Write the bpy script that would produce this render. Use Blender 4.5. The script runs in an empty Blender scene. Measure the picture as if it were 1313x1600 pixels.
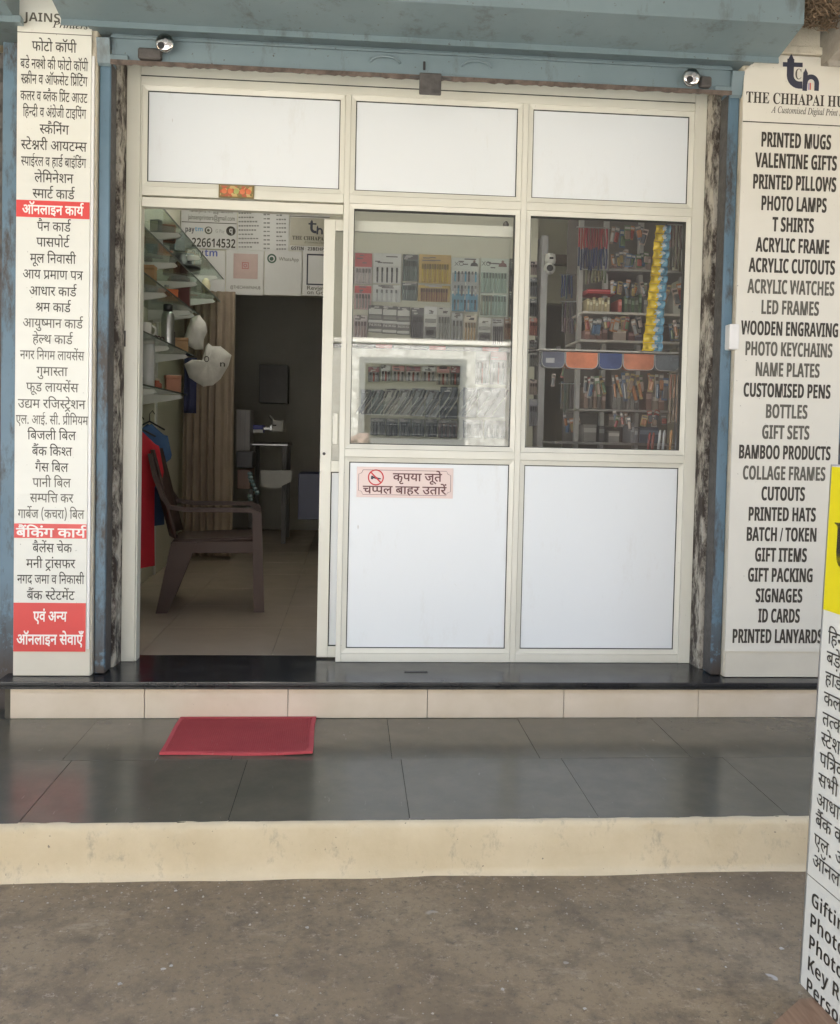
import bpy, bmesh, math, random
from mathutils import Vector, Matrix
R = math.radians
random.seed(7)
scene = bpy.context.scene
C = scene.collection

# ------------------------------------------------------------------ camera
YAW, PITCH, ROLL = R(4.26), R(-1.93), R(1.25)
FPX, CX, CYP = 1420.0, 656.5, 725.0            # focal length and principal point in photograph pixels
CAM = Vector((0.0, -4.1, 1.361))
fwd = Vector((math.sin(YAW) * math.cos(PITCH), math.cos(YAW) * math.cos(PITCH), math.sin(PITCH)))
r0 = Vector((math.cos(YAW), -math.sin(YAW), 0.0))
u0 = r0.cross(fwd)
RIGHT = math.cos(ROLL) * r0 + math.sin(ROLL) * u0
UP = -math.sin(ROLL) * r0 + math.cos(ROLL) * u0
cd = bpy.data.cameras.new('camera')
cam = bpy.data.objects.new('camera', cd)
C.objects.link(cam)
cd.sensor_fit = 'VERTICAL'
cd.sensor_height = 24.0
cd.lens = FPX / 1600.0 * 24.0
cd.shift_y = -(800.0 - CYP) / 1600.0
cd.clip_start = 0.05
cd.clip_end = 500.0
m = Matrix.Identity(4)
for i in range(3):
    m[i][0] = RIGHT[i]; m[i][1] = UP[i]; m[i][2] = -fwd[i]; m[i][3] = CAM[i]
cam.matrix_world = m
scene.camera = cam

# ------------------------------------------------------------------ sky, sun, exposure
SUN_EL, SUN_AZ = 52.0, -14.0      # sun stands behind the shop, a little to the left
w = bpy.data.worlds.new('World')
scene.world = w
w.use_nodes = True
nt = w.node_tree
for n in list(nt.nodes): nt.nodes.remove(n)
sky = nt.nodes.new('ShaderNodeTexSky')
sky.sky_type = 'NISHITA'
sky.sun_disc = False
sky.dust_density = 5.0
sky.ozone_density = 0.4
sky.sun_elevation = R(SUN_EL)
sky.sun_rotation = R(SUN_AZ)
bg = nt.nodes.new('ShaderNodeBackground')
bg.inputs['Strength'].default_value = 0.085
wo = nt.nodes.new('ShaderNodeOutputWorld')
nt.links.new(sky.outputs[0], bg.inputs[0])
nt.links.new(bg.outputs[0], wo.inputs[0])
sd = bpy.data.lights.new('sun', 'SUN')
sd.energy = 5.0
sd.angle = R(0.53)
sd.color = (1.0, 0.985, 0.955)
sun = bpy.data.objects.new('sun', sd)
C.objects.link(sun)
sv = Vector((math.sin(R(SUN_AZ)) * math.cos(R(SUN_EL)), math.cos(R(SUN_AZ)) * math.cos(R(SUN_EL)), math.sin(R(SUN_EL))))
sun.rotation_euler = (-sv).to_track_quat('-Z', 'Y').to_euler()
sun.location = (0, 0, 20)
scene.view_settings.view_transform = 'Standard'
scene.view_settings.look = 'None'
scene.view_settings.exposure = 3.3
scene.view_settings.gamma = 1.0
scene.view_settings.use_curve_mapping = False
scene.render.engine = 'CYCLES'
scene.cycles.use_denoising = True
scene.cycles.max_bounces = 12
scene.cycles.diffuse_bounces = 6
scene.cycles.transparent_max_bounces = 16
scene.cycles.caustics_reflective = False
scene.cycles.caustics_refractive = False
scene.cycles.sample_clamp_indirect = 8.0

# ------------------------------------------------------------------ helpers
def at(px, py, X=None, Y=None, Z=None):
    """world point where the sight line through a photograph pixel meets a plane"""
    d = RIGHT * ((px - CX) / FPX) - UP * ((py - CYP) / FPX) + fwd
    if X is not None: t = (X - CAM.x) / d.x
    elif Y is not None: t = (Y - CAM.y) / d.y
    else: t = (Z - CAM.z) / d.z
    return CAM + d * t

WORLD = {}
def empty(name, loc, label=None, cat=None, group=None, kind=None):
    o = bpy.data.objects.new(name, None)
    o.empty_display_size = 0.05
    C.objects.link(o)
    o.location = loc
    WORLD[o] = Vector(loc)
    tag(o, label, cat, group, kind)
    return o

def tag(o, label=None, cat=None, group=None, kind=None):
    if label: o['label'] = label
    if cat: o['category'] = cat
    if group: o['group'] = group
    if kind: o['kind'] = kind
    return o

class MB:
    """collects shapes in world coordinates; build() links them as ONE mesh object"""
    def __init__(s): s.bm = bmesh.new()
    def box(s, x0, x1, y0, y1, z0, z1, bev=0.0, seg=1, M=None):
        x0, x1 = min(x0, x1), max(x0, x1); y0, y1 = min(y0, y1), max(y0, y1); z0, z1 = min(z0, z1), max(z0, z1)
        t = bmesh.new()
        bmesh.ops.create_cube(t, size=1.0)
        for v in t.verts:
            v.co = Vector((x0 + (v.co.x + .5) * (x1 - x0), y0 + (v.co.y + .5) * (y1 - y0), z0 + (v.co.z + .5) * (z1 - z0)))
        if bev > 0:
            bmesh.ops.bevel(t, geom=list(t.edges), offset=min(bev, .45 * min(x1 - x0, y1 - y0, z1 - z0)), segments=seg, affect='EDGES', profile=0.6)
        if M is not None: bmesh.ops.transform(t, matrix=M, verts=t.verts)
        s.merge(t); return s
    def merge(s, t):
        me = bpy.data.meshes.new('tmp'); t.to_mesh(me); t.free()
        s.bm.from_mesh(me); bpy.data.meshes.remove(me)
    def raw(s, vs, fs):
        vv = [s.bm.verts.new(v) for v in vs]
        for f in fs:
            try: s.bm.faces.new([vv[i] for i in f])
            except ValueError: pass
        return s
    def prism(s, pts, ext):
        """polygon pts (3D) extruded by vector ext"""
        n = len(pts); e = Vector(ext)
        vs = [Vector(p) for p in pts] + [Vector(p) + e for p in pts]
        fs = [list(range(n))[::-1], [n + i for i in range(n)]] + [[i, (i + 1) % n, n + (i + 1) % n, n + i] for i in range(n)]
        return s.raw(vs, fs)
    def tube(s, pts, r, n=8, cap=True):
        pts = [Vector(p) for p in pts]; k = len(pts); vs = []; fs = []
        rr = r if isinstance(r, (list, tuple)) else [r] * k
        prev = None
        for i, p in enumerate(pts):
            d = (pts[min(i + 1, k - 1)] - pts[max(i - 1, 0)]).normalized()
            a = prev if prev is not None else (Vector((0, 0, 1)) if abs(d.z) < .9 else Vector((1, 0, 0)))
            b = d.cross(a).normalized(); a = b.cross(d).normalized(); prev = a
            for j in range(n):
                th = 2 * math.pi * j / n
                vs.append(p + (a * math.cos(th) + b * math.sin(th)) * rr[i])
        for i in range(k - 1):
            for j in range(n):
                fs.append([i * n + j, i * n + (j + 1) % n, (i + 1) * n + (j + 1) % n, (i + 1) * n + j])
        if cap: fs += [list(range(n))[::-1], [(k - 1) * n + j for j in range(n)]]
        return s.raw(vs, fs)
    def lathe(s, c, prof, n=20, M=None):
        """profile (radius, height) about a vertical axis through c"""
        c = Vector(c); vs = []; fs = []; k = len(prof)
        for r_, h in prof:
            for j in range(n):
                th = 2 * math.pi * j / n
                v = Vector((r_ * math.cos(th), r_ * math.sin(th), h))
                vs.append(c + (M @ v if M is not None else v))
        for i in range(k - 1):
            for j in range(n):
                fs.append([i * n + j, i * n + (j + 1) % n, (i + 1) * n + (j + 1) % n, (i + 1) * n + j])
        fs += [list(range(n))[::-1], [(k - 1) * n + j for j in range(n)]]
        return s.raw(vs, fs)
    def grid(s, f, nu, nv):
        vs = [Vector(f(i / nu, j / nv)) for j in range(nv + 1) for i in range(nu + 1)]
        fs = [[j * (nu + 1) + i, j * (nu + 1) + i + 1, (j + 1) * (nu + 1) + i + 1, (j + 1) * (nu + 1) + i] for j in range(nv) for i in range(nu)]
        return s.raw(vs, fs)
    def build(s, name, mat, parent=None, smooth=False, **kw):
        bm = s.bm
        bmesh.ops.recalc_face_normals(bm, faces=bm.faces)
        cs = [v.co for v in bm.verts]
        lo = Vector([min(c[i] for c in cs) for i in range(3)]); hi = Vector([max(c[i] for c in cs) for i in range(3)])
        o0 = Vector(((lo.x + hi.x) / 2, (lo.y + hi.y) / 2, lo.z))
        bmesh.ops.translate(bm, verts=bm.verts, vec=-o0)
        me = bpy.data.meshes.new(name)
        bm.to_mesh(me); bm.free()
        if smooth:
            for p in me.polygons: p.use_smooth = True
        if isinstance(mat, (list, tuple)):
            for x in mat: me.materials.append(x)
        else: me.materials.append(mat)
        o = bpy.data.objects.new(name, me)
        C.objects.link(o)
        WORLD[o] = o0
        if parent is not None:
            o.parent = parent
            o.location = o0 - WORLD[parent]
        else: o.location = o0
        tag(o, **kw)
        return o

def solidify(o, t, off=0.0):
    md = o.modifiers.new('thickness', 'SOLIDIFY'); md.thickness = t; md.offset = off
    return o

# ------------------------------------------------------------------ materials
def nodes(name):
    m = bpy.data.materials.new(name); m.use_nodes = True
    nt = m.node_tree
    return m, nt, nt.nodes['Principled BSDF']

def mix_rgb(nt, fac, a, b, mode='MIX'):
    n = nt.nodes.new('ShaderNodeMix'); n.data_type = 'RGBA'; n.blend_type = mode
    for k, v in ((0, fac), (6, a), (7, b)):
        if hasattr(v, 'links') or hasattr(v, 'is_linked'): nt.links.new(v, n.inputs[k])
        elif k == 0: n.inputs[0].default_value = v
        else: n.inputs[k].default_value = (*v, 1)
    return n.outputs[2]

def noise(nt, scale, detail=4, rough=.55, vec=None, dist=0.0):
    n = nt.nodes.new('ShaderNodeTexNoise'); n.inputs['Scale'].default_value = scale
    n.inputs['Detail'].default_value = detail; n.inputs['Roughness'].default_value = rough
    n.inputs['Distortion'].default_value = dist
    if vec is not None: nt.links.new(vec, n.inputs['Vector'])
    return n.outputs['Fac']

def ramp(nt, fac, lo, hi):
    n = nt.nodes.new('ShaderNodeMapRange'); n.inputs[1].default_value = lo; n.inputs[2].default_value = hi
    nt.links.new(fac, n.inputs[0]); n.clamp = True
    return n.outputs[0]

def coords(nt, scale=(1, 1, 1), world=True):
    if world:
        g = nt.nodes.new('ShaderNodeNewGeometry'); src = g.outputs['Position']
    else:
        g = nt.nodes.new('ShaderNodeTexCoord'); src = g.outputs['Object']
    mp = nt.nodes.new('ShaderNodeMapping'); mp.inputs['Scale'].default_value = scale
    nt.links.new(src, mp.inputs[0])
    return mp.outputs[0]

def bump(nt, b, h, strength, dist=0.01):
    n = nt.nodes.new('ShaderNodeBump'); n.inputs['Strength'].default_value = strength
    n.inputs['Distance'].default_value = dist
    nt.links.new(h, n.inputs['Height']); nt.links.new(n.outputs[0], b.inputs['Normal'])

def simple(name, col, rough=.5, var=.12, scale=6.0, metal=0.0, bmp=0.0, bscale=60.0, spec=.5, coat=0.0):
    m, nt, b = nodes(name)
    v = coords(nt)
    f = noise(nt, scale, 5, .6, v)
    a = tuple(min(1, c * (1 - var)) for c in col); c2 = tuple(min(1, c * (1 + var)) for c in col)
    nt.links.new(mix_rgb(nt, ramp(nt, f, .3, .7), a, c2), b.inputs['Base Color'])
    b.inputs['Metallic'].default_value = metal
    b.inputs['Specular IOR Level'].default_value = spec
    b.inputs['Coat Weight'].default_value = coat
    r_ = nt.nodes.new('ShaderNodeMapRange'); nt.links.new(noise(nt, scale * 2.3, 3, .5, v), r_.inputs[0])
    r_.inputs[3].default_value = max(0.02, rough - .07); r_.inputs[4].default_value = min(1, rough + .07)
    nt.links.new(r_.outputs[0], b.inputs['Roughness'])
    if bmp: bump(nt, b, noise(nt, bscale, 4, .6, v), bmp)
    return m

def mixsh(nt, out, fac, a, b):
    n = nt.nodes.new('ShaderNodeMixShader')
    nt.links.new(fac, n.inputs[0]); nt.links.new(a, n.inputs[1]); nt.links.new(b, n.inputs[2]); nt.links.new(n.outputs[0], out)

def m_blue():
    m, nt, b = nodes('blue_grey_enamel')
    v = coords(nt)
    base = mix_rgb(nt, ramp(nt, noise(nt, 2.2, 4, .6, v), .3, .7), (.145, .20, .222), (.185, .248, .27))
    grime = ramp(nt, noise(nt, 9, 7, .72, coords(nt, (1, 1, .35))), .54, .78)
    c = mix_rgb(nt, grime, base, (.075, .075, .07))
    chip = ramp(nt, noise(nt, 38, 5, .7, v), .66, .70)
    c = mix_rgb(nt, chip, c, (.06, .045, .035))
    nt.links.new(c, b.inputs['Base Color'])
    b.inputs['Roughness'].default_value = .42
    bump(nt, b, noise(nt, 25, 4, .6, v), .12, .004)
    return m
def m_blue_worn():
    m, nt, b = nodes('worn_blue_enamel')
    v = coords(nt)
    base = mix_rgb(nt, ramp(nt, noise(nt, 3, 4, .6, v), .3, .7), (.088, .158, .215), (.125, .205, .27))
    grime = ramp(nt, noise(nt, 7, 8, .75, coords(nt, (1, 1, .3))), .50, .62)
    c = mix_rgb(nt, grime, base, (.05, .045, .04))
    sep = nt.nodes.new('ShaderNodeSeparateXYZ'); nt.links.new(v, sep.inputs[0])
    low = ramp(nt, sep.outputs['Z'], .75, .33)
    peel = nt.nodes.new('ShaderNodeMath'); peel.operation = 'MULTIPLY'
    nt.links.new(low, peel.inputs[0]); nt.links.new(ramp(nt, noise(nt, 12, 6, .7, v), .42, .5), peel.inputs[1])
    c = mix_rgb(nt, peel.outputs[0], c, (.045, .035, .03))
    nt.links.new(c, b.inputs['Base Color'])
    b.inputs['Roughness'].default_value = .5
    bump(nt, b, noise(nt, 30, 5, .65, v), .25, .004)
    return m
def m_plaster(name='rough_plaster', light=(.50, .47, .40), dark=(.06, .048, .04), lo=.42, hi=.56):
    m, nt, b = nodes(name)
    v = coords(nt)
    f = ramp(nt, noise(nt, 14, 8, .75, coords(nt, (1, 1, .45))), lo, hi)
    nt.links.new(mix_rgb(nt, f, light, dark), b.inputs['Base Color'])
    b.inputs['Roughness'].default_value = .9
    bump(nt, b, noise(nt, 40, 6, .7, v), .8, .012)
    return m
def m_cream_alu():
    m, nt, b = nodes('cream_powder_coat')
    v = coords(nt)
    c = mix_rgb(nt, ramp(nt, noise(nt, 2.5, 4, .6, coords(nt, (1, 1, .5))), .3, .75), (.715, .71, .625), (.64, .63, .54))
    dirt = ramp(nt, noise(nt, 45, 7, .7, v), .66, .76)
    c = mix_rgb(nt, dirt, c, (.42, .38, .30))
    nt.links.new(c, b.inputs['Base Color']); b.inputs['Roughness'].default_value = .32
    return m
def m_granite():
    m, nt, b = nodes('black_granite')
    v = coords(nt)
    c = mix_rgb(nt, ramp(nt, noise(nt, 420, 2, .5, v), .55, .75), (.012, .013, .015), (.05, .055, .06))
    dust = ramp(nt, noise(nt, 5, 6, .65, v), .45, .8)
    c = mix_rgb(nt, dust, c, (.045, .046, .045))
    nt.links.new(c, b.inputs['Base Color'])
    r_ = nt.nodes.new('ShaderNodeMapRange'); nt.links.new(noise(nt, 9, 5, .6, v), r_.inputs[0])
    r_.inputs[3].default_value = .10; r_.inputs[4].default_value = .34
    nt.links.new(r_.outputs[0], b.inputs['Roughness'])
    return m
def m_kota():
    m, nt, b = nodes('grey_green_kota_stone')
    v = coords(nt)
    info = nt.nodes.new('ShaderNodeObjectInfo')
    a = mix_rgb(nt, ramp(nt, noise(nt, 3.0, 6, .6, v, .6), .25, .75), (.092, .084, .058), (.126, .114, .080))
    c = mix_rgb(nt, info.outputs['Random'], a, (.098, .091, .066))
    dust = ramp(nt, noise(nt, 7, 8, .7, v), .40, .85)
    c = mix_rgb(nt, dust, c, (.14, .122, .086))
    sc = ramp(nt, noise(nt, 60, 3, .6, coords(nt, (1, .18, 1))), .70, .76)
    c = mix_rgb(nt, sc, c, (.165, .152, .125))
    nt.links.new(c, b.inputs['Base Color'])
    r_ = nt.nodes.new('ShaderNodeMapRange'); nt.links.new(noise(nt, 6, 6, .65, v), r_.inputs[0])
    r_.inputs[3].default_value = .08; r_.inputs[4].default_value = .32
    nt.links.new(r_.outputs[0], b.inputs['Roughness'])
    bump(nt, b, noise(nt, 14, 5, .6, v), .10, .004)
    return m
def m_beige_tile():
    m, nt, b = nodes('beige_riser_tile')
    v = coords(nt)
    c = mix_rgb(nt, ramp(nt, noise(nt, 5, 6, .6, v), .3, .7), (.56, .475, .355), (.64, .555, .44))
    d = ramp(nt, noise(nt, 30, 6, .7, v), .68, .78)
    c = mix_rgb(nt, d, c, (.38, .32, .24))
    nt.links.new(c, b.inputs['Base Color']); b.inputs['Roughness'].default_value = .35
    return m
def m_kerb():
    m, nt, b = nodes('cream_distemper_on_cement')
    v = coords(nt)
    c = mix_rgb(nt, ramp(nt, noise(nt, 4, 6, .65, v), .3, .7), (.51, .42, .265), (.61, .515, .345))
    c = mix_rgb(nt, ramp(nt, noise(nt, 16, 8, .75, coords(nt, (1, 1, .6))), .56, .72), c, (.36, .31, .22))
    chip = ramp(nt, noise(nt, 55, 4, .6, v), .69, .72)
    c = mix_rgb(nt, chip, c, (.2, .17, .13))
    nt.links.new(c, b.inputs['Base Color']); b.inputs['Roughness'].default_value = .8
    bump(nt, b, noise(nt, 28, 7, .7, v), .45, .006)
    return m
def m_ground():
    m, nt, b = nodes('worn_cement_ground')
    v = coords(nt)
    c = mix_rgb(nt, ramp(nt, noise(nt, 1.3, 7, .65, v), .3, .7), (.205, .150, .085), (.30, .228, .136))
    c = mix_rgb(nt, ramp(nt, noise(nt, 6.5, 10, .78, v), .47, .63), c, (.15, .112, .07))
    c = mix_rgb(nt, ramp(nt, noise(nt, 21, 10, .82, v), .56, .68), c, (.42, .345, .245))
    c = mix_rgb(nt, ramp(nt, noise(nt, 60, 8, .82, v), .54, .62), c, (.10, .078, .054))
    c = mix_rgb(nt, ramp(nt, noise(nt, 120, 5, .75, v), .60, .68), c, (.36, .30, .21))
    c = mix_rgb(nt, ramp(nt, noise(nt, .9, 7, .7, v), .50, .68), c, (.13, .098, .062))
    c = mix_rgb(nt, ramp(nt, noise(nt, 2.6, 8, .75, coords(nt, (1, 2.5, 1))), .58, .72), c, (.36, .29, .19))
    vo = nt.nodes.new('ShaderNodeTexVoronoi'); vo.inputs['Scale'].default_value = 7.5
    jit = nt.nodes.new('ShaderNodeTexNoise'); jit.inputs['Scale'].default_value = 14
    nt.links.new(v, jit.inputs['Vector'])
    add = nt.nodes.new('ShaderNodeMix'); add.data_type = 'VECTOR'; add.inputs[0].default_value = .12
    nt.links.new(v, add.inputs[4]); nt.links.new(jit.outputs['Color'], add.inputs[5])
    nt.links.new(add.outputs[1], vo.inputs['Vector'])
    sp = ramp(nt, vo.outputs['Distance'], .115, .075)
    wh = nt.nodes.new('ShaderNodeTexWhiteNoise'); nt.links.new(vo.outputs['Position'], wh.inputs['Vector'])
    mu = nt.nodes.new('ShaderNodeMath'); mu.operation = 'MULTIPLY'
    nt.links.new(sp, mu.inputs[0]); nt.links.new(ramp(nt, wh.outputs['Value'], .55, .95), mu.inputs[1])
    c = mix_rgb(nt, mu.outputs[0], c, (.46, .43, .38))
    nt.links.new(c, b.inputs['Base Color']); b.inputs['Roughness'].default_value = .82
    bump(nt, b, noise(nt, 20, 9, .75, v), .5, .008)
    return m
def thin_fresnel(nt, ior):
    # same reflectance from both sides of a thin pane
    g = nt.nodes.new('ShaderNodeNewGeometry'); r_ = nt.nodes.new('ShaderNodeMapRange')
    r_.inputs[3].default_value = ior; r_.inputs[4].default_value = 1.0 / ior
    nt.links.new(g.outputs['Backfacing'], r_.inputs[0])
    f = nt.nodes.new('ShaderNodeFresnel'); nt.links.new(r_.outputs[0], f.inputs[0])
    return f
def m_glass():
    m, nt, b = nodes('window_glass')
    out = nt.nodes['Material Output']; nt.nodes.remove(b)
    fr = thin_fresnel(nt, 1.66)
    tr = nt.nodes.new('ShaderNodeBsdfTransparent'); tr.inputs[0].default_value = (.93, .95, .94, 1)
    gl = nt.nodes.new('ShaderNodeBsdfGlossy'); gl.inputs['Roughness'].default_value = .012
    gl.inputs[0].default_value = (.95, .97, .98, 1)
    mixsh(nt, out.inputs[0], fr.outputs[0], tr.outputs[0], gl.outputs[0])
    bp = nt.nodes.new('ShaderNodeBump'); bp.inputs['Strength'].default_value = .02; bp.inputs['Distance'].default_value = .004
    nt.links.new(noise(nt, 2.2, 2, .5, coords(nt)), bp.inputs['Height']); nt.links.new(bp.outputs[0], gl.inputs['Normal'])
    return m
def m_stucco():
    m, nt, b = nodes('pale_roughcast_stucco')
    v = coords(nt)
    c = mix_rgb(nt, ramp(nt, noise(nt, 13, 8, .85, v), .42, .60), (.66, .645, .61), (.20, .19, .17))
    nt.links.new(c, b.inputs['Base Color']); b.inputs['Roughness'].default_value = .9
    bump(nt, b, noise(nt, 45, 5, .7, v), 1.0, .02)
    return m
def m_wood():
    m, nt, b = nodes('brown_laminate_wood')
    v = coords(nt, (9, 1.2, 9))
    c = mix_rgb(nt, ramp(nt, noise(nt, 3, 6, .65, v, 1.5), .3, .7), (.19, .105, .058), (.33, .21, .13))
    nt.links.new(c, b.inputs['Base Color']); b.inputs['Roughness'].default_value = .45
    return m
def m_mat():
    m, nt, b = nodes('red_ribbed_mat')
    v = coords(nt)
    c = mix_rgb(nt, ramp(nt, noise(nt, 6, 6, .65, v), .3, .7), (.40, .046, .056), (.50, .07, .08))
    c = mix_rgb(nt, ramp(nt, noise(nt, 70, 3, .6, v), .6, .8), c, (.46, .16, .15))
    nt.links.new(c, b.inputs['Base Color']); b.inputs['Roughness'].default_value = .75
    return m
def m_deco():
    m, nt, b = nodes('orange_green_deco_plate')
    v = coords(nt)
    vo = nt.nodes.new('ShaderNodeTexVoronoi'); vo.inputs['Scale'].default_value = 75; nt.links.new(v, vo.inputs['Vector'])
    wv = nt.nodes.new('ShaderNodeTexWhiteNoise'); nt.links.new(vo.outputs['Position'], wv.inputs['Vector'])
    c = mix_rgb(nt, ramp(nt, wv.outputs['Value'], .35, .55), (.40, .10, .045), (.20, .16, .05))
    c = mix_rgb(nt, ramp(nt, wv.outputs['Value'], .8, .85), c, (.50, .36, .14))
    nt.links.new(c, b.inputs['Base Color']); b.inputs['Roughness'].default_value = .4
    return m

BLUE = m_blue(); BLUEW = m_blue_worn(); PLASTER = m_plaster()
ALU = m_cream_alu()
def m_panel():
    m, nt, b = nodes('white_laminate_panel')
    v = coords(nt)
    c = mix_rgb(nt, ramp(nt, noise(nt, 1.4, 4, .6, v), .3, .7), (.735, .775, .79), (.748, .785, .80))
    c = mix_rgb(nt, ramp(nt, noise(nt, 24, 7, .75, v), .68, .82), c, (.60, .60, .56))
    c = mix_rgb(nt, ramp(nt, noise(nt, 5, 8, .8, coords(nt, (1, 1, .3))), .56, .80), c, (.66, .67, .65))
    c = mix_rgb(nt, ramp(nt, noise(nt, 75, 2, .5, coords(nt, (1, 1, .12))), .76, .79), c, (.55, .55, .53))
    nt.links.new(c, b.inputs['Base Color']); b.inputs['Roughness'].default_value = .33
    bump(nt, b, noise(nt, 2.2, 2, .4, v), .12, .006)
    return m
PANEL = m_panel()
GASKET = simple('black_rubber_gasket', (.03, .032, .026), .6, .1)
GRANITE = m_granite(); KOTA = m_kota(); TILE = m_beige_tile(); KERB = m_kerb(); GROUND = m_ground()
GLASS = m_glass(); STUCCO = m_stucco(); WOOD = m_wood(); MATRED = m_mat(); DECO = m_deco()
GROUT = simple('dark_grout', (.085, .077, .056), .9, .2, 20)
def m_vinyl(name, col):
    m, nt, b = nodes(name)
    v = coords(nt)
    c = mix_rgb(nt, ramp(nt, noise(nt, 1.8, 5, .6, v), .3, .7), tuple(x * .955 for x in col), tuple(x * 1.03 for x in col))
    c = mix_rgb(nt, ramp(nt, noise(nt, 30, 8, .78, coords(nt, (1, 1, .5))), .64, .8), c, tuple(x * .72 for x in col))
    c = mix_rgb(nt, ramp(nt, noise(nt, 85, 3, .6, v), .735, .75), c, tuple(x * .4 for x in col))
    nt.links.new(c, b.inputs['Base Color'])
    r_ = nt.nodes.new('ShaderNodeMapRange'); nt.links.new(noise(nt, 7, 6, .7, v), r_.inputs[0]); r_.inputs[3].default_value = .2; r_.inputs[4].default_value = .5
    nt.links.new(r_.outputs[0], b.inputs['Roughness'])
    bump(nt, b, noise(nt, 5, 2, .4, coords(nt, (1, 1, .4))), .25, .008)
    return m
SIGNW = m_vinyl('sign_vinyl_white', (.68, .685, .62))
RSIGNW = m_vinyl('sign_vinyl_cream', (.66, .645, .57))
SIGNRED = simple('sign_vinyl_red', (.62, .055, .05), .35, .06, 3.0)
INK = simple('dark_brown_ink', (.035, .03, .022), .5, .15, 8)
INKGREY = simple('faded_grey_ink', (.10, .095, .075), .5, .2, 8)
INKW = simple('white_ink', (.80, .76, .72), .5, .04, 8)
INKNAVY = simple('navy_ink', (.035, .038, .06), .5, .1, 8)
INKRED = simple('red_ink', (.55, .04, .045), .5, .1, 8)
INKBROWN = simple('maroon_ink', (.13, .05, .05), .5, .1, 8)
PINK = simple('pale_pink_vinyl', (.72, .58, .54), .3, .03, 3)
YELLOW = simple('yellow_vinyl', (.66, .57, .0), .5, .05, 3)
BOARDW = m_vinyl('standing_board_white', (.62, .615, .55))
CREAMWALL = m_plaster('cream_painted_wall', (.66, .61, .49), (.46, .41, .32), .52, .72)
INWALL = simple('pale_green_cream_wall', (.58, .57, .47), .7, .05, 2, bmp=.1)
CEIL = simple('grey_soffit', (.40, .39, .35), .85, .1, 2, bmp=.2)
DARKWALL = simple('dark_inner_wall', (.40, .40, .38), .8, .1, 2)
FLOORTILE = simple('beige_floor_tile', (.40, .33, .26), .22, .07, 3)
CHROME = simple('chrome', (.75, .75, .74), .12, .03, 20, metal=1.0)
STEEL = simple('brushed_steel', (.45, .46, .47), .35, .1, 20, metal=1.0)
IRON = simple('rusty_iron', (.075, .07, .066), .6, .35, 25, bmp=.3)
RUST = simple('rust_brown', (.10, .078, .064), .8, .5, 30, bmp=.4)
WHITEP = simple('white_plastic', (.72, .72, .70), .4, .04, 5)
BROWNP = simple('brown_moulded_plastic', (.048, .025, .019), .6, .12, 6)
BLACKP = simple('black_plastic', (.025, .025, .027), .45, .15, 8)
GREYP = simple('grey_plastic', (.22, .22, .23), .5, .1, 6)
CURTAIN = simple('brown_curtain_cloth', (.28, .222, .17), .9, .1, 8, bmp=.2, bscale=200)
REDCLOTH = simple('red_tshirt_cloth', (.52, .022, .035), .85, .08, 10, bmp=.15, bscale=200)
BLUECLOTH = simple('blue_tshirt_cloth', (.06, .13, .28), .85, .1, 10)
NAVYCLOTH = simple('navy_cloth', (.03, .035, .09), .85, .1, 10)
WHITECLOTH = simple('white_cloth', (.58, .57, .53), .8, .08, 10, bmp=.2)
KRAFT = simple('kraft_card', (.42, .26, .14), .7, .1, 10)
ORANGE = simple('orange_plastic', (.62, .17, .06), .35, .1, 10)
CLEARP = simple('clear_grey_plastic', (.33, .34, .36), .2, .08, 12)
STRAW = simple('dry_straw', (.19, .135, .085), .9, .4, 40)
WEATHER = simple('weathered_grey_asbestos', (.33, .31, .27), .9, .25, 9, bmp=.4)
LEAFGLASS = GLASS
def shelf_glass():
    m, nt, b = nodes('green_shelf_glass')
    out = nt.nodes['Material Output']; nt.nodes.remove(b)
    fr = thin_fresnel(nt, 1.35)
    tr = nt.nodes.new('ShaderNodeBsdfTransparent'); tr.inputs[0].default_value = (.84, .90, .86, 1)
    gl = nt.nodes.new('ShaderNodeBsdfGlossy'); gl.inputs['Roughness'].default_value = .02
    mixsh(nt, out.inputs[0], fr.outputs[0], tr.outputs[0], gl.outputs[0])
    return m
SHELFGLASS = shelf_glass()
def flat(col, rough=.4, name=None, var=.06):
    key = (tuple(round(c, 3) for c in col), rough)
    if key not in flat.c: flat.c[key] = simple(name or 'print_%02x%02x%02x' % tuple(int(255 * min(1, c) ** .45) for c in col), col, rough, var, 12)
    return flat.c[key]
flat.c = {}

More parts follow.
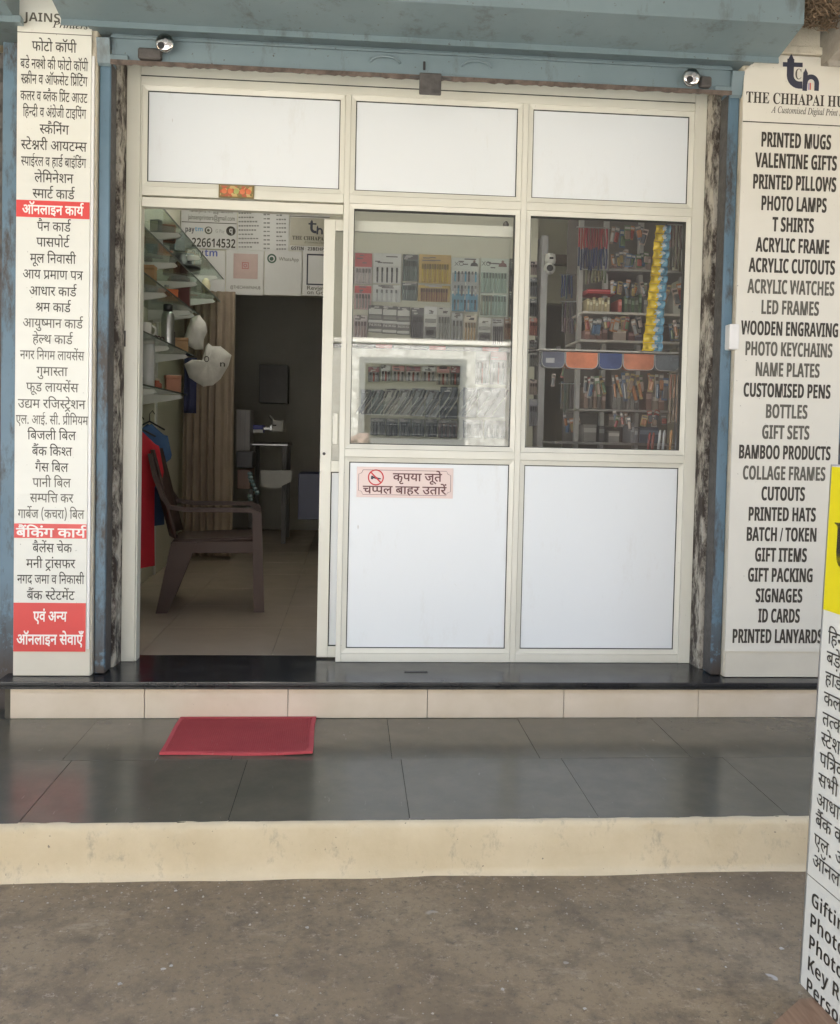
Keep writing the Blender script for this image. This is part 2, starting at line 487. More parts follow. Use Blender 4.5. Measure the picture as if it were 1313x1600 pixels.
# ------------------------------------------------------------------ Devanagari letter outlines (glyph:advance:contours) and shaped lines
GLYPHS = '''
3:260:
5:0:-188,847 0,21~ 29,28~ 20,0 21,0~ 29,-28~ 0,-21 0,-21~ -29,-29~ -21,0 -20,0~ -29,29~|69,863 -23,-100~ -107,-83~ -77,0 -72,0~ -108,89~ -34,94 69,24 26,-70~ 68,-70~ 54,0 58,0~ 56,75~ 16,67
6:0:-185,772 0,24~ 33,34~ 22,0 23,0~ 32,-34~ 0,-24 0,-24~ -32,-34~ -23,0 -22,0~ -33,34~
9:764:470,218 0,-70~ -91,-68~ -67,0 -86,0~ -134,128~ -63,148 71,26 43,-106~ 100,-123~ 62,0 38,0~ 48,35~ 0,39 0,37~ -41,58~ -32,25 -27,-5~ -31,-1 -5,70 68,2~ 57,44~ 0,37 0,36~ -47,32~ -31,0 -37,0~ -60,-20~ -34,-17 -25,69 26,14~ 77,24~ 49,0 78,0~ 83,-78~ 0,-59 0,-78~ -67,-42 11,-10~ 9,-10 38,-5~ 36,0 32,0~ 50,6~ 26,7 0,188 -73,0 0,71 258,0 0,-71 -104,0 0,-551 -81,0 0,290 -24,-6~ -46,-5~ -26,0 -17,0~ -26,3 15,-30~
10:1023:470,218 0,-70~ -91,-68~ -67,0 -86,0~ -134,128~ -63,148 71,26 43,-106~ 100,-123~ 62,0 38,0~ 48,35~ 0,39 0,37~ -41,58~ -32,25 -27,-5~ -31,-1 -5,70 68,2~ 57,44~ 0,37 0,36~ -47,32~ -31,0 -37,0~ -60,-20~ -34,-17 -25,69 26,14~ 77,24~ 49,0 78,0~ 83,-78~ 0,-59 0,-78~ -67,-42 11,-10~ 9,-10 38,-5~ 36,0 32,0~ 50,6~ 26,7 0,188 -73,0 0,71 517,0 0,-71 -104,0 0,-551 -81,0 0,551 -178,0 0,-551 -81,0 0,290 -24,-6~ -46,-5~ -26,0 -17,0~ -26,3 15,-30~
11:491:271,222 -29,0~ -58,-14~ -23,-11 -47,28~ -64,76~ 0,51 0,28~ 20,40~ 17,13 23,17~ 62,15~ 49,0 93,0 0,86 -314,0 0,71 505,0 0,-71 -110,0 0,-157 -184,0 -31,0~ -26,-6~ -9,-7 -15,-12~ 0,-22 0,-24~ 28,-33~ 16,-13 46,17~ 55,0 74,0~ 98,-75~ 0,-65 0,-65~ -83,-75~ -75,-10 29,-12~ 63,-22~ 34,-10 -33,-70 -57,26~ -104,57~ -45,28 -59,3~ -69,29~ 0,32 0,22~ 27,29~ 26,0 20,0~ 43,-21~ 30,-25 14,-2~ 11,0 70,0~ 77,41~ 0,44 0,33~ -49,36~
12:491:271,222 -29,0~ -58,-14~ -23,-11 -47,28~ -64,76~ 0,51 0,28~ 20,40~ 17,13 23,17~ 62,15~ 49,0 93,0 0,86 -314,0 0,71 505,0 0,-71 -110,0 0,-157 -184,0 -31,0~ -26,-6~ -9,-7 -15,-12~ 0,-22 0,-24~ 28,-33~ 16,-13 46,17~ 55,0 74,0~ 98,-75~ 0,-65 0,-65~ -83,-75~ -75,-10 29,-12~ 63,-22~ 34,-10 -33,-70 -57,26~ -104,57~ -45,28 -59,3~ -69,29~ 0,32 0,22~ 27,29~ 26,0 20,0~ 43,-21~ 30,-25 14,-2~ 11,0 70,0~ 77,41~ 0,44 0,33~ -49,36~|293,615 -21,35~ -29,76~ 0,36 0,67~ 89,67~ 66,0 32,0~ 54,-13~ 20,-11 -22,-66 -17,9~ -38,12~ -22,0 -40,0~ -42,-45~ 0,-35 0,-33~ 27,-63~ 25,-36
13:548:0,622 563,0 0,-71 -110,0 32,-39~ 0,-48 0,-90~ -79,-46 36,-32~ 57,-85~ 0,-59 0,-50~ -45,-68~ -78,-34~ -48,0 -57,0~ -103,61~ -95,138~ -44,114 71,25 28,-78~ 67,-119~ 79,-67~ 46,0 41,0~ 53,37~ 0,49 0,41~ -45,69~ -40,31 -30,-6~ -35,-1 -5,70 74,2~ 71,48~ 0,49 0,30~ -30,45~ -23,13 -351,0
19:553:568,551 -94,0 0,-171 0,-51~ -15,-60~ -18,-23 -37,-48~ -81,-6 -16,74 22,4~ 31,11~ 10,11 12,12~ 11,35~ 0,41 0,171 -233,0 0,-198 0,-46~ 6,-58~ 20,-38~ 40,-31~ 34,-20 110,-62 63,-36~ 53,-65~ 0,-50 0,-40~ -33,-71~ -14,-20 -72,42 13,20~ 23,45~ 0,22 0,19~ -16,29~ -48,35~ -49,28 -87,50 -39,23~ -55,49~ -14,34 -16,36~ 0,68 0,235 -79,0 0,71 568,0
21:1023:470,218 0,-70~ -91,-68~ -67,0 -86,0~ -134,128~ -63,148 71,26 43,-106~ 100,-123~ 62,0 38,0~ 48,35~ 0,39 0,37~ -41,58~ -32,25 -27,-5~ -31,-1 -5,70 68,2~ 57,44~ 0,37 0,36~ -47,32~ -31,0 -37,0~ -60,-20~ -34,-17 -25,69 26,14~ 77,24~ 49,0 78,0~ 83,-78~ 0,-59 0,-78~ -67,-42 11,-10~ 9,-10 38,-5~ 36,0 32,0~ 50,6~ 26,7 0,188 -73,0 0,71 517,0 0,-71 -104,0 0,-551 -81,0 0,551 -178,0 0,-551 -81,0 0,290 -24,-6~ -46,-5~ -26,0 -17,0~ -26,3 15,-30~|1063,863 -23,-100~ -107,-83~ -77,0 -72,0~ -108,89~ -34,94 71,24 26,-70~ 67,-68~ 53,0 57,0~ 55,73~ 16,67
25:762:777,551 -325,0 0,-202 48,50~ 69,0 65,0~ 82,-83~ 0,-77 0,-46~ -30,-104~ -35,-50 -72,41 25,32~ 32,84~ 0,41 0,47~ -39,46~ -35,0 -54,0~ -56,-72 0,-258 -81,0 0,174 -24,-20~ -71,-36~ -50,0 -47,0~ -83,38~ -50,77~ 0,57 0,80~ 110,94~ 88,0 23,0~ 57,-7~ 15,-3 -6,-73 -16,4~ -49,6~ -19,0 -58,0~ -64,-52~ 0,-47 0,-53~ 61,-51~ 40,0 44,0~ 69,42~ 30,30 0,291 -371,0 0,71 777,0
27:563:208,551 0,-317 0,-26~ -25,-30~ -23,0 -26,0~ -55,42~ -38,60~ 0,28 0,23~ 27,28~ 34,0 25,0 0,192 -127,0 0,71 578,0 0,-71 -104,0 0,-551 -81,0 0,551
30:634:649,551 -104,0 0,-551 -80,0 0,165 -26,-17~ -72,-30~ -50,0 -77,0~ -99,86~ 0,71 0,29~ 25,51~ 19,16 -147,-2 0,72 293,0 18,0~ 36,-1~ 4,0 -7,-70 -32,0 -58,0~ -71,-49~ 0,-47 0,-43~ 58,-43~ 38,0 50,0~ 71,43~ 27,29 0,291 -465,0 0,71 649,0
32:742:653,551 0,-551 -81,0 0,370 -137,0 -41,0~ -16,3 36,-30~ 44,-80~ 0,-45 0,-46~ -41,-62~ -67,-30~ -40,0 -53,0~ -96,61~ -88,141~ -42,119 71,25 46,-134~ 100,-139~ 58,0 32,0~ 41,34~ 0,40 0,44~ -61,78~ -45,28 29,64 270,0 0,110 -572,0 0,71 757,0 0,-71
35:504:519,551 -148,0 0,-202 -55,0 -48,0~ -64,-16~ -23,-15 -55,-38~ 0,-65 0,-48~ 44,-63~ 71,-30~ 42,0 54,0~ 76,25~ 42,22 27,-74 -44,-20~ -99,-27~ -53,0 -69,0~ -109,52~ -62,98~ 0,70 0,65~ 68,89~ 111,46~ 63,0 2,0 0,131 -290,0 0,71 519,0
37:577:358,222 -29,0~ -58,-14~ -23,-11 -47,28~ -64,76~ 0,51 0,28~ 20,40~ 17,13 23,17~ 62,15~ 49,0 93,0 0,86 -401,0 0,71 592,0 0,-71 -110,0 0,-157 -184,0 -31,0~ -26,-6~ -9,-7 -15,-12~ 0,-22 0,-24~ 28,-33~ 16,-13 46,17~ 55,0 74,0~ 98,-75~ 0,-65 0,-67~ -98,-87~ -99,0 -98,0~ -155,88~ -59,70 61,49 57,-68~ 119,-65~ 75,0 116,0~ 0,78 0,35~ -49,35~
39:723:634,551 0,-551 -81,0 0,551 -133,0 0,-230 0,-42~ -17,-58~ -18,-23 -21,-25~ -66,-27~ -47,0 -93,0~ -44,59 -17,23~ -18,70~ 0,54 0,199 -79,0 0,71 737,0 0,-71|249,217 52,0~ 20,32 11,17~ 7,44~ 0,43 0,198 -179,0 0,-198 0,-39~ 8,-46~ 10,-17 11,-16~ 33,-18~
40:570:481,551 0,-551 -81,0 0,328 -109,0 -61,0~ -61,-12~ -19,-17 -24,-19~ 0,-43 0,-49~ 74,-91~ 71,-57 -54,-52 -46,40~ -79,80~ -47,86~ 0,48 0,35~ 27,56~ 21,18 29,25~ 82,23~ 68,0 128,0 0,152 -400,0 0,71 584,0 0,-71
42:520:413,-58 -21,34~ -38,70~ -12,27 -12,-2~ -28,-3~ -15,0 -42,0~ -85,21~ -71,47~ -43,79~ 0,57 0,44~ 31,63~ 25,22 33,29~ 96,26~ 59,0 5,0 0,95 -295,0 0,71 534,0 0,-71 -158,0 0,-166 -49,0 -58,0~ -71,-14~ -25,-16 -22,-15~ -25,-46~ 0,-32 0,-53~ 79,-69~ 82,0 6,0~ 12,0~ 7,1 -6,20~ 0,15 0,35~ 42,29~ 25,0 43,0~ 45,-49~ 0,-29 0,-32~ -29,-35~ -22,-9 12,-24~ 33,-51~ 25,-35
43:615:630,551 -104,0 0,-551 -81,0 0,150 -31,-20~ -73,-27~ -58,0 -77,0~ -95,81~ 0,67 0,27~ 18,50~ 19,20 -47,18~ -59,71~ 0,56 0,60~ 82,79~ 63,0 53,0~ 71,-56~ 0,-45 0,-47~ -40,-41 -61,39 11,10~ 9,23~ 0,11 0,15~ -20,27~ -26,0 -28,0~ -40,-44~ 0,-35 0,-32~ 31,-39~ 49,-18~ 27,-3 30,8~ 35,0 11,0~ 27,-2~ 7,-1 -7,-70 -6,1~ -17,0~ -5,0 -50,0~ -57,-41~ 0,-38 0,-41~ 57,-40~ 44,0 53,0~ 74,43~ 26,29 0,306 -62,0 0,71 247,0
44:555:0,622 569,0 0,-71 -103,0 0,-551 -81,0 0,298 -181,0 0,-54 0,-28~ -28,-28~ -23,0 -24,0~ -54,42~ -38,60~ 0,28 0,23~ 27,28~ 34,0 287,0 0,182 -385,0
46:568:479,551 0,-551 -81,0 0,191 -29,-19~ -68,-26~ -47,0 -40,0~ -65,27~ -21,21 -25,27~ -24,73~ 0,64 0,193 -79,0 0,71 583,0 0,-71|398,551 -238,0 0,-182 0,-41~ 6,-48~ 13,-29~ 11,-11 23,-23~ 50,0 40,0~ 70,38~ 25,25
47:771:460,551 0,-202 25,24~ 58,26~ 35,0 65,0~ 82,-83~ 0,-77 0,-46~ -30,-104~ -35,-50 -72,41 25,32~ 32,84~ 0,41 0,47~ -40,46~ -35,0 -53,0~ -57,-73 0,-257 -81,0 0,193 -24,-19~ -64,-28~ -43,0 -40,0~ -64,29~ -19,22 -25,29~ -21,71~ 0,57 0,197 -79,0 0,71 786,0 0,-71|160,551 0,-191 0,-55~ 12,-48~ 16,-17 20,-23~ 40,0 41,0~ 64,34~ 26,27 0,273
48:571:585,551 -103,0 0,-551 -81,0 0,165 -27,-18~ -77,-29~ -56,0 -56,0~ -89,42~ -50,75~ 0,51 0,86~ 121,92~ 98,0 14,0~ 40,-3~ 39,-4~ 11,-3 -6,-69 -20,4~ -50,6~ -25,0 -20,0~ -18,-3 135,-168 19,14~ 17,18 0,295 -401,0 0,71 585,0|127,287 0,-52~ 67,-51~ 48,0 18,0~ 33,6~ 15,5 -140,175 -41,-28~
49:703:174,632 37,0~ 58,-21~ 22,-25 18,-19~ 23,-68~ 0,-62 0,-116 201,0 0,230 -131,0 0,71 315,0 0,-71 -103,0 0,-551 -81,0 0,250 -201,0 0,-37 0,-33~ -29,-29~ -20,0 -19,0~ -42,25~ -36,39~ -22,44~ 0,19 0,18~ 27,25~ 33,0 29,0 0,105 0,47~ -10,50~ -11,15 -20,30~ -43,0 -27,0~ -28,-26~ 0,-21 0,-28~ 47,-30~ 57,-3 -8,-71 -75,6~ -89,61~ 0,64 0,59~ 76,53~
50:598:509,551 0,-551 -81,0 0,250 -221,0 0,-37 0,-33~ -29,-29~ -19,0 -19,0~ -42,25~ -36,39~ -23,44~ 0,19 0,18~ 27,25~ 34,0 26,0 0,230 -126,0 0,71 612,0 0,-71|428,551 -221,0 0,-230 221,0
51:580:595,622 0,-71 -104,0 0,-551 -81,0 0,179 -28,-18~ -78,-29~ -51,0 -90,0~ -111,121~ -14,100 62,13~ 60,47~ 0,44 0,28~ -23,48~ -14,18 -123,0 0,71|129,301 20,-49~ 61,-49~ 49,0 50,0~ 74,42~ 27,29 0,277 -199,0 29,-52~ 0,-54 0,-108~
52:409:395,42 -54,-54 -59,49~ -104,100~ -80,88~ -23,31 -22,31~ -13,36~ 0,17 0,19~ 30,34~ 34,0 25,0~ 37,-23~ 15,-21 39,20~ 36,60~ 0,39 0,23~ -10,45~ -7,15 -239,0 0,71 424,0 0,-71 -104,0 16,-35~ 0,-58 0,-55~ -44,-76~ -76,-53~ -49,-20 45,-52~ 119,-111~
54:678:0,551 0,71 693,0 0,-71 -104,0 0,-551 -81,0 0,355 -6,1~ -8,0 -24,0~ -50,-24~ -46,-63~ -18,-61 -77,24 12,46~ 20,35 -24,18~ -48,22~ -30,0 -40,0~ -43,-46~ 0,-36 0,-38~ 43,-69~ 82,-75~ 58,-49 -54,-52 -58,50~ -96,91~ -56,93~ 0,53 0,53~ 49,67~ 74,31~ 36,0 44,0~ 73,-29~ 33,-27 58,56~ 87,0 5,0~ 4,0 0,125
57:556:571,551 -104,0 0,-551 -80,0 0,165 -26,-18~ -75,-29~ -53,0 -54,0~ -84,42~ -49,75~ 0,51 0,86~ 115,92~ 94,0 13,0~ 39,-3~ 37,-4~ 10,-3 -5,-73 -19,4~ -48,6~ -23,0 -62,0~ -70,-54~ 0,-50 0,-51~ 63,-48~ 45,0 52,0~ 75,45~ 25,27 0,291 -387,0 0,71 571,0
58:680:122,189 -35,0~ -47,35~ 0,31 0,29~ 36,30~ 28,0 18,0~ 39,-15~ 30,-23 50,16~ 64,86~ 0,65 0,56~ -59,67~ -47,0 -31,0~ -30,-27~ 0,-23 0,-15~ 19,-35~ 57,-24~ 56,-2 -17,-70 -94,6~ -93,83~ 0,58 0,51~ 71,64~ 67,0 47,0~ 82,-43~ 51,-85~ 0,-64 0,-69~ -69,-117~ -61,-33 45,-39~ 84,-95~ 31,-44 -64,-44 -51,72~ -83,93~ -37,30 -27,-5~|591,551 0,-551 -81,0 0,551 -89,0 0,71 274,0 0,-71
60:676:587,551 0,-551 -81,0 0,266 -29,-9~ -58,-6~ -39,0 -42,0~ -93,15~ -33,11 -20,-13~ -25,-11 41,-52~ 111,-110~ 61,-49 -54,-54 -56,49~ -99,100~ -76,88~ -22,31 -22,31~ -11,36~ 0,17 0,19~ 30,34~ 34,0 25,0~ 37,-23~ 15,-20 21,19~ 15,59~ 0,30 0,30~ -9,48~ -7,15 -201,0 0,71 691,0 0,-71|369,322 39,0~ 64,8~ 34,9 0,212 -225,0 7,-17~ 10,-46~ 0,-30 0,-42~ -19,-62~ -17,-21 52,-11~
61:531:321,69 36,11~ 46,36~ 0,32 0,38~ -58,43~ -65,0 -69,0~ -73,-57~ 0,-48 0,-31~ 23,-58~ 71,-71~ 70,-53 -54,-53 -91,71~ -99,124~ 0,77 0,38~ 31,59~ 26,21 -19,18~ -27,52~ 0,34 0,28~ 20,40~ 17,13 23,17~ 59,15~ 41,0 132,0 0,86 -361,0 0,71 546,0 0,-71 -104,0 0,-157 -212,0 -31,0~ -26,-6~ -9,-7 -15,-12~ 0,-22 0,-20~ 20,-31~ 14,-12 47,16~ 54,0 69,0~ 87,-42~ 41,-67~ 0,-38 0,-58~ -68,-76~ -65,-17
66:259:170,551 0,-551 -81,0 0,551 -89,0 0,71 273,0 0,-71
67:259:89,551 -89,0 0,71 80,0 -12,22~ -15,50~ 0,30 0,78~ 116,94~ 97,0 141,0~ 218,-153~ 79,-128 -84,0 -153,209~ -184,0 -70,0~ -79,-59~ 0,-51 0,-30~ 19,-45~ 12,-17 108,0 0,-71 -103,0 0,-551 -81,0
68:259:-185,615 -17,35~ -18,64~ 0,34 0,65~ 84,83~ 75,0 60,0~ 80,-57~ 58,-121~ 26,-96 110,0 0,-71 -103,0 0,-551 -81,0 0,551 -89,0 0,71 87,0 -28,104~ -61,99~ -55,0 -40,0~ -42,-49~ 0,-43 0,-34~ 20,-55~ 14,-29
69:0:-248,-12 54,23~ 58,0 75,0~ 83,-77~ 0,-63 0,-61~ -93,-78~ -86,0 -97,0~ -141,92~ -60,76 61,43 39,-48~ 70,-62~ 79,-29~ 49,0 106,0~ 0,74 0,33~ -49,32~ -31,0 -27,0~ -43,-11~ -21,-11
70:0:-63,-245 -25,-10~ -57,-13~ -28,0 -75,0~ -85,79~ 0,63 0,57~ 92,80~ 79,0 75,0~ 112,-56~ 86,-91~ 34,-53 -62,-39 -54,83~ -112,88~ -73,0 -51,0~ -52,-39~ 0,-32 0,-38~ 50,-30~ 31,0 27,0~ 42,11~ 21,10
71:0:27,-233 -25,-13~ -67,-22~ -41,0 -75,0~ -85,79~ 0,63 0,56~ 89,83~ 88,5 7,-66 -58,-7~ -52,-44~ 0,-33 0,-34~ 50,-31~ 31,0 32,0~ 47,15~ 34,18
75:0:-169,615 -21,79~ -41,91~ -50,38~ -34,0 -22,0~ -34,-9~ -14,-5 -24,73 39,14~ 52,0 54,0~ 79,-51~ 63,-123~ 28,-107
76:0:-179,615 -27,40~ -45,37~ -43,11~ -26,0 -20,0~ -42,-12~ -20,-9 -26,69 23,10~ 50,12~ 29,0 45,0~ 70,-43~ 24,-38 4,2 -20,52~ -38,57~ -44,24~ -31,0 -24,0~ -32,-8~ -14,-6 -23,69 39,14~ 52,0 54,0~ 79,-51~ 63,-123~ 28,-107
77:259:170,551 0,-551 -81,0 0,551 -89,0 0,71 273,0 0,-71|298,863 -23,-100~ -107,-83~ -77,0 -72,0~ -108,89~ -34,94 71,24 26,-70~ 67,-68~ 53,0 57,0~ 55,73~ 16,67
79:259:170,551 0,-551 -81,0 0,551 -89,0 0,71 273,0 0,-71|90,615 -21,79~ -41,91~ -50,38~ -34,0 -22,0~ -34,-9~ -14,-5 -24,73 39,14~ 52,0 54,0~ 79,-51~ 63,-123~ 28,-107
96:577:358,222 -29,0~ -58,-14~ -23,-11 -47,28~ -64,76~ 0,51 0,28~ 20,40~ 17,13 23,17~ 62,15~ 49,0 93,0 0,86 -401,0 0,71 592,0 0,-71 -110,0 0,-157 -184,0 -31,0~ -26,-6~ -9,-7 -15,-12~ 0,-22 0,-24~ 28,-33~ 16,-13 46,17~ 55,0 74,0~ 98,-75~ 0,-65 0,-67~ -98,-87~ -99,0 -98,0~ -155,88~ -59,70 61,49 57,-68~ 119,-65~ 75,0 116,0~ 0,78 0,35~ -49,35~|257,-134 0,24~ 33,34~ 22,0 23,0~ 32,-34~ 0,-24 0,-25~ -32,-33~ -23,0 -22,0~ -33,33~
181:0:-190,615 -21,35~ -29,76~ 0,36 0,67~ 89,67~ 66,0 32,0~ 54,-13~ 20,-11 -22,-66 -17,9~ -38,12~ -22,0 -40,0~ -42,-45~ 0,-35 0,-33~ 27,-63~ 25,-36
198:349:0,622 363,0 0,-71 -363,0|45,242 0,35~ 27,56~ 21,18 29,25~ 82,23~ 68,0 108,0 0,-71 -89,0 -61,0~ -61,-12~ -19,-17 -24,-19~ 0,-43 0,-49~ 74,-91~ 71,-57 -54,-52 -46,40~ -79,80~ -47,86~
202:358:0,622 373,0 0,-71 -373,0|204,298 0,-54 0,-28~ -28,-28~ -23,0 -24,0~ -54,42~ -38,60~ 0,28 0,23~ 27,28~ 34,0 287,0 0,-71
203:308:160,551 0,-182 0,-41~ 6,-48~ 13,-29~ 11,-11 23,-23~ 50,0 41,0~ 71,40~ 25,25 36,-68 -40,-28~ -83,-40~ -59,0 -40,0~ -65,27~ -21,21 -25,27~ -24,73~ 0,64 0,193 -79,0 0,71 322,0 0,-71
205:401:0,622 416,0 0,-71 -416,0|439,193 -37,-31~ -96,-44~ -65,0 -56,0~ -89,42~ -50,75~ 0,51 0,86~ 121,92~ 98,0 14,0~ 40,-3~ 39,-4~ 11,-3 -6,-69 -20,4~ -50,6~ -25,0 -20,0~ -18,-3 135,-167 10,7~ 18,16~ 8,8|127,287 0,-52~ 67,-51~ 48,0 18,0~ 33,6~ 15,5 -140,175 -41,-28~
207:350:207,321 221,0 0,-71 -221,0 0,-37 0,-33~ -29,-29~ -19,0 -19,0~ -42,25~ -36,39~ -23,44~ 0,19 0,18~ 27,25~ 34,0 26,0 0,230 -126,0 0,71 364,0 0,-71 -157,0
213:407:122,189 -35,0~ -47,35~ 0,31 0,29~ 36,30~ 28,0 18,0~ 39,-15~ 30,-23 50,16~ 64,86~ 0,65 0,56~ -59,67~ -47,0 -31,0~ -30,-27~ 0,-23 0,-15~ 19,-35~ 57,-24~ 56,-2 -17,-70 -94,6~ -93,83~ 0,58 0,51~ 71,64~ 67,0 47,0~ 82,-43~ 51,-85~ 0,-64 0,-69~ -69,-117~ -61,-33 45,-39~ 84,-95~ 31,-44 -64,-44 -51,72~ -83,93~ -37,30 -27,-5~
214:376:409,286 37,-69 -40,-28~ -86,-43~ -66,0 -40,0~ -65,27~ -21,21 -25,27~ -24,73~ 0,64 0,193 -79,0 0,71 391,0 0,-71 -186,0|262,217 26,0~ 50,16~ 22,12 -201,262 0,-138 0,-41~ 6,-48~ 13,-29~ 11,-11 23,-23~
215:389:369,322 31,0~ 50,5~ 28,5 8,-72 -25,-5~ -52,-4~ -29,0 -42,0~ -93,15~ -33,11 -20,-13~ -25,-11 41,-52~ 111,-110~ 61,-49 -54,-54 -56,49~ -99,100~ -76,88~ -22,31 -22,31~ -11,36~ 0,17 0,19~ 30,34~ 34,0 25,0~ 37,-23~ 15,-20 21,19~ 15,59~ 0,30 0,30~ -9,48~ -7,15 -201,0 0,71 403,0 0,-71 -122,0 7,-17~ 10,-46~ 0,-30 0,-42~ -19,-62~ -17,-21 52,-11~
254:762:46,53 128,74 -54,12~ -74,81~ 0,70 0,80~ 110,94~ 88,0 23,0~ 57,-7~ 15,-3 -6,-73 -16,4~ -49,6~ -19,0 -58,0~ -64,-52~ 0,-47 0,-53~ 61,-51~ 40,0 44,0~ 69,42~ 30,30 0,291 -371,0 0,71 777,0 0,-71 -325,0 0,-201 25,23~ 57,26~ 35,0 65,0~ 82,-83~ 0,-77 0,-46~ -30,-104~ -35,-50 -72,41 25,32~ 32,84~ 0,41 0,47~ -39,46~ -35,0 -27,0~ -55,-37~ -28,-35 0,-258 -81,0 0,173 -8,-6~ -20,-14~ -12,-7 -238,-158
256:563:172,-24 -47,67 268,162 0,346 -185,0 0,-317 0,-26~ -25,-30~ -23,0 -26,0~ -55,42~ -38,60~ 0,28 0,23~ 27,28~ 34,0 25,0 0,192 -127,0 0,71 578,0 0,-71 -104,0 0,-551 -81,0 0,122
264:504:519,551 -148,0 0,-202 -55,0 -48,0~ -64,-16~ -23,-15 -55,-38~ 0,-65 0,-48~ 44,-63~ 71,-30~ 42,0 54,0~ 76,25~ 42,22 27,-74 -44,-20~ -99,-27~ -53,0 -69,0~ -109,52~ -62,98~ 0,70 0,65~ 68,89~ 111,46~ 63,0 2,0 0,131 -290,0 0,71 519,0|31,-165 248,153 40,0 146,-180 -59,-38 -117,145 -211,-145
269:552:127,65 -47,67 246,149 -42,54~ -61,45~ -42,0 -28,0~ -57,-16~ -41,-21 -28,74 34,16~ 74,23~ 44,0 40,0~ 64,-25~ 62,-57~ 37,-48 0,225 -382,0 0,71 566,0 0,-71 -103,0 0,-551 -81,0 0,234
274:568:45,53 169,100 -54,9~ -32,32 -25,27~ -24,73~ 0,64 0,193 -79,0 0,71 583,0 0,-71 -104,0 0,-551 -81,0 0,193 -306,-206|398,551 -238,0 0,-182 0,-41~ 6,-48~ 13,-29~ 11,-11 23,-23~ 49,0 39,0~ 72,38~ 25,25
284:707:243,40 -48,67 252,151 -58,12~ -94,28~ -38,16 -43,-28~ -91,-57~ -47,-27 -48,68 41,20~ 77,43~ 37,21 -53,38~ -41,72~ 0,39 0,53~ 85,76~ 73,0 66,0~ 86,-73~ 0,-59 0,-43~ -45,-69~ -35,-27 44,-17~ 120,-28~ 54,-6 0,241 -76,0 0,71 261,0 0,-71 -104,0 0,-551 -81,0 0,234|168,497 0,-24~ 34,-54~ 46,-26 33,22~ 37,54~ 0,31 0,34~ -40,32~ -34,0 -29,0~ -47,-34~
449:0:-169,615 -21,79~ -41,91~ -50,38~ -34,0 -22,0~ -34,-9~ -14,-5 -24,73 39,14~ 52,0 54,0~ 79,-51~ 63,-123~ 28,-107|-113,821 0,24~ 33,34~ 22,0 23,0~ 33,-34~ 0,-24 0,-24~ -33,-34~ -23,0 -22,0~ -33,34~
450:0:-169,615 -21,79~ -41,91~ -50,38~ -34,0 -22,0~ -34,-9~ -14,-5 -24,73 39,14~ 52,0 49,0~ 60,-34~ 28,-43 25,77~ 101,0 32,0~ 54,-13~ 20,-11 -22,-66 -17,9~ -38,12~ -22,0 -40,0~ -42,-45~ 0,-35 0,-11~ 1,-10 18,-47~ 17,-64
452:0:-179,615 -27,40~ -45,37~ -43,11~ -26,0 -20,0~ -42,-12~ -20,-9 -26,69 23,10~ 50,12~ 29,0 45,0~ 70,-43~ 24,-38 4,2 -20,52~ -38,57~ -44,24~ -31,0 -24,0~ -32,-8~ -14,-6 -23,69 39,14~ 52,0 54,0~ 79,-51~ 63,-123~ 28,-107|-113,816 0,24~ 33,34~ 22,0 23,0~ 33,-34~ 0,-24 0,-24~ -33,-34~ -23,0 -22,0~ -33,34~
495:1226:668,189 -35,0~ -47,35~ 0,31 0,27~ 15,15 -21,0 -46,0~ -52,-20~ -30,-24 0,-253 -81,0 0,174 -24,-20~ -71,-36~ -50,0 -47,0~ -83,38~ -50,77~ 0,57 0,80~ 110,94~ 88,0 23,0~ 57,-7~ 15,-3 -6,-73 -16,4~ -49,6~ -19,0 -58,0~ -64,-52~ 0,-47 0,-53~ 61,-51~ 40,0 44,0~ 69,42~ 30,30 0,291 -371,0 0,71 562,0 0,-71 -110,0 0,-217 22,15~ 54,19~ 39,0 49,0 0,-61 14,7~ 20,0 18,0~ 39,-15~ 30,-23 50,16~ 64,86~ 0,65 0,56~ -59,67~ -47,0 -31,0~ -30,-27~ 0,-23 0,-15~ 19,-35~ 57,-24~ 56,-2 -17,-70 -94,6~ -93,83~ 0,58 0,51~ 71,64~ 67,0 47,0~ 82,-43~ 51,-85~ 0,-64 0,-69~ -69,-117~ -61,-33 45,-39~ 84,-95~ 31,-44 -64,-44 -51,72~ -83,93~ -37,30 -27,-5~|1137,551 0,-551 -81,0 0,551 -89,0 0,71 274,0 0,-71
521:681:341,-12 -46,40~ -78,80~ -47,86~ 0,48 0,28~ 24,45~ 16,14 -172,-2 0,72 473,0 0,152 -511,0 0,71 696,0 0,-71 -104,0 0,-551 -81,0 0,328 -116,0 -49,0~ -53,-12~ -19,-17 -23,-20~ 0,-42 0,-49~ 74,-91~ 70,-57
536:684:264,-11 -85,0~ -102,80~ 0,67 0,54~ 31,40 -28,22~ -38,60~ 0,40 0,28~ 20,40~ 17,13 23,18~ 58,14~ 42,0 68,0 0,86 -270,0 0,71 699,0 0,-71 -104,0 0,-563 -81,0 0,113 -23,-24~ -69,-52~ -95,-36~|514,551 -163,0 0,-157 -148,0 -31,0~ -26,-6~ -9,-7 -15,-12~ 0,-22 0,-22~ 24,-35~ 20,-13 48,23~ 63,0 13,0~ 38,-3~ 35,-4~ 10,-3 -6,-72 -18,3~ -44,6~ -23,0 -62,0~ -62,-45~ 0,-41 0,-42~ 59,-40~ 48,0 79,0~ 118,84~ 52,68
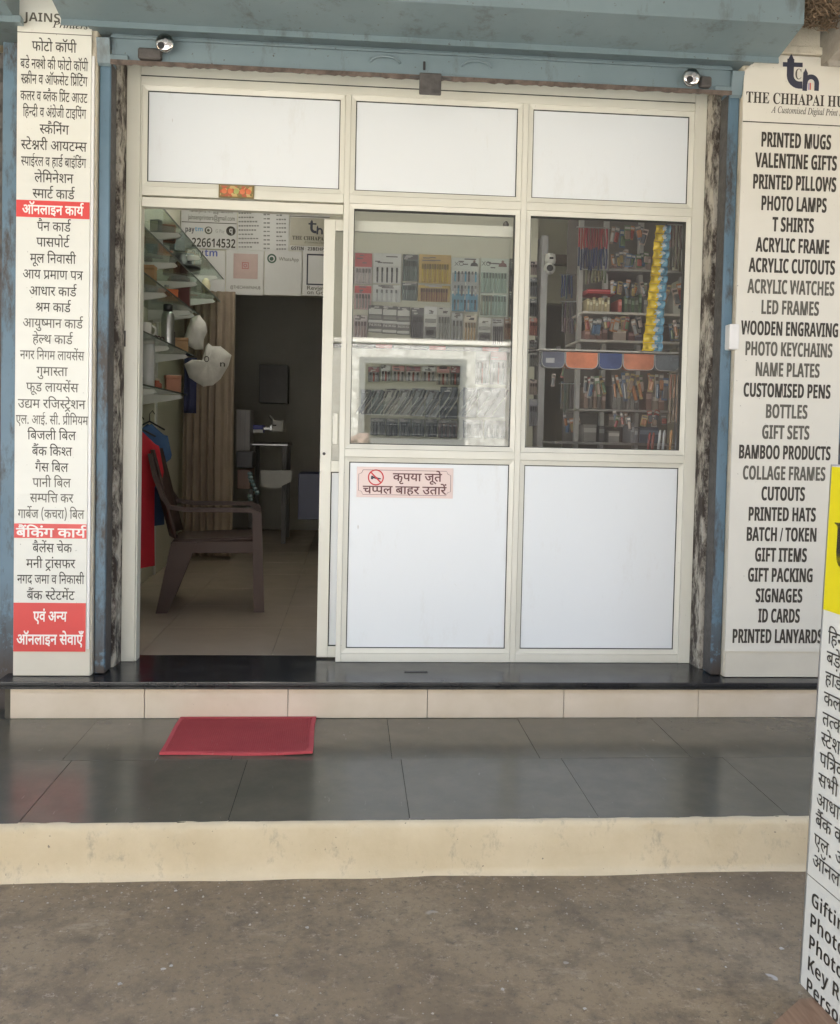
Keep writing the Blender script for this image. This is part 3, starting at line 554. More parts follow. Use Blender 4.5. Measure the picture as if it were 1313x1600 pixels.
549:915:826,551 0,-551 -81,0 0,191 -29,-19~ -68,-26~ -47,0 -40,0~ -65,27~ -21,21 -24,25~ -11,31 -233,0 0,-37 0,-33~ -29,-29~ -19,0 -19,0~ -42,25~ -36,39~ -23,44~ 0,19 0,18~ 27,25~ 34,0 26,0 0,230 -126,0 0,71 930,0 0,-71|207,321 220,0 -1,17~ 0,20 0,193 -219,0|745,551 -238,0 0,-182 0,-41~ 6,-48~ 13,-29~ 11,-11 23,-23~ 50,0 40,0~ 70,38~ 25,25
556:1113:1024,551 0,-551 -81,0 0,180 -29,-19~ -80,-29~ -55,0 -85,0~ -119,97~ -21,93 95,20~ 77,71~ 0,54 0,50~ -47,51~ -37,0 -25,0~ -32,-24~ 0,-23 0,-51~ 81,-9 -8,-70 -65,9~ -76,61~ 0,58 0,56~ 73,57~ 53,0 41,0~ 75,-35~ 48,-72~ 0,-56 0,-74~ -80,-92~ -74,-29 23,-36~ 58,-35~ 51,0 52,0~ 74,40~ 32,32 0,276 -82,0 0,71 266,0 0,-71|0,622 486,0 0,-71 -486,0|537,329 -20,7~ -23,0 -24,0~ -50,-22~ -46,-61~ -18,-57 -77,24 14,50~ 24,38 -25,20~ -51,25~ -32,0 -40,0~ -43,-46~ 0,-36 0,-38~ 43,-69~ 82,-75~ 58,-49 -54,-52 -58,50~ -96,91~ -56,93~ 0,53 0,53~ 49,67~ 73,31~ 37,0 47,0~ 78,-34~ 36,-31 56,45~ 79,0 14,0~ 31,-4~ 11,-5
561:707:322,0 -38,0~ -37,21 -21,13~ -33,36~ 0,22 0,13~ 18,25~ 31,16 55,31 47,26~ 78,38~ 34,16 -113,19~ -86,38 -43,-28~ -91,-57~ -47,-27 -48,68 41,20~ 77,43~ 37,21 -53,38~ -41,72~ 0,39 0,53~ 85,76~ 73,0 66,0~ 86,-73~ 0,-59 0,-43~ -45,-69~ -35,-27 44,-17~ 119,-28~ 55,-6 0,241 -77,0 0,71 261,0 0,-71 -103,0 0,-551 -81,0 0,230 -186,-105 24,-43 9,-18~ 0,-14 0,-23~ -36,-27~|248,393 33,22~ 37,54~ 0,31 0,34~ -40,32~ -34,0 -29,0~ -47,-34~ 0,-35 0,-24~ 34,-54~
570:988:899,551 0,-551 -81,0 0,191 -29,-19~ -68,-26~ -47,0 -40,0~ -65,27~ -21,21 -14,15~ -20,35~ -6,22 -29,-9~ -59,-6~ -40,0 -42,0~ -93,15~ -33,11 -20,-13~ -25,-11 41,-52~ 111,-110~ 61,-49 -54,-54 -56,49~ -99,100~ -76,88~ -22,31 -22,31~ -11,36~ 0,17 0,19~ 30,34~ 34,0 25,0~ 37,-23~ 15,-20 21,19~ 15,59~ 0,30 0,30~ -9,48~ -7,15 -201,0 0,71 1003,0 0,-71|369,322 37,0~ 61,7~ 32,9 0,9~ 0,11 0,193 -218,0 7,-17~ 10,-46~ 0,-30 0,-42~ -19,-62~ -17,-21 52,-11~|818,551 -238,0 0,-182 0,-41~ 6,-48~ 13,-29~ 11,-11 23,-23~ 50,0 40,0~ 70,38~ 25,25
795:354:213,-165 -75,103~ -70,261~ 0,138 0,140~ 69,253~ 76,102 81,0 -68,-106~ -73,-254~ 0,-136 0,-133~ 72,-259~ 70,-109
796:354:60,-165 68,106~ 72,256~ 0,133 0,134~ -71,259~ -70,109 82,0 75,-103~ 70,-262~ 0,-138 0,-139~ -70,-254~ -75,-101
799:268:46,-129 15,59~ 27,134~ 7,52 97,0 7,-11 -13,-53~ -48,-126~ -25,-55
801:268:72,54 0,37~ 36,30~ 25,0 26,0~ 37,-30~ 0,-37 0,-36~ -37,-32~ -26,0 -25,0~ -36,32~
'''
LINES = {
 'left': [
  [47,79,35,79,3,25,77,46,68],
  [48,37,75,3,44,495,75,3,25,68,3,47,79,35,79,3,25,77,46,68],
  [215,254,68,44,3,57,3,21,47,60,75,35,3,67,274,6,67,35,6,27],
  [25,54,52,3,57,3,205,54,76,25,3,67,274,6,35,3,10,13,35],
  [67,61,202,42,68,3,57,3,9,6,256,75,32,68,3,35,66,11,67,46,6,27],
  [215,25,76,67,44,6,27],
  [215,35,75,561,52,68,3,10,51,35,207,60],
  [570,66,12,52,54,3,57,3,61,66,37,181,3,48,66,11,6,67,37,6,27],
  [54,75,67,50,44,75,58,44],
  [215,50,66,35,181,3,25,66,37,181],
  [21,44,54,66,11,44,3,25,66,51,181],
  [46,76,44,3,25,66,37,181],
  [46,66,60,46,79,35,181],
  [50,70,54,3,67,44,57,66,60,68],
  [10,51,3,274,50,66,39,3,46,269],
  [10,43,66,52,3,25,66,37,181],
  [284,50,3,25,66,37,181],
  [10,51,69,214,50,66,44,3,25,66,37,181],
  [61,75,556,3,25,66,37,181],
  [44,27,52,3,67,44,27,50,3,54,66,51,60,449,60],
  [27,69,50,66,215,40,66],
  [47,70,37,3,54,66,51,60,449,60],
  [13,536,50,3,52,67,32,215,264,75,58,44],
  [19,54,801,3,10,12,801,3,60,68,801,3,274,68,67,50,51,50],
  [67,48,32,54,68,3,67,48,54],
  [48,452,25,3,67,25,213,40],
  [27,76,60,3,67,48,54],
  [46,66,44,68,3,67,48,54],
  [60,549,67,521,3,25,52],
  [27,66,48,450,32,3,795,25,30,52,66,796,3,67,48,54],
  [48,452,67,25,6,27,3,25,66,51,181],
  [48,76,54,449,60,3,30,75,25],
  [50,44,68,3,264,66,6,60,47,52],
  [44,27,42,3,32,50,66,3,57,3,67,44,25,66,60,68],
  [48,452,25,3,215,35,75,35,50,449,35],
  [19,57,6,3,9,202,51],
  [21,44,54,66,11,44,3,60,75,57,66,19,5],
 ],
 'sticker': [
  [25,71,46,51,66,3,32,70,40,75],
  [30,203,46,54,3,48,66,61,52,3,13,40,66,52,449],
 ],
 'board': [
  [67,61,202,42,68],
  [48,96,75],
  [61,66,37,181,799],
  [25,54,52],
  [40,198,25,66,54],
  [215,35,75,58,44,52,68],
  [46,67,269,25,66],
  [60,49,68,3,274],
  [10,43,66,52],
  [48,452,25,3,25,68],
  [19,54,801,3,10,12,801],
  [21,44,54,66,11,44],
 ],
}
def _parse():
    g = {}
    for ln in GLYPHS.strip().split('\n'):
        gid, adv, cs = ln.split(':')
        cont = []
        for c in cs.split('|'):
            if not c: continue
            x = y = 0; pts = []
            for tk in c.split(' '):
                on = not tk.endswith('~')
                a, b = tk.rstrip('~').split(',')
                x += int(a); y += int(b); pts.append((x, y, on))
            cont.append(pts)
        g[int(gid)] = (int(adv), cont)
    return g
GL = _parse()
def _flatten(c):
    d = []; n = len(c)
    for i in range(n):
        a, b = c[i], c[(i + 1) % n]; d.append(a)
        if not a[2] and not b[2]: d.append(((a[0] + b[0]) / 2, (a[1] + b[1]) / 2, True))
    st = next(i for i, p in enumerate(d) if p[2]); d = d[st:] + d[:st]; n = len(d); out = []
    for i, p in enumerate(d):
        if p[2]: out.append((p[0], p[1]))
        else:
            a, b = d[i - 1], d[(i + 1) % n]
            for t in (.33, .67): out.append(((1 - t) ** 2 * a[0] + 2 * t * (1 - t) * p[0] + t * t * b[0], (1 - t) ** 2 * a[1] + 2 * t * (1 - t) * p[1] + t * t * b[1]))
    return out
def _curve_mesh(cu):
    o = bpy.data.objects.new('tmp', cu); C.objects.link(o)
    dg = bpy.context.evaluated_depsgraph_get()
    me = o.evaluated_get(dg).to_mesh()
    vs = [(v.co.x, v.co.y) for v in me.vertices]; fs = [tuple(p.vertices) for p in me.polygons]
    o.evaluated_get(dg).to_mesh_clear()
    bpy.data.objects.remove(o); bpy.data.curves.remove(cu)
    return vs, fs
_gc = {}
def glyph_mesh(gid, off):
    k = (gid, off)
    if k not in _gc:
        cu = bpy.data.curves.new('g', 'CURVE'); cu.dimensions = '2D'; cu.fill_mode = 'FRONT'; cu.offset = off
        for c in GL[gid][1]:
            p = _flatten(c); s = cu.splines.new('POLY'); s.points.add(len(p) - 1); s.use_cyclic_u = True
            for q, (x, y) in zip(s.points, p): q.co = (x / 1000, y / 1000, 0, 1)
        _gc[k] = _curve_mesh(cu) if GL[gid][1] else ([], [])
    return _gc[k]
def hindi(ids, off=0.0):
    """2D pieces (verts, faces) of one shaped line; head line at .62 of the letter size"""
    pen = 0; parts = []
    for i, gid in enumerate(ids):
        vs, fs = glyph_mesh(gid, off)
        parts.append(([(x + pen, y, (i % 3) * .0002) for x, y in vs], fs))
        pen += GL[gid][0] / 1000
    return parts
BOLD = lambda s: ''.join(chr(0x1D5D4 + ord(c) - 65) if 'A' <= c <= 'Z' else chr(0x1D5EE + ord(c) - 97) if 'a' <= c <= 'z' else chr(0x1D7EC + ord(c) - 48) if '0' <= c <= '9' else c for c in s)
SERIF = lambda s: ''.join(chr(0x1D400 + ord(c) - 65) if 'A' <= c <= 'Z' else chr(0x1D41A + ord(c) - 97) if 'a' <= c <= 'z' else c for c in s)
ITAL = lambda s: ''.join('\u210e' if c == 'h' else chr(0x1D434 + ord(c) - 65) if 'A' <= c <= 'Z' else chr(0x1D44E + ord(c) - 97) if 'a' <= c <= 'z' else c for c in s)
def latin(s, off=0.0):
    cu = bpy.data.curves.new('t', 'FONT'); cu.body = s; cu.offset = off; cu.resolution_u = 3
    vs, fs = _curve_mesh(cu)
    return [([(x, y, 0) for x, y in vs], fs)]
def heavy(s, d=.022):
    a = latin(s, .004)[0]
    return [a, ([(x + d, y, .00025) for x, y, z in a[0]], a[1]), ([(x + d * 2, y, .0005) for x, y, z in a[0]], a[1])]
def put(parts, name, mat, parent, org, ex, ez, en, width=None, height=None, cap=None, center=False, label=None):
    """lay 2D text on a plane: org = left base point, ex/ez/en = unit axes along, up and out of the face.
    cap = letter height in text units that becomes `height`; width stretches the line"""
    xs = [v[0] for vs, _ in parts for v in vs]
    x0, x1 = min(xs), max(xs)
    sz = height / cap; sx = width / (x1 - x0) if width else sz
    org = Vector(org); ex = Vector(ex); ez = Vector(ez); en = Vector(en)
    mb = MB()
    for vs, fs in parts:
        mb.raw([org + ex * ((x - x0) * sx) + ez * (y * sz) + en * z for x, y, z in vs], fs)
    return mb.build(name, mat, parent, label=label)
EX, EZ, EN = Vector((1, 0, 0)), Vector((0, 0, 1)), Vector((0, -1, 0))
def facade_text(parts, px0, px1, pyc, hpx, Y, mat, parent, cap, mid, name='lettering'):
    """text on a plane facing the street, fitted between two photograph columns"""
    a, b = at(px0, pyc, Y=Y), at(px1, pyc, Y=Y)
    c = at((px0 + px1) / 2, pyc, Y=Y)
    sc = (CAM - c).length / FPX * .995
    h = hpx * sc
    return put(parts, name, mat, parent, (a.x, Y, c.z - h * mid), EX, EZ, EN, width=b.x - a.x, height=h, cap=cap)

# ================================================================== the setting
ZP, ZS = .159, .317            # platform and sill heights above the ground
g = MB(); g.grid(lambda u, v: (-60 + 120 * u, -60 + 61.5 * v, 0), 4, 4)
g.build('ground', GROUND, kind='structure')

MB().box(-40, 40, -6.999, -4.55, .001, .006).build('lane', simple('neutral_bounce_road', (.29, .294, .29), .85, .12, 1.5, bmp=.3), kind='structure')  # unseen grey sheet, added so sunlight bounced onto the shopfront turns neutral

plat = empty('platform', (0, -.8, 0), kind='structure')
mb = MB(); mb.box(-6, 6, -1.30, -.02, 0.001, ZP - .022); mb.build('cement_core', GROUT, plat)
# kerb: cement edge with slightly uneven, chipped top edge
from mathutils import noise as mnoise
mb = MB()
KP = [(-1.372, -.004), (-1.356, .006), (-1.349, .022), (-1.345, .06), (-1.341, .11), (-1.338, .140), (-1.334, .151), (-1.326, .1575), (-1.316, .1585), (-1.300, .1560)]
def kerb(u, v):
    x = -5.9 + 11.8 * u; k = int(round(v * 9)); y, z = KP[k]
    n1 = mnoise.noise(Vector((x * 3.1, k * .3, 1.7))); n2 = mnoise.noise(Vector((x * 17, k * .8, 4.2))); n3 = mnoise.noise(Vector((x * 60, k * 1.3, 9.1)))
    chip = max(0, n2 - .3) * .022 + max(0, n3 - .35) * .014 if k in (5, 6, 7) else 0
    base = .012 * n1 if k < 2 else .0
    return (x, y + .003 * n1 + .0018 * n2 + base + chip, z - chip * .7 + (.0012 * n2 if k > 2 else 0) )
mb.grid(kerb, 900, 9)
mb.build('kerb', KERB, plat, smooth=True)
# paving stones in two rows
rows = [(-1.318, -.790, [-3.6, -2.6, -1.62, -.985, -.36, .2, .80, 1.42, 2.05, 2.7, 3.6]),
        (-.790, -.312, [-3.6, -2.5, -1.55, -1.02, -.42, .167, .72, 1.30, 1.95, 2.6, 3.6])]
for y0, y1, xs in rows:
    for a, b in zip(xs[:-1], xs[1:]):
        dz = random.uniform(-.0012, .0012)
        MB().box(a + .0007, b - .0007, y0 + .0007, y1 - .0007, ZP - .024, ZP + dz * .5, .0004).build('paving_stone', KOTA, plat)

step = empty('entrance_step', (0, -.3, ZP), kind='structure')
mb = MB(); mb.box(-1.40, 2.5, -.300, .0, ZP - .01, ZS - .033); mb.build('step_core', GROUT, step)
jx = [at(p, 1098, Y=-.31).x for p in (16, 226, 450, 668, 881, 1091, 1305)] + [2.5]
for a, b in zip(jx[:-1], jx[1:]):
    MB().box(a + .0012, b - .0012, -.311, -.299, ZP + .001, ZS - .034, .001).build('riser_tile', TILE, step)
mb = MB()
mb.box(-1.425, 2.5, -.333, .125, ZS - .018, ZS, .004, 2)
mb.build('granite_sill', GRANITE, step)
mb = MB(); mb.box(-1.42, 2.5, -.326, -.2, ZS - .033, ZS - .0185, .003); mb.build('granite_nosing', GRANITE, step)
for px in (1085, 1030, 300):
    pass
MB().box(*[v for v in (at(632, 1050, Z=ZS).x, at(668, 1050, Z=ZS).x)], -.175, -.160, ZS - .001, ZS + .003).build('floor_bolt_slot', BLACKP, step)

# ------------------------------------------------------------------ the shop building
SKIRT = simple('pale_skirting_tile', (.58, .55, .46), .4, .05, 4)
shop = empty('shop_building', (0.2, .1, 0), 'single-storey cream shop building with two wide signed pillars around the shopfront', 'building')
LX0, LX1 = -1.392, -1.072
RX0, RX1 = 1.648, 2.125
for x0, x1 in ((LX0, LX1), (RX0, RX1)):
    MB().box(x0, x1, -.238, .10, ZS + .001, 3.45, .004).build('pillar', CREAMWALL, shop)
    MB().box(x0 + .004, x1 - .004, -.2465, -.2385, ZS + .002, ZS + .118, .0015).build('skirting_tile', SKIRT, shop)
# ledge over the right sign, header wall above the frame
MB().box(RX0, RX1 + .4, -.262, -.2385, 3.028, 3.062, .003).build('ledge', CREAMWALL, shop)
MB().box(LX1, RX0, .03, .10, 2.972, 3.45).build('header_wall', CREAMWALL, shop)
# plaster reveals, roughly broken along the frame
def reveal(x0, x1, y0, y1, seed):
    rn = random.Random(seed)
    mb = MB(); n = 70
    z0, z1 = ZS + .002, 2.93
    f1 = [rn.uniform(-.006, .006) for _ in range(n + 1)]; f2 = [rn.uniform(-.006, .006) for _ in range(n + 1)]
    prof = [(x0, y1), (x0, y0), (x1, y0 + .004), (x1, y1)]
    def f(u, v):
        k = int(round(v * n)); j = int(round(u * 3)); px, py = prof[j]
        return (px + (f1[k] if j in (1, 2) else 0), py + (f2[k] if j in (1, 2) else 0), z0 + (z1 - z0) * v)
    mb.grid(f, 3, n)
    mb.build('plaster_reveal', PLASTER, shop)
reveal(-1.071, -1.012, -.105, .028, 1)
reveal(1.586, 1.647, -.105, .028, 2)
# walls round the room, roof, soffit
MB().box(-1.55, -1.40, .10, 5.6, 0, 3.45).build('side_wall', INWALL, shop)
MB().box(2.05, 2.20, .10, 5.6, 0, 3.45).build('side_wall', INWALL, shop)
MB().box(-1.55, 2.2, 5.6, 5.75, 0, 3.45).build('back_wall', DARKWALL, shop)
MB().box(-1.399, 2.049, .101, 5.599, 3.36, 3.449).build('ceiling', INWALL, shop)
MB().box(-1.399, 2.049, 3.32, 3.42, 2.452, 3.359).build('lintel_wall', INWALL, shop)
MB().box(-.17, 1.145, 1.64, 1.74, ZS, 3.359).build('partition_wall', INWALL, shop)
MB().box(-6, 6, -1.9, 6, 3.451, 3.60).build('roof_slab', CEIL, shop)
MB().box(-6, 6, 5.8, 6, 0, 3.45).build('rear_wall', CREAMWALL, shop)
MB().box(-6, 6, -1.9, -1.8, 3.601, 3.95).build('parapet', CREAMWALL, shop)
fl = empty('interior_floor', (0.3, 2, 0), kind='structure')
MB().box(-1.399, 2.049, .126, 5.6, .02, ZS - .012).build('floor_bed', GROUT, fl)
for i in range(6):
    for j in range(9):
        x = -1.398 + i * .6 - .16; y = .128 + j * .6
        a, b = max(-1.398, x), min(2.048, x + .598)
        if b > a: MB().box(a, b, y, min(5.59, y + .598), ZS - .012, ZS - .002, .001).build('floor_tile', FLOORTILE, fl)

# grit and specks on the ground, thicker along the kerb
mb = MB(); rn = random.Random(21)
for k in range(900):
    x = rn.uniform(-1.6, 1.9); y = -1.36 - abs(rn.gauss(0, .12)) if k < 380 else rn.uniform(-2.6, -1.36)
    r_ = rn.uniform(.0012, .0034) * (1.6 if rn.random() < .06 else 1)
    a = rn.uniform(0, 6.28); vs = [(x + r_ * rn.uniform(.6, 1.3) * math.cos(a + t), y + r_ * rn.uniform(.6, 1.3) * math.sin(a + t), .0) for t in (0, 1.57, 3.14, 4.71)] + [(x, y, r_ * rn.uniform(.5, 1.0))]
    mb.raw(vs, [[0, 1, 4], [1, 2, 4], [2, 3, 4], [3, 0, 4]])
mb.build('grit', simple('pale_grit', (.34, .30, .24), .9, .5, 60), kind='stuff', label='fine pale grit scattered over the cement ground')
# dry flakes of paint and paper lying on the ground
mb = MB(); rn = random.Random(31)
for k in range(18):
    c = at(rn.uniform(20, 1230), rn.uniform(1385, 1595), Z=.001); a = rn.uniform(0, 6.28); r_ = rn.uniform(.003, .0075); n = rn.randint(4, 7)
    mb.prism([(c.x + r_ * rn.uniform(.5, 1.2) * math.cos(a + 6.28 * t / n), c.y + r_ * rn.uniform(.5, 1.2) * math.sin(a + 6.28 * t / n), .0012) for t in range(n)], (0, 0, .0012))
mb.build('paint_flakes', simple('white_paint_flake', (.42, .385, .32), .8, .3, 40), kind='stuff', label='small white flakes scattered over the cement ground')

# neighbours on both sides: their shutter guides and dark shutters, the left one put in for an unlit open shop
def neighbour(x0, x1, gx0, gx1, label):
    t = empty('dark_infill_shutter', ((x0 + x1) / 2, 0, ZP), label, 'shutter', 'lowered shutters of the neighbouring shops')
    mb = MB(); n = 44
    def f(u, v):
        k = v * n; return (x0 + (x1 - x0) * u, .02 + (.012 if int(round(k)) % 2 else 0), ZP + .01 + 2.8 * v)
    mb.grid(f, 1, n); mb.build('slat_curtain', IRON, t)
    MB().box(gx0, gx1, -.2, -.09, ZP + .004, 2.93, .004).build('guide_channel', BLUEW, t)
neighbour(-4.2, -1.393, -1.462, -1.394, 'added dark shutter for an unlit shop left of Hindi sign, blue guide at edge')
neighbour(2.126, 4.6, 2.128, 2.20, 'dark lowered shutter right of the English list sign, mostly out of frame')

# ------------------------------------------------------------------ rolling shutter over the shop
sh = empty('rolling_shutter', (.3, -.3, ZS), 'blue-grey rolled up steel shutter with hood, guides and lock tab over the shopfront', 'shutter')
def hood(parent, x0, x1, mat, name='hood'):
    pr = [(-.02, 2.985), (-.305, 2.985), (-.318, 2.957), (-.326, 2.957), (-.322, 2.982), (-.535, 3.026), (-.535, 3.40), (-.02, 3.40)]
    mb = MB(); mb.prism([(x0, y, z) for y, z in pr], (x1 - x0, 0, 0))
    return mb.build(name, mat, parent)
hood(sh, -1.192, 1.764, BLUE)
MB().box(-1.1, 1.68, -.305, -.10, 2.976, 2.984).build('roll_cover', BLUE, sh)
# bottom rail of the raised shutter: angle with two ribs
mb = MB()
RYF = -.225
rz = at(656, 120, Y=RYF).z; rt = at(656, 84, Y=RYF).z
mb.box(-1.02, 1.60, RYF, RYF + .01, rz, 2.975, .001)
mb.box(-1.02, 1.60, RYF - .014, RYF - .0005, rt - .004, rt + .004, .001)
mb.box(-1.02, 1.60, RYF - .008, RYF - .0005, rt + .018, rt + .023, .001)
mb.box(-1.02, 1.60, RYF - .012, RYF + .008, rz - .008, rz - .0005, .001)
mb.build('bottom_rail', BLUE, sh)
mb = MB(); n = 160; rn = random.Random(5)
low = [rn.uniform(0, .006) for _ in range(n + 1)]
mb.grid(lambda u, v: (-1.02 + 2.62 * u, RYF - .013 - .0025 * v, rz + .002 - (.016 + low[int(round(u * n))]) * (1 - v)), n, 1)
solidify(mb.build('rusty_edge', RUST, sh), .003)
c = at(672, 128, Y=RYF - .02)
MB().box(c.x - .045, c.x + .048, RYF - .028, RYF - .017, c.z - .055, c.z + .035, .006, 2).box(c.x - .085, c.x + .088, RYF - .022, RYF - .017, c.z + .012, c.z + .022).build('lock_tab', IRON, sh)
MB().box(c.x - .03, c.x - .02, RYF - .02, RYF - .012, c.z + .05, c.z + .085, .002).build('key_slot', BLACKP, sh)
for px, py in ((602, 94), (745, 101)):
    c = at(px, py, Y=RYF)
    pts = [(c.x + .062 * math.cos(t), RYF - .002 - .012 * math.sin(t), c.z - .012 + .022 * math.sin(t)) for t in [math.pi * k / 12 for k in range(13)]]
    MB().tube(pts, .005, 8).build('pull_handle', BLUE, sh, smooth=True)
for x0, x1 in ((-1.069, -1.024), (1.600, 1.646)):
    mb = MB(); mb.box(x0, x1, -.215, -.125, ZS + .002, 2.88, .004); mb.build('guide_channel', BLUEW, sh)
    s_ = -1 if x0 < 0 else 1; xs_ = x1 + .0004 if s_ < 0 else x0 - .0019
    MB().box(xs_, xs_ + .0015, -.206, -.128, ZS + .01, 2.86).build('slot_shade_strip', IRON, sh)  # dark strip stands in for the shade inside the channel slot
    mb = MB()
    xa = x0 if s_ < 0 else x1
    mb.prism([(min(x0, x1) - .004, -.225, 2.84), (min(x0, x1) - .004, -.225, 2.945), (min(x0, x1) - .004, -.255, 2.945), (min(x0, x1) - .004, -.235, 2.85)], (.052, 0, 0))
    mb.build('guide_flare', BLUE, sh)
    xb = (x1, x1 + .075) if s_ < 0 else (x0 - .075, x0)
    MB().box(xb[0], xb[1], RYF - .014, RYF - .001, 2.862, 2.886, .003).build('slide_bolt', BLUE, sh)
# dark latch body beside each padlock
cl = at(232, 84, Y=-.24); MB().box(cl.x - .04, cl.x + .055, RYF - .03, RYF - .001, cl.z - .025, cl.z + .02, .006).build('latch', IRON, sh)
cl = at(1100, 128, Y=-.24); MB().box(cl.x - .02, cl.x + .03, RYF - .03, RYF - .001, cl.z - .025, cl.z + .02, .006).build('latch', IRON, sh)

for (px, py, lab) in ((258, 68, 'round chrome disc padlock on the shutter above the open doorway'), (1080, 121, 'round chrome disc padlock on the shutter near the logo sign')):
    c = at(px, py, Y=-.275)
    t = empty('disc_padlock', (c.x, c.y, c.z - .037), lab, 'padlock', 'disc padlocks on the raised shutter')
    Mr = Matrix.Rotation(R(90), 3, 'X')
    MB().lathe((c.x, c.y + .012, c.z), [(.030, -.002), (.037, .004), (.037, .020), (.030, .027), (.004, .029)], 28, Mr).build('case', CHROME, t, smooth=True)
    MB().lathe((c.x - .012, c.y - .0165, c.z - .016), [(.014, 0), (.014, .004), (.010, .0045)], 18, Mr).build('shackle_recess', BLACKP, t)
    MB().lathe((c.x + .006, c.y - .0165, c.z + .004), [(.009, 0), (.009, .004), (.004, .0045)], 14, Mr).build('key_barrel', STEEL, t)

def side_hood(name, x0, x1, mat, label):
    o = hood(None, x0, x1, mat, name); tag(o, label, 'hood', 'hoods of the neighbouring shutters'); return o
sho = side_hood('shutter_hood', -3.2, -1.378, BLUE, 'blue-grey neighbouring shutter hood at the upper left corner')
MB().box(-1.3775, -1.347, -.327, -.29, 2.957, 2.984, .001).build('lip_end', BLUE, sho)
side_hood('shutter_hood', 1.985, 3.6, WEATHER, 'weathered grey neighbouring shutter hood right of the bird nest')

# ================================================================== aluminium shopfront
fr = empty('shopfront_frame', (.29, 0, ZS), 'cream aluminium shopfront with white panels above and below two glass panes', 'shopfront')
def bar(x0, x1, y0, y1, z0, z1, name, parent=fr, mat=None):
    return MB().box(x0, x1, y0, y1, z0, z1, .0018, 2).build(name, mat or ALU, parent)
XL, XR = -1.000, 1.578
B = .0015
bar(-1.010, -.952, -.004, .075, ZS + .001, 2.955, 'jamb'); bar(-.951, -.945, .002, .07, ZS + .001, 2.94, 'jamb_groove')
bar(1.530, 1.584, -.004, .075, ZS + .001, 2.955, 'jamb'); 
bar(-.951, 1.529, .000, .07, 2.856, 2.95, 'head')
bar(-.951, 1.529, -.003, -.0005, 2.892, 2.8965, 'head_groove', mat=GASKET)
TZ0, TZ1 = 2.380, 2.418                      # transom
bar(-.944, -.062, .0, .05, TZ0, TZ1, 'transom')
bar(-.944, -.062, .012, .055, 2.332, 2.374, 'door_track')
# bay mullions
bar(-.060, -.036, .0, .05, ZS + .001, 2.8555, 'mullion'); 
bar(.7375, .7625, .0, .05, ZS + .001, 2.8555, 'mullion')
for x0, x1 in ((-.0355, .737), (.763, 1.5295)):
    bar(x0, x1, .0, .05, 2.380, 2.416, 'transom')
    bar(x0, x1, .0, .05, 1.249, 1.285, 'mid_rail')
    bar(x0, x1, .0, .05, ZS + .001, ZS + .040, 'bottom_rail')
# panels: bead ring, black gasket ring, white board
def ring(x0, x1, z0, z1, w, y0, y1, mb=None):
    mb = mb or MB()
    o = [(x0, z0), (x1, z0), (x1, z1), (x0, z1)]; i_ = [(x0 + w, z0 + w), (x1 - w, z0 + w), (x1 - w, z1 - w), (x0 + w, z1 - w)]
    vs = [(x, y0, z) for x, z in o] + [(x, y1, z) for x, z in i_] + [(x, y1 + .03, z) for x, z in i_] + [(x, y0 + .034, z) for x, z in o]
    fs = []
    for k in range(4):
        n = (k + 1) % 4
        fs += [[k, n, 4 + n, 4 + k], [4 + k, 4 + n, 8 + n, 8 + k], [k, n, 12 + n, 12 + k]]
    return mb.raw(vs, fs)
def infill(x0, x1, z0, z1, kind, parent=fr, y=.0, bead=.021):
    ring(x0 + .0008, x1 - .0008, z0 + .0008, z1 - .0008, bead, y + .002, y + .007).build('glazing_bead', ALU, parent)
    g = bead + .0005
    gw = .0035 if kind == 'glass' else .0045
    ring(x0 + g, x1 - g, z0 + g, z1 - g, gw, y + .010, y + .012).build('gasket', GASKET, parent)
    if kind == 'panel':
        return MB().box(x0 + g - .003, x1 - g + .003, y + .0135, y + .0165, z0 + g - .003, z1 - g + .003).build('panel', PANEL, parent)
    mb = MB(); a0, a1, c0, c1 = x0 + g, x1 - g, z0 + g, z1 - g
    mb.raw([(a0, y + .016, c0), (a1, y + .016, c0), (a1, y + .016, c1), (a0, y + .016, c1)], [[0, 1, 2, 3]])
    return mb.build('glass', GLASS, parent)
infill(-.9445, -.0605, TZ1, 2.856, 'panel')
infill(-.0355, .737, 2.4165, 2.856, 'panel'); infill(.763, 1.5295, 2.4165, 2.856, 'panel')
infill(-.0355, .737, 1.2855, 2.3795, 'glass'); infill(.763, 1.5295, 1.2855, 2.3795, 'glass')
infill(-.0355, .737, ZS + .0405, 1.2485, 'panel'); infill(.763, 1.5295, ZS + .0405, 1.2485, 'panel')
# strike plate on the left jamb
c = at(192, 529, Y=-.005)
mb = MB(); mb.box(c.x - .015, c.x + .013, -.0065, -.0045, c.z - .035, c.z + .035); mb.build('strike_plate', IRON, fr)

# sliding leaf pushed open behind the middle bay
lf = empty('sliding_door', (.3, .08, ZS), 'cream aluminium sliding door leaf pushed open behind the middle glass bay', 'door')
LY0, LY1 = .058, .088
lx0 = at(506, 400, Y=LY0).x; lxi = at(522.5, 450, Y=LY0).x; lx1 = .80
zt = at(515, 342.5, Y=LY0).z; zi = at(523, 360, Y=LY0).z
zb = ZS + .008
bar(lx0, lxi, LY0, LY1, zb, zt, 'stile', lf); bar(lx1 - .05, lx1, LY0, LY1, zb, zt, 'stile', lf)
for a, b in ((zi, zt), (at(523, 737.5, Y=LY0).z, at(523, 719.5, Y=LY0).z), (zb, at(513, 1010, Y=LY0).z)):
    bar(lxi + .0005, lx1 - .0505, LY0 + .0005, LY1 - .0005, a, b, 'rail', lf)
zm0, zm1 = at(523, 737.5, Y=LY0).z, at(523, 719.5, Y=LY0).z
z10 = at(513, 1010, Y=LY0).z
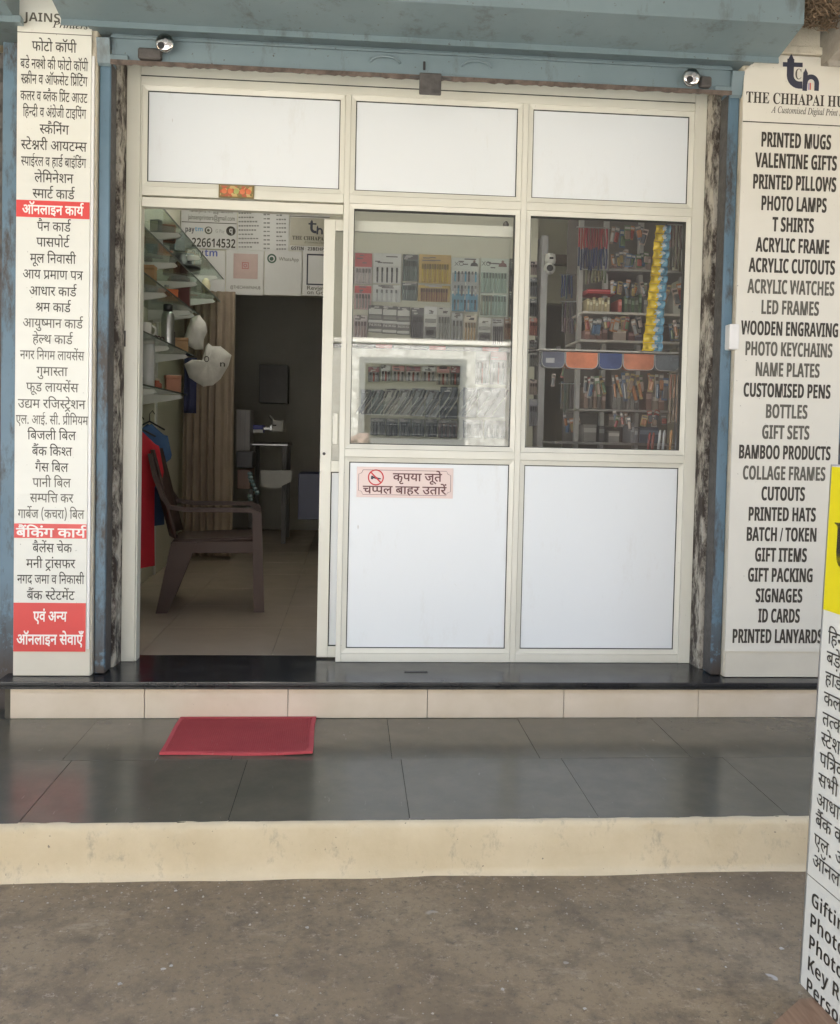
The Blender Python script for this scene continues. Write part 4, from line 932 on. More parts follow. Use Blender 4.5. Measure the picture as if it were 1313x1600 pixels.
mb = MB(); mb.raw([(lxi, .072, zm1), (lx1 - .05, .072, zm1), (lx1 - .05, .072, zi), (lxi, .072, zi)], [[0, 1, 2, 3]]); mb.build('glass', GLASS, lf)
MB().box(lxi, lx1 - .05, .074, .077, z10, zm0).build('panel', PANEL, lf)
ring(lxi, lx1 - .05, z10, zm0, .004, .064, .068).build('gasket', GASKET, lf)
c = at(525, 670, Y=.035)
h = .095
mb = MB(); mb.box(c.x - .012, c.x + .010, .022, .034, c.z - h * .75, c.z + h * .75, .004, 2); mb.box(c.x - .014, c.x + .008, .034, LY0, c.z + h * .45, c.z + h * .6); mb.box(c.x - .014, c.x + .008, .034, LY0, c.z - h * .6, c.z - h * .45)
mb.build('pull_handle', ALU, lf)
c = at(507, 709, Y=LY0 - .004); MB().lathe((lx0 + .018, LY0 - .0002, c.z), [(.007, 0), (.007, .004), (.003, .005)], 14, Matrix.Rotation(R(90), 3, 'X')).build('keyhole', IRON, lf)
c = at(795, 348, Y=LY0)
MB().lathe((c.x - .01, LY0 + .012, zt), [(.012, 0), (.014, .012), (.006, .024)], 12).build('roller', IRON, lf)

# ornamental door plate on the transom
a, b = at(343, 298, Y=-.006), at(396, 300, Y=-.006)
dp = empty('door_plate', ((a.x + b.x) / 2, -.004, a.z - .025), 'small orange and green ornamental plate above the open doorway', 'plate')
zc = (a.z + b.z) / 2
MB().box(a.x, b.x, -.005, -.0008, zc - .026, zc + .026, .001).build('plate', DECO, dp)
ring(a.x - .003, b.x + .003, zc - .029, zc + .029, .006, -.0065, -.0055).build('plate_border', flat((.16, .12, .04)), dp)
for k in range(5):
    x = a.x + (b.x - a.x) * (.14 + .18 * k)
    MB().lathe((x, -.0052, zc), [(.012, 0), (.012, .0012), (.005, .002)], 10, Matrix.Rotation(R(90), 3, 'X')).build('rosette', flat((.58, .16, .06) if k != 2 else (.35, .38, .12)), dp)

# notice on the lower middle panel
Yn = .0095
a, b = at(558, 729, Y=Yn), at(707.5, 779, Y=Yn)
no = empty('shoe_notice', ((a.x + b.x) / 2, Yn, b.z), 'pale pink sticker with crossed out shoe sign and Hindi text', 'notice')
x0, x1, z1, z0 = a.x, b.x, a.z, b.z
MB().box(x0, x1, Yn - .0005, Yn + .002, z0, z1).build('sticker', PINK, no)
W_, H_ = x1 - x0, z1 - z0
def L(u, v): return (x0 + W_ * u, Yn - .0012, z0 + H_ * v)
bd = [(.065, .9), (.93, .9), (.945, .80), (.975, .76), (.975, .22), (.945, .19), (.93, .09), (.065, .09), (.05, .19), (.02, .22), (.02, .76), (.05, .80)]
mb = MB(); pts = [L(*p) for p in bd + bd[:1]]
mb.tube(pts, .0009, 4); mb.build('border', INKBROWN, no)
cc = L(.197, .655); rr = .265 * H_
mb = MB(); n = 36
mb.raw([(cc[0] + r_ * math.cos(2 * math.pi * k / n), Yn - .0014, cc[2] + r_ * math.sin(2 * math.pi * k / n)) for r_ in (rr, rr * .84) for k in range(n)], [[k, (k + 1) % n, n + (k + 1) % n, n + k] for k in range(n)])
d = Vector((1, 0, -1)).normalized() * rr * .88; e_ = Vector((1, 0, 1)).normalized() * rr * .09; q = Vector((cc[0], Yn - .0018, cc[2]))
mb.raw([q - d - e_, q + d - e_, q + d + e_, q - d + e_], [[0, 1, 2, 3]])
mb.build('prohibition_ring', INKRED, no)
sp = [(-.62, -.22), (-.58, .2), (-.35, .2), (-.3, .1), (-.05, .14), (.25, -.02), (.62, -.1), (.66, -.22), (.2, -.24), (-.3, -.12), (-.36, -.24)]
mb = MB(); mb.raw([(cc[0] + rr * a_, Yn - .0010, cc[2] + rr * b_) for a_, b_ in sp], [list(range(len(sp)))]); mb.build('shoe_symbol', INKNAVY, no)
facade_text(hindi(LINES['sticker'][0], .018), 614, 691, 746, 11.5, Yn - .0012, INKBROWN, no, .62, .5)
facade_text(hindi(LINES['sticker'][1], .018), 567, 698, 766, 11.5, Yn - .0012, INKBROWN, no, .62, .5)

# ================================================================== signboards
SY = -.252
ls = empty('wall_sign', (-1.225, SY, .43), 'tall white Hindi services sign with red bands on the left pillar', 'sign')
sx0, sx1 = at(24, 540, Y=SY).x, at(140.5, 540, Y=SY).x
zb_, zt_ = at(80, 1018, Y=SY).z, 3.10
MB().box(sx0, sx1 - .004, SY, SY + .007, zb_, zt_, .0015).build('board', SIGNW, ls)
MB().box(sx1 - .0035, sx1 + .008, SY + .002, SY + .012, zb_ + .01, 2.87, .001).build('edge_strip', WHITEP, ls)
def band(y0, y1):
    a, b = at(80, y0, Y=SY).z, at(80, y1, Y=SY).z
    MB().box(sx0 + .001, sx1 - .0055, SY - .0014, SY - .0004, b, a).build('red_band', SIGNRED, ls)
band(314, 340.5); band(818.5, 841); band(942, 1018)
LT = [(50,120,72),(32,138,100),(33,137,124),(32,137,150),(36,135,175),(62,108,201),(33,136,226.5),(33,135,252),(54,115,277),(51,117,302),
      (35,131,327),(58,111,353),(57,109,377.5),(47,119,403),(36,130,428),(46,120,454),(56,111,479),(36,130,504),(51,114,529),(31.5,132,554),
      (57,106,579),(41,123,604),(28,134,630),(25,138,655),(43,119,679),(50,113,704),(55,107,729),(51,111,753),(47,115,777),(28,132,802),
      (25,135,831),(51,113,855),(41,118,879.5),(27,132,904),(42,117,929),(52,105,962),(26,131,998)]
for k, (ids, (a, b, y)) in enumerate(zip(LINES['left'], LT)):
    red = k in (10, 30, 35, 36)
    hp = 13.5 if k in (35, 36) else 12.0 if red else 12.2
    faded = 27 <= k <= 29 or 17 <= k <= 23
    facade_text(hindi(ids, .020 if red else .006), a, b, y + 1.5, hp, SY - (.0022 if red else .0006), INKW if red else (INKGREY if faded else INK), ls, .62, .5)
# header of the left sign
facade_text(latin(BOLD('JAINS')), 37, 94, 27, 11.5, SY - .0006, INKGREY, ls, .714, .5)
facade_text(latin(ITAL('Printers'), .008), 82, 138, 41, 7, SY - .0006, INK, ls, .55, .4)
a, b = at(42, 50.5, Y=SY), at(140, 56, Y=SY)
MB().box(sx0, sx1 - .004, SY - .001, SY - .0003, a.z - .0015, a.z + .0015).build('rule_line', INKGREY, ls)

rs = empty('wall_sign', (1.88, SY, .44), 'tall cream English product list sign with looped logo on the right pillar', 'sign')
rx0, rx1 = at(1147, 600, Y=SY).x, at(1310.5, 700, Y=SY).x
zb_, zt_ = at(1200, 1018, Y=SY).z, 3.022
ch = .075
mb = MB(); mb.prism([(rx0, SY, zb_), (rx1, SY, zb_), (rx1, SY, zt_ - ch), (rx1 - ch, SY, zt_), (rx0 + ch, SY, zt_), (rx0, SY, zt_ - ch)], (0, .007, 0)); mb.build('board', RSIGNW, rs)
zl = at(1240, 193.5, Y=SY).z
MB().box(rx0, rx1, SY - .001, SY - .0003, zl - .0022, zl + .0022).build('rule_line', INK, rs)
RT = [('PRINTED MUGS',1190,1299,220),('VALENTINE GIFTS',1180,1308,252.5),('PRINTED PILLOWS',1177,1307,286),('PHOTO LAMPS',1190,1292,319),('T SHIRTS',1207,1272,351.5),('ACRYLIC FRAME',1181,1296,384),
      ('ACRYLIC CUTOUTS',1170,1305,416),('ACRYLIC WATCHES',1168,1304,449),('LED FRAMES',1190,1280,481),('WOODEN ENGRAVING',1158,1310,514),('PHOTO KEYCHAINS',1165,1301,546),('NAME PLATES',1181,1281,578),
      ('CUSTOMISED PENS',1162,1298,610.5),('BOTTLES',1197,1262,643),('GIFT SETS',1191,1265,675.5),('BAMBOO PRODUCTS',1155,1298,707),('COLLAGE FRAMES',1161,1290,739.5),('CUTOUTS',1190,1258,771.5),
      ('PRINTED HATS',1170,1275,803.5),('BATCH / TOKEN',1167,1276,835),('GIFT ITEMS',1180,1261,867),('GIFT PACKING',1169,1270,898.5),('SIGNAGES',1181,1254,930.5),('ID CARDS',1185,1250,962),('PRINTED LANYARDS',1145,1285,994)]
for k, (s_, a, b, y) in enumerate(RT):
    facade_text(heavy(BOLD(s_)), a, b, y, 20.0, SY - .0006, INKGREY if 6 <= k <= 16 and k % 3 else INK, rs, .714, .5)
facade_text(latin(SERIF('THE CHHAPAI HUB'), .004), 1166, 1331, 155.5, 14.5, SY - .0006, INK, rs, .68, .5)
facade_text(latin(ITAL('A Customised Digital Print Store'), .006), 1205, 1331, 174, 8.5, SY - .0006, INK, rs, .68, .5)
# looped logo: a tall pointed stem with crossbar hooking up into a shorter stem and an arch
def strip(pts, wd, name, mat, parent, Y, close=False):
    P = [at(x, y, Y=Y) for x, y in pts]; mb = MB(); n = len(P); vs = []
    for i, p in enumerate(P):
        d = (P[min(i + 1, n - 1)] - P[max(i - 1, 0)]); d.y = 0; d.normalize(); nn = Vector((-d.z, 0, d.x)) * wd / 2
        vs += [p + nn, p - nn]
    mb.raw(vs, [[2 * i, 2 * i + 1, 2 * i + 3, 2 * i + 2] for i in range(n - 1)])
    return mb.build(name, mat, parent)
mpp = 3.98 / FPX
def logo(parent, Y, ox, oy, k, mat):
    """ox, oy = pixel of the stem top; k = size relative to the pillar sign"""
    T = lambda x, y: (ox + (x - 1236.5) * k, oy + (y - 84) * k)
    dist = (CAM - at(ox, oy, Y=Y)).length
    wd = 9.6 * k * dist / FPX
    hook = [(1236, 92), (1235.4, 105), (1235, 118)] + [(1248.5 - 13.5 * math.cos(t), 118 + 13.5 * math.sin(t) + .9 * t) for t in [math.pi / 2 * j / 6 for j in range(1, 7)]] + [(1254, 133)]
    strip([T(*p) for p in hook], wd, 'logo_stem', mat, parent, Y)
    strip([T(1223.5, 100.5), T(1254.5, 101.5)], wd * .62, 'logo_crossbar', mat, parent, Y - .0003)
    p = [T(1231.4, 93), T(1236.8, 83.8), T(1241, 93)]
    MB().raw([at(x, y, Y=Y - .0002) for x, y in p], [[0, 1, 2]]).build('logo_point', mat, parent)
    arch = [(1259, 113), (1258.4, 125), (1257.8, 137), (1257.5, 142)]
    strip([T(*p) for p in arch], wd * .66, 'logo_stem', mat, parent, Y - .0004)
    p = [T(1255.7, 114), T(1259.2, 106.5), T(1262.3, 114)]
    MB().raw([at(x, y, Y=Y - .0005) for x, y in p], [[0, 1, 2]]).build('logo_point', mat, parent)
    ar = [(1258.5, 131)] + [(1267.5 - 9 * math.cos(t), 130 - 10 * math.sin(t)) for t in [math.pi * j / 12 for j in range(13)]] + [(1276, 142)]
    strip([T(*p) for p in ar], wd * .66, 'logo_arch', mat, parent, Y - .0006)
    return T, dist
T, dist = logo(rs, SY - .0006, 1236.5, 84, 1.0, INKNAVY)
facade_text(latin(SERIF('C')), 1243, 1252.5, 115.5, 14, SY - .0016, INKGREY, rs, .69, .5)
for k, (px, col) in enumerate(((1264, (.25, .25, .45)), (1266.3, (.6, .12, .08)), (1270, (.75, .6, .45)))):
    a = at(px, 134, Y=SY); MB().box(a.x - .0022, a.x + .0022, SY - .0016, SY - .001, a.z - .018, a.z + .012).build('logo_accent', flat(col), rs)
# small conduit piece behind the right sign edge
c = at(1141, 527, Y=-.235)
t = MB(); t.box(c.x - .014, c.x + .03, -.262, -.205, c.z - .055, c.z + .055, .006, 2)
tag(t.build('junction_box', WHITEP), 'small white junction box at the edge of the product list sign', 'junction box')

# ------------------------------------------------------------------ standing board at the right
P0 = at(1250, 1556, Z=.0)
yf = P0.y
top = at(1301, 728, Y=yf)
dirn = Vector((.075, -1, 0)).normalized()             # along the board towards the camera
upv = (top - P0); Hb = upv.length; upv.normalize()
nrm = dirn.cross(upv).normalized()
if nrm.x > 0: nrm = -nrm
WB = .62
sb = empty('standing_board', P0 + dirn * WB / 2, 'yellow topped white standing board with Hindi and English text at right edge', 'sign board')
T_ = .018
def bp(u, v, o=0.0): return P0 + dirn * u + upv * v + nrm * o
mb = MB(); mb.prism([bp(0, .03), bp(WB, .03), bp(WB, Hb), bp(0, Hb)], -nrm * T_); mb.build('board', BOARDW, sb)
def plane_hit(px, py):
    d = RIGHT * ((px - CX) / FPX) - UP * ((py - CYP) / FPX) + fwd
    t = (P0 - CAM).dot(nrm) / d.dot(nrm); h = CAM + d * t - P0
    return h.dot(dirn), h.dot(upv)
_, vy = plane_hit(1287, 952)
mb = MB(); mb.prism([bp(.0, vy, .0006), bp(WB, vy, .0006), bp(WB, Hb - .002, .0006), bp(0, Hb - .002, .0006)], nrm * .0006); mb.build('yellow_header', YELLOW, sb)
_, vs_ = plane_hit(1262, 1365)
mb = MB(); mb.prism([bp(.0, vs_ - .001, .0004), bp(WB, vs_ - .001, .0004), bp(WB, vs_ + .001, .0004), bp(0, vs_ + .001, .0004)], nrm * .0004); mb.build('rule_line', INKGREY, sb)
mb = MB(); mb.prism([bp(-.004, .03, .002), bp(-.004, Hb + .004, .002), bp(.0, Hb + .004, .002), bp(.0, .03, .002)], -nrm * (T_ + .004)); mb.build('edge_strip', STEEL, sb)
# text lines: pixel of the left end of each head line / letter base
hl = [(1293, 995), (1290, 1032), (1288, 1067), (1285, 1100), (1283.5, 1132), (1281, 1166), (1279, 1201), (1276.5, 1234), (1273.5, 1266), (1270.5, 1298), (1270, 1331), (1268, 1360)]
hl = [(1293, 995 + 33.2 * k) for k in range(12)]
for k, ids in enumerate(LINES['board']):
    px = 1294.5 - 2.15 * k; py = 985 + 31.6 * k
    u, v = plane_hit(px, py)
    put(hindi(ids, .004), 'lettering', INK, sb, bp(max(.02, u), v - .030, .0012), dirn, upv, nrm, height=.030, cap=.62)
for k, s_ in enumerate(('Gifting', 'Photo', 'Photo', 'Key Rings', 'Personalised')):
    px = 1268.5 - 1.9 * k; py = 1414 + 33.5 * k
    u, v = plane_hit(px, py)
    put(latin(BOLD(s_), -.006), 'lettering', INK, sb, bp(max(.02, u), v, .0012), dirn, upv, nrm, height=.034, cap=.714)
u, v = plane_hit(1304, 885)
put(latin(SERIF('U')), 'lettering', INK, sb, bp(max(.012, u - .01), v, .0012), dirn, upv, nrm, height=.105, cap=.68)
# wooden plinth the board stands in
q = [at(1250, 1561, Z=.03), at(1200, 1606, Z=.03)]
dd = (q[1] - q[0]).normalized()
mb = MB(); far = q[0] + Vector((.02, .02, 0))
e0 = q[0]; e1 = q[0] + dd * .34; e2 = e1 + dirn * .55 + Vector((.18, 0, 0)); e3 = q[0] + dirn * .75 + Vector((.10, 0, 0)); e4 = q[0] + Vector((.22, .02, 0))
mb.prism([(p.x, p.y, .002) for p in (e0, e1, e2, e3, e4)], (0, 0, .028))
mb.build('wooden_foot', WOOD, sb)

# ------------------------------------------------------------------ doormat
x0, x1, y0, y1 = -.687, -.129, -.748, -.316
dm = empty('doormat', (-.41, -.53, ZP), 'red ribbed rubber doormat against the beige step', 'doormat')
def mat_pt(u, v, h):
    x = x0 + (x1 - x0) * u + .003 * math.sin(5 * v + 1) ; y = y0 + (y1 - y0) * v + .004 * math.sin(6 * u) * (1 - v)
    lift = .006 * max(0, u - .8) * 5 * max(0, .3 - v) * 3 + .003 * max(0, .15 - u) * 6 * max(0, .25 - v) * 4 + .0012 * (math.sin(9 * u + 2 * v) + 1) * (1 - v)
    return (x, y, ZP + .002 + lift + h)
mb = MB(); mb.grid(lambda u, v: mat_pt(u, v, .003), 40, 24); solidify(mb.build('backing', MATRED, dm), .005, -1)
mb = MB(); n = 64
for k in range(n):
    a = .035 + .93 * k / n; b = a + .0075
    for j in range(8):
        v0, v1 = .05 + .9 * j / 8, .05 + .9 * (j + 1) / 8
        P = [mat_pt(a, v0, .003), mat_pt(b, v0, .003), mat_pt(b, v1, .003), mat_pt(a, v1, .003), mat_pt(a + .001, v0, .0068), mat_pt(b - .001, v0, .0068), mat_pt(b - .001, v1, .0068), mat_pt(a + .001, v1, .0068)]
        mb.raw(P, [[4, 5, 6, 7], [0, 4, 7, 3], [1, 5, 6, 2]] + ([[0, 1, 5, 4]] if j == 0 else []))
tag(mb.build('ribs', MATRED, dm), kind='stuff')
mb = MB()
for (ua, ub, va, vb) in ((0, 1, 0, .042), (0, 1, .958, 1), (0, .03, .042, .958), (.97, 1, .042, .958)):
    mb.grid(lambda u, v: mat_pt(ua + (ub - ua) * u, va + (vb - va) * v, .0072), 20, 10)
solidify(mb.build('raised_border', MATRED, dm), .004, -1)

# ------------------------------------------------------------------ bird nest beside the hood
c = at(1292, 12, Y=-.44)
mb = MB(); rn = random.Random(11)
for k in range(620):
    th = rn.uniform(0, 2 * math.pi); ph = rn.uniform(-1, 1); r_ = rn.uniform(.35, 1.0) ** .5
    p = Vector((c.x + .02 + .135 * r_ * math.cos(th), c.y + .085 * r_ * math.sin(th), c.z + .02 + .085 * ph * (1.05 - .3 * r_)))
    d = Vector((-math.sin(th) + rn.gauss(0, .5), math.cos(th) * .6 + rn.gauss(0, .4), rn.gauss(0, .35))).normalized()
    l = rn.uniform(.03, .09); bnd = Vector((rn.gauss(0, .012), rn.gauss(0, .012), rn.gauss(-.006, .012)))
    mb.tube([p - d * l / 2, p + bnd, p + d * l / 2], rn.uniform(.0012, .0028), 4, cap=False)
ns = mb.build('straw_bundle', STRAW); ns.name = 'bird_nest'
tag(ns, 'dry grass bird nest tucked beside the shutter hood, top right', 'nest')

# ================================================================== inside the shop: printed panels over the rear opening
PY = 3.30
def px_box(px0, px1, py0, py1, Y, t, name, mat, parent, bev=.0):
    a, b = at(px0, (py0 + py1) / 2, Y=Y), at(px1, (py0 + py1) / 2, Y=Y)
    c, d = at((px0 + px1) / 2, py0, Y=Y), at((px0 + px1) / 2, py1, Y=Y)
    return MB().box(a.x, b.x, Y, Y + t, d.z, c.z, bev).build(name, mat, parent)
def px_disc(px, py, r, Y, name, mat, parent, n=20, t=.002):
    c = at(px, py, Y=Y); rr = r * (CAM - c).length / FPX
    return MB().lathe(c, [(rr, 0), (rr, t)], n, Matrix.Rotation(R(90), 3, 'X')).build(name, mat, parent)
POST = simple('poster_white', (.60, .60, .60), .35, .03, 3)
def poster(px0, px1, py0, py1, label):
    a, b = at(px0, py1, Y=PY), at(px1, py1, Y=PY)
    t = empty('wall_poster', ((a.x + b.x) / 2, PY, b.z), label, 'poster', 'posters above the rear opening')
    px_box(px0 + .4, px1 - .4, py0 + .4, py1 - .4, PY, .006, 'sheet', POST, t)
    return t
t = poster(283, 371, 312, 389, 'white contact panel with bold phone number, left of the price list')
facade_text(latin('rahul.jain2407@gmail.com', .006), 297, 364, 330, 5, PY - .001, INKGREY, t, .5, .4)
facade_text(latin('jainsenprinters@gmail.com', .006), 294, 367, 341.5, 5, PY - .001, INKGREY, t, .5, .4)
px_box(284, 370, 347.5, 348.6, PY - .002, .0015, 'rule_line', INK, t)
facade_text(latin(BOLD('pay')), 290, 304, 359.5, 6, PY - .001, INKNAVY, t, .55, .4)
facade_text(latin(BOLD('tm')), 305, 317, 359, 5, PY - .001, flat((.12, .35, .6)), t, .55, .4)
px_disc(326, 360, 5.6, PY, 'chat_disc', INKGREY, t); px_disc(326.3, 359.6, 3.9, PY - .003, 'disc_inner', POST, t); px_disc(325.8, 359.9, 2.1, PY - .006, 'handset', INKGREY, t, 10)
facade_text(latin('G Pay'), 337, 351, 361, 5, PY - .001, flat((.3, .3, .3)), t, .7, .5)
px_disc(361, 361, 7, PY, 'payment_disc', INK, t)
facade_text([([(x, y, 0) for x, y, z in hindi(LINES['left'][2][:1])[0][0]], hindi(LINES['left'][2][:1])[0][1])] if False else latin(BOLD('q')), 358.5, 363.5, 361, 6, PY - .004, POST, t, .55, .4)
facade_text(latin(BOLD('226614532')), 300, 368, 379.5, 13, PY - .001, INK, t, .714, .5)
t = poster(371.5, 452, 319, 392, 'white price list panel with rows of small print')
rn = random.Random(3)
for k in range(9):
    y = 333 + 6.6 * k + 0
    for (a, b) in ((373, 373 + rn.uniform(17, 33)), (412, 423), (432, rn.choice((442, 448)))):
        n = max(2, int((b - a) / 4)); mb = MB()
        for j in range(n):
            p, q = at(a + (b - a) * j / n, y + .055 * (a - 373), Y=PY - .001), at(a + (b - a) * (j + .78) / n, y + .055 * (a - 373), Y=PY - .001)
            h = .0045 + rn.uniform(0, .002); mb.box(p.x, q.x, PY - .0014, PY - .0006, p.z - h, p.z + h)
        mb.build('print_row', flat((.2, .2, .2)), t)
t = poster(452.5, 540, 322, 393, 'cream and white logo panel partly behind the sliding door')
px_box(453.5, 539, 341, 385, PY - .002, .0015, 'cream_field', flat((.42, .40, .33)), t)
px_box(453, 539, 338.5, 339.8, PY - .002, .0015, 'rule_line', INKGREY, t)
logo(t, PY - .004, 487.5, 343, .40, INKNAVY)
facade_text(latin(SERIF('THE CHHAPAI HUB'), .006), 457, 527, 372.5, 5.6, PY - .004, INK, t, .68, .5)
facade_text(latin(ITAL('A Customised Digital Print Store')), 475, 528, 379, 3.4, PY - .004, INKGREY, t, .68, .5)
facade_text(latin(BOLD('GSTIN : 23BEHPJ')), 455, 508, 388.5, 5, PY - .004, INK, t, .714, .5)
t = poster(290, 352.5, 390, 459, 'white panel with blue payment lettering half hidden by glass shelves')
facade_text(latin(BOLD('pay')), 300, 318, 396.5, 8, PY - .001, INKNAVY, t, .55, .4)
facade_text(latin(BOLD('tm')), 320, 340, 397, 8, PY - .001, flat((.1, .13, .4)), t, .55, .4)
t = poster(353, 412.5, 390.5, 461, 'white panel with pinkish square and camera logo')
px_box(365, 403, 396.5, 435.5, PY - .002, .0015, 'pink_square', flat((.50, .38, .36)), t)
c = at(383.5, 415, Y=PY - .004); s_ = .026
for r_, w_ in ((s_, .005),):
    ring(c.x - r_, c.x + r_, c.z - r_, c.z + r_, w_, PY - .004, PY - .004).build('camera_outline', flat((.42, .13, .14)), t)
px_disc(383.5, 415, 2.6, PY - .004, 'camera_lens', flat((.42, .13, .14)), t); px_disc(383.5, 415, 1.6, PY - .007, 'camera_lens_inner', flat((.50, .38, .36)), t)
facade_text(latin('@THECHHAPAIHUB', .004), 360, 407, 449, 4.6, PY - .001, INKGREY, t, .69, .5)
t = poster(413, 472, 391.5, 462, 'white panel with green chat logo and word in the middle')
px_disc(425, 404, 7, PY, 'chat_logo', flat((.05, .10, .07)), t); px_disc(425, 404, 4.6, PY - .003, 'chat_logo_ring', POST, t); px_disc(424.6, 404.4, 3.1, PY - .006, 'handset', flat((.05, .10, .07)), t)
facade_text(latin('WhatsApp'), 436, 467, 405, 5.5, PY - .001, INKGREY, t, .69, .5)
t = poster(472.5, 540, 392.5, 463, 'white review panel with dark rounded square outline, cut by the sliding door')
a, b = at(479, 445, Y=PY - .002), at(523, 398, Y=PY - .002)
ring(a.x, b.x, a.z, b.z, .011, PY - .003, PY - .003).build('rounded_outline', INKNAVY, t)
facade_text(latin('Review', .01), 480, 512, 450, 6, PY - .001, INKGREY, t, .69, .5)
facade_text(latin('on Google', .01), 480, 524, 457, 6, PY - .001, INKGREY, t, .69, .5)

# ------------------------------------------------------------------ tube lights on the shop ceiling (their glints show on the glass shelves)
def m_tube(power):
    m, nt, b = nodes('lit_tube')
    b.inputs['Base Color'].default_value = (.9, .9, .9, 1)
    b.inputs['Emission Color'].default_value = (1.0, .96, .88, 1)
    b.inputs['Emission Strength'].default_value = power
    return m
for (p, q, lab) in (((-.1, .75, 3.28), (1.1, .75, 3.28), 'lit tube light on the ceiling in front of the pen wall'), ((-.80, 1.6, 3.28), (-.80, 2.8, 3.28), 'lit tube light on the ceiling beside the glass shelves')):
    p, q = Vector(p), Vector(q)
    t = empty('tube_light', (p + q) / 2, lab, 'tube light', 'tube lights on the shop ceiling')
    MB().tube([p, q], .013, 12).build('tube', m_tube(2.4 if p.x > -.5 else 6.4), t)
    d = (q - p).normalized()
    lo = Vector((min(p.x, q.x), min(p.y, q.y), 0)); hi = Vector((max(p.x, q.x), max(p.y, q.y), 0))
    MB().box(lo.x - .03, hi.x + .03, lo.y - .03, hi.y + .03, 3.315, 3.359, .003).build('fixture', WHITEP, t)
    for e in (p, q): MB().box(e.x - .02, e.x + .02, e.y - .02, e.y + .02, 3.262, 3.3145, .003).build('end_holder', WHITEP, t)

# ------------------------------------------------------------------ curtain in the rear opening
mb = MB(); xa, xb = at(287, 600, Y=3.22).x, at(366, 600, Y=3.22).x
mb.grid(lambda u, v: (xa + (xb - xa) * u + .012 * math.sin(9 * v + 20 * u) * v * .3, 3.22 + (.028 if u < .66 else .008) * math.sin(u * 44 + .6 * math.sin(3 * v)), ZS + .03 + 2.10 * (1 - v)), 90, 24)
tag(solidify(mb.build('curtain', CURTAIN, smooth=True), .003), 'brown pleated curtain hanging beside the rear opening', 'curtain')

# ------------------------------------------------------------------ glass shelves on the left wall
WX = -1.40
def shelf(py, yf, xo, label, brk):
    z = at(222, py, X=xo).z
    t = empty('glass_shelf', ((WX + xo) / 2, (.5 + yf) / 2, z), label, 'shelf', 'glass shelves along the left wall')
    MB().box(WX + .002, xo, .45, yf, z, z + .007, .001).build('glass_plate', SHELFGLASS, t)
    MB().box(xo + .0003, xo + .003, .45, yf, z - .0005, z + .0075).build('dark_edge', flat((.03, .05, .04)), t)
    for y in brk:
        mb = MB(); mb.prism([(WX + .001, y, z - .002), (xo - .03, y, z - .002), (xo - .015, y, z - .018), (xo - .03, y, z - .028), (WX + .001, y, z - .075)], (0, .022, 0)); mb.build('bracket', WHITEP, t)
    return z
SX = -1.10
z1 = shelf(602, 2.02, SX, 'lowest glass shelf on the left wall', (1.15, 1.95))
z2 = shelf(518, 2.30, SX, 'second lowest glass shelf, with steel bottle, on the left wall', (1.5, 2.1))
z3 = shelf(425, 2.42, SX, 'third glass shelf from the floor on the left wall', (1.4, 2.2, 2.35))
z4 = shelf(353, 3.18, -1.06, 'fourth glass shelf from the floor, holding the black hat', (1.5, 2.2, 3.0))
z5 = shelf(288, 3.18, -1.04, 'highest visible glass shelf on the left wall', (1.5, 2.2, 3.0))
MB_ = MB
def on_shelf(px, X, z):
    """point over a shelf at depth line X seen in photograph column px"""
    lo, hi = .4, 6.0
    for _ in range(50):
        mid = (lo + hi) / 2
        v = Vector((X, mid, z)) - CAM
        if CX + FPX * v.dot(RIGHT) / v.dot(fwd) < px: lo = mid
        else: hi = mid
    return Vector((X, (lo + hi) / 2, z))
def bottle(px, X, z, h, r_, mat, cap, label):
    p = on_shelf(px, X, z + .008)
    t = empty('steel_bottle', p, label, 'bottle')
    MB().lathe(p, [(r_ * .95, 0), (r_, .006), (r_, h * .68), (r_ * .92, h * .76), (r_ * .68, h * .83)], 24).build('body', mat, t, smooth=True)
    MB().lathe(p + Vector((0, 0, h * .832)), [(r_ * .70, 0), (r_ * .72, h * .15), (r_ * .6, h * .168)], 24).build('cap', cap, t, smooth=True)
bottle(262, -1.17, z2, .27, .040, STEEL, BLACKP, 'dark steel bottle with black cap on the second glass shelf')
p = on_shelf(231, -1.19, z1 + .008)
t = empty('steel_bottle', p, 'tall white steel flask on the lowest glass shelf', 'bottle')
MB().lathe(p, [(.036, 0), (.038, .006), (.038, .25), (.037, .252)], 24).build('body', flat((.55, .56, .57), .3), t, smooth=True)
MB().lathe(p + Vector((0, 0, .253)), [(.0375, 0), (.038, .04), (.034, .046)], 24).build('cap', flat((.5, .5, .48), .3), t, smooth=True)
def shelf_box(px, X, z, sx, sy, sz, mat, label, name='gift_box', rot=0.0, cat='box'):
    p = on_shelf(px, X, z + .008)
    t = empty(name, p, label, cat)
    Mx = Matrix.Translation(p) @ Matrix.Rotation(rot, 4, 'Z')
    MB().box(-sx / 2, sx / 2, -sy / 2, sy / 2, 0, sz * .8, .003, M=Mx).build('box_base', mat, t)
    MB().box(-sx / 2 - .002, sx / 2 + .002, -sy / 2 - .002, sy / 2 + .002, sz * .8, sz, .003, M=Mx).build('box_lid', mat, t)
shelf_box(229, -1.2, z3, .10, .08, .12, KRAFT, 'brown kraft box at the near end of the third glass shelf')
shelf_box(262, -1.2, z3, .12, .10, .075, ORANGE, 'orange box lying on the third glass shelf', rot=.3)
shelf_box(283, -1.16, z2, .09, .06, .10, KRAFT, 'tan box beside the dark steel bottle', rot=.2)
shelf_box(270, -1.19, z1, .10, .04, .12, flat((.45, .2, .13)), 'orange notebook box leaning on the lowest glass shelf', rot=.5)
shelf_box(303, -1.2, z4, .10, .07, .12, WHITEP, 'white patterned box beyond the black hat', rot=.2)
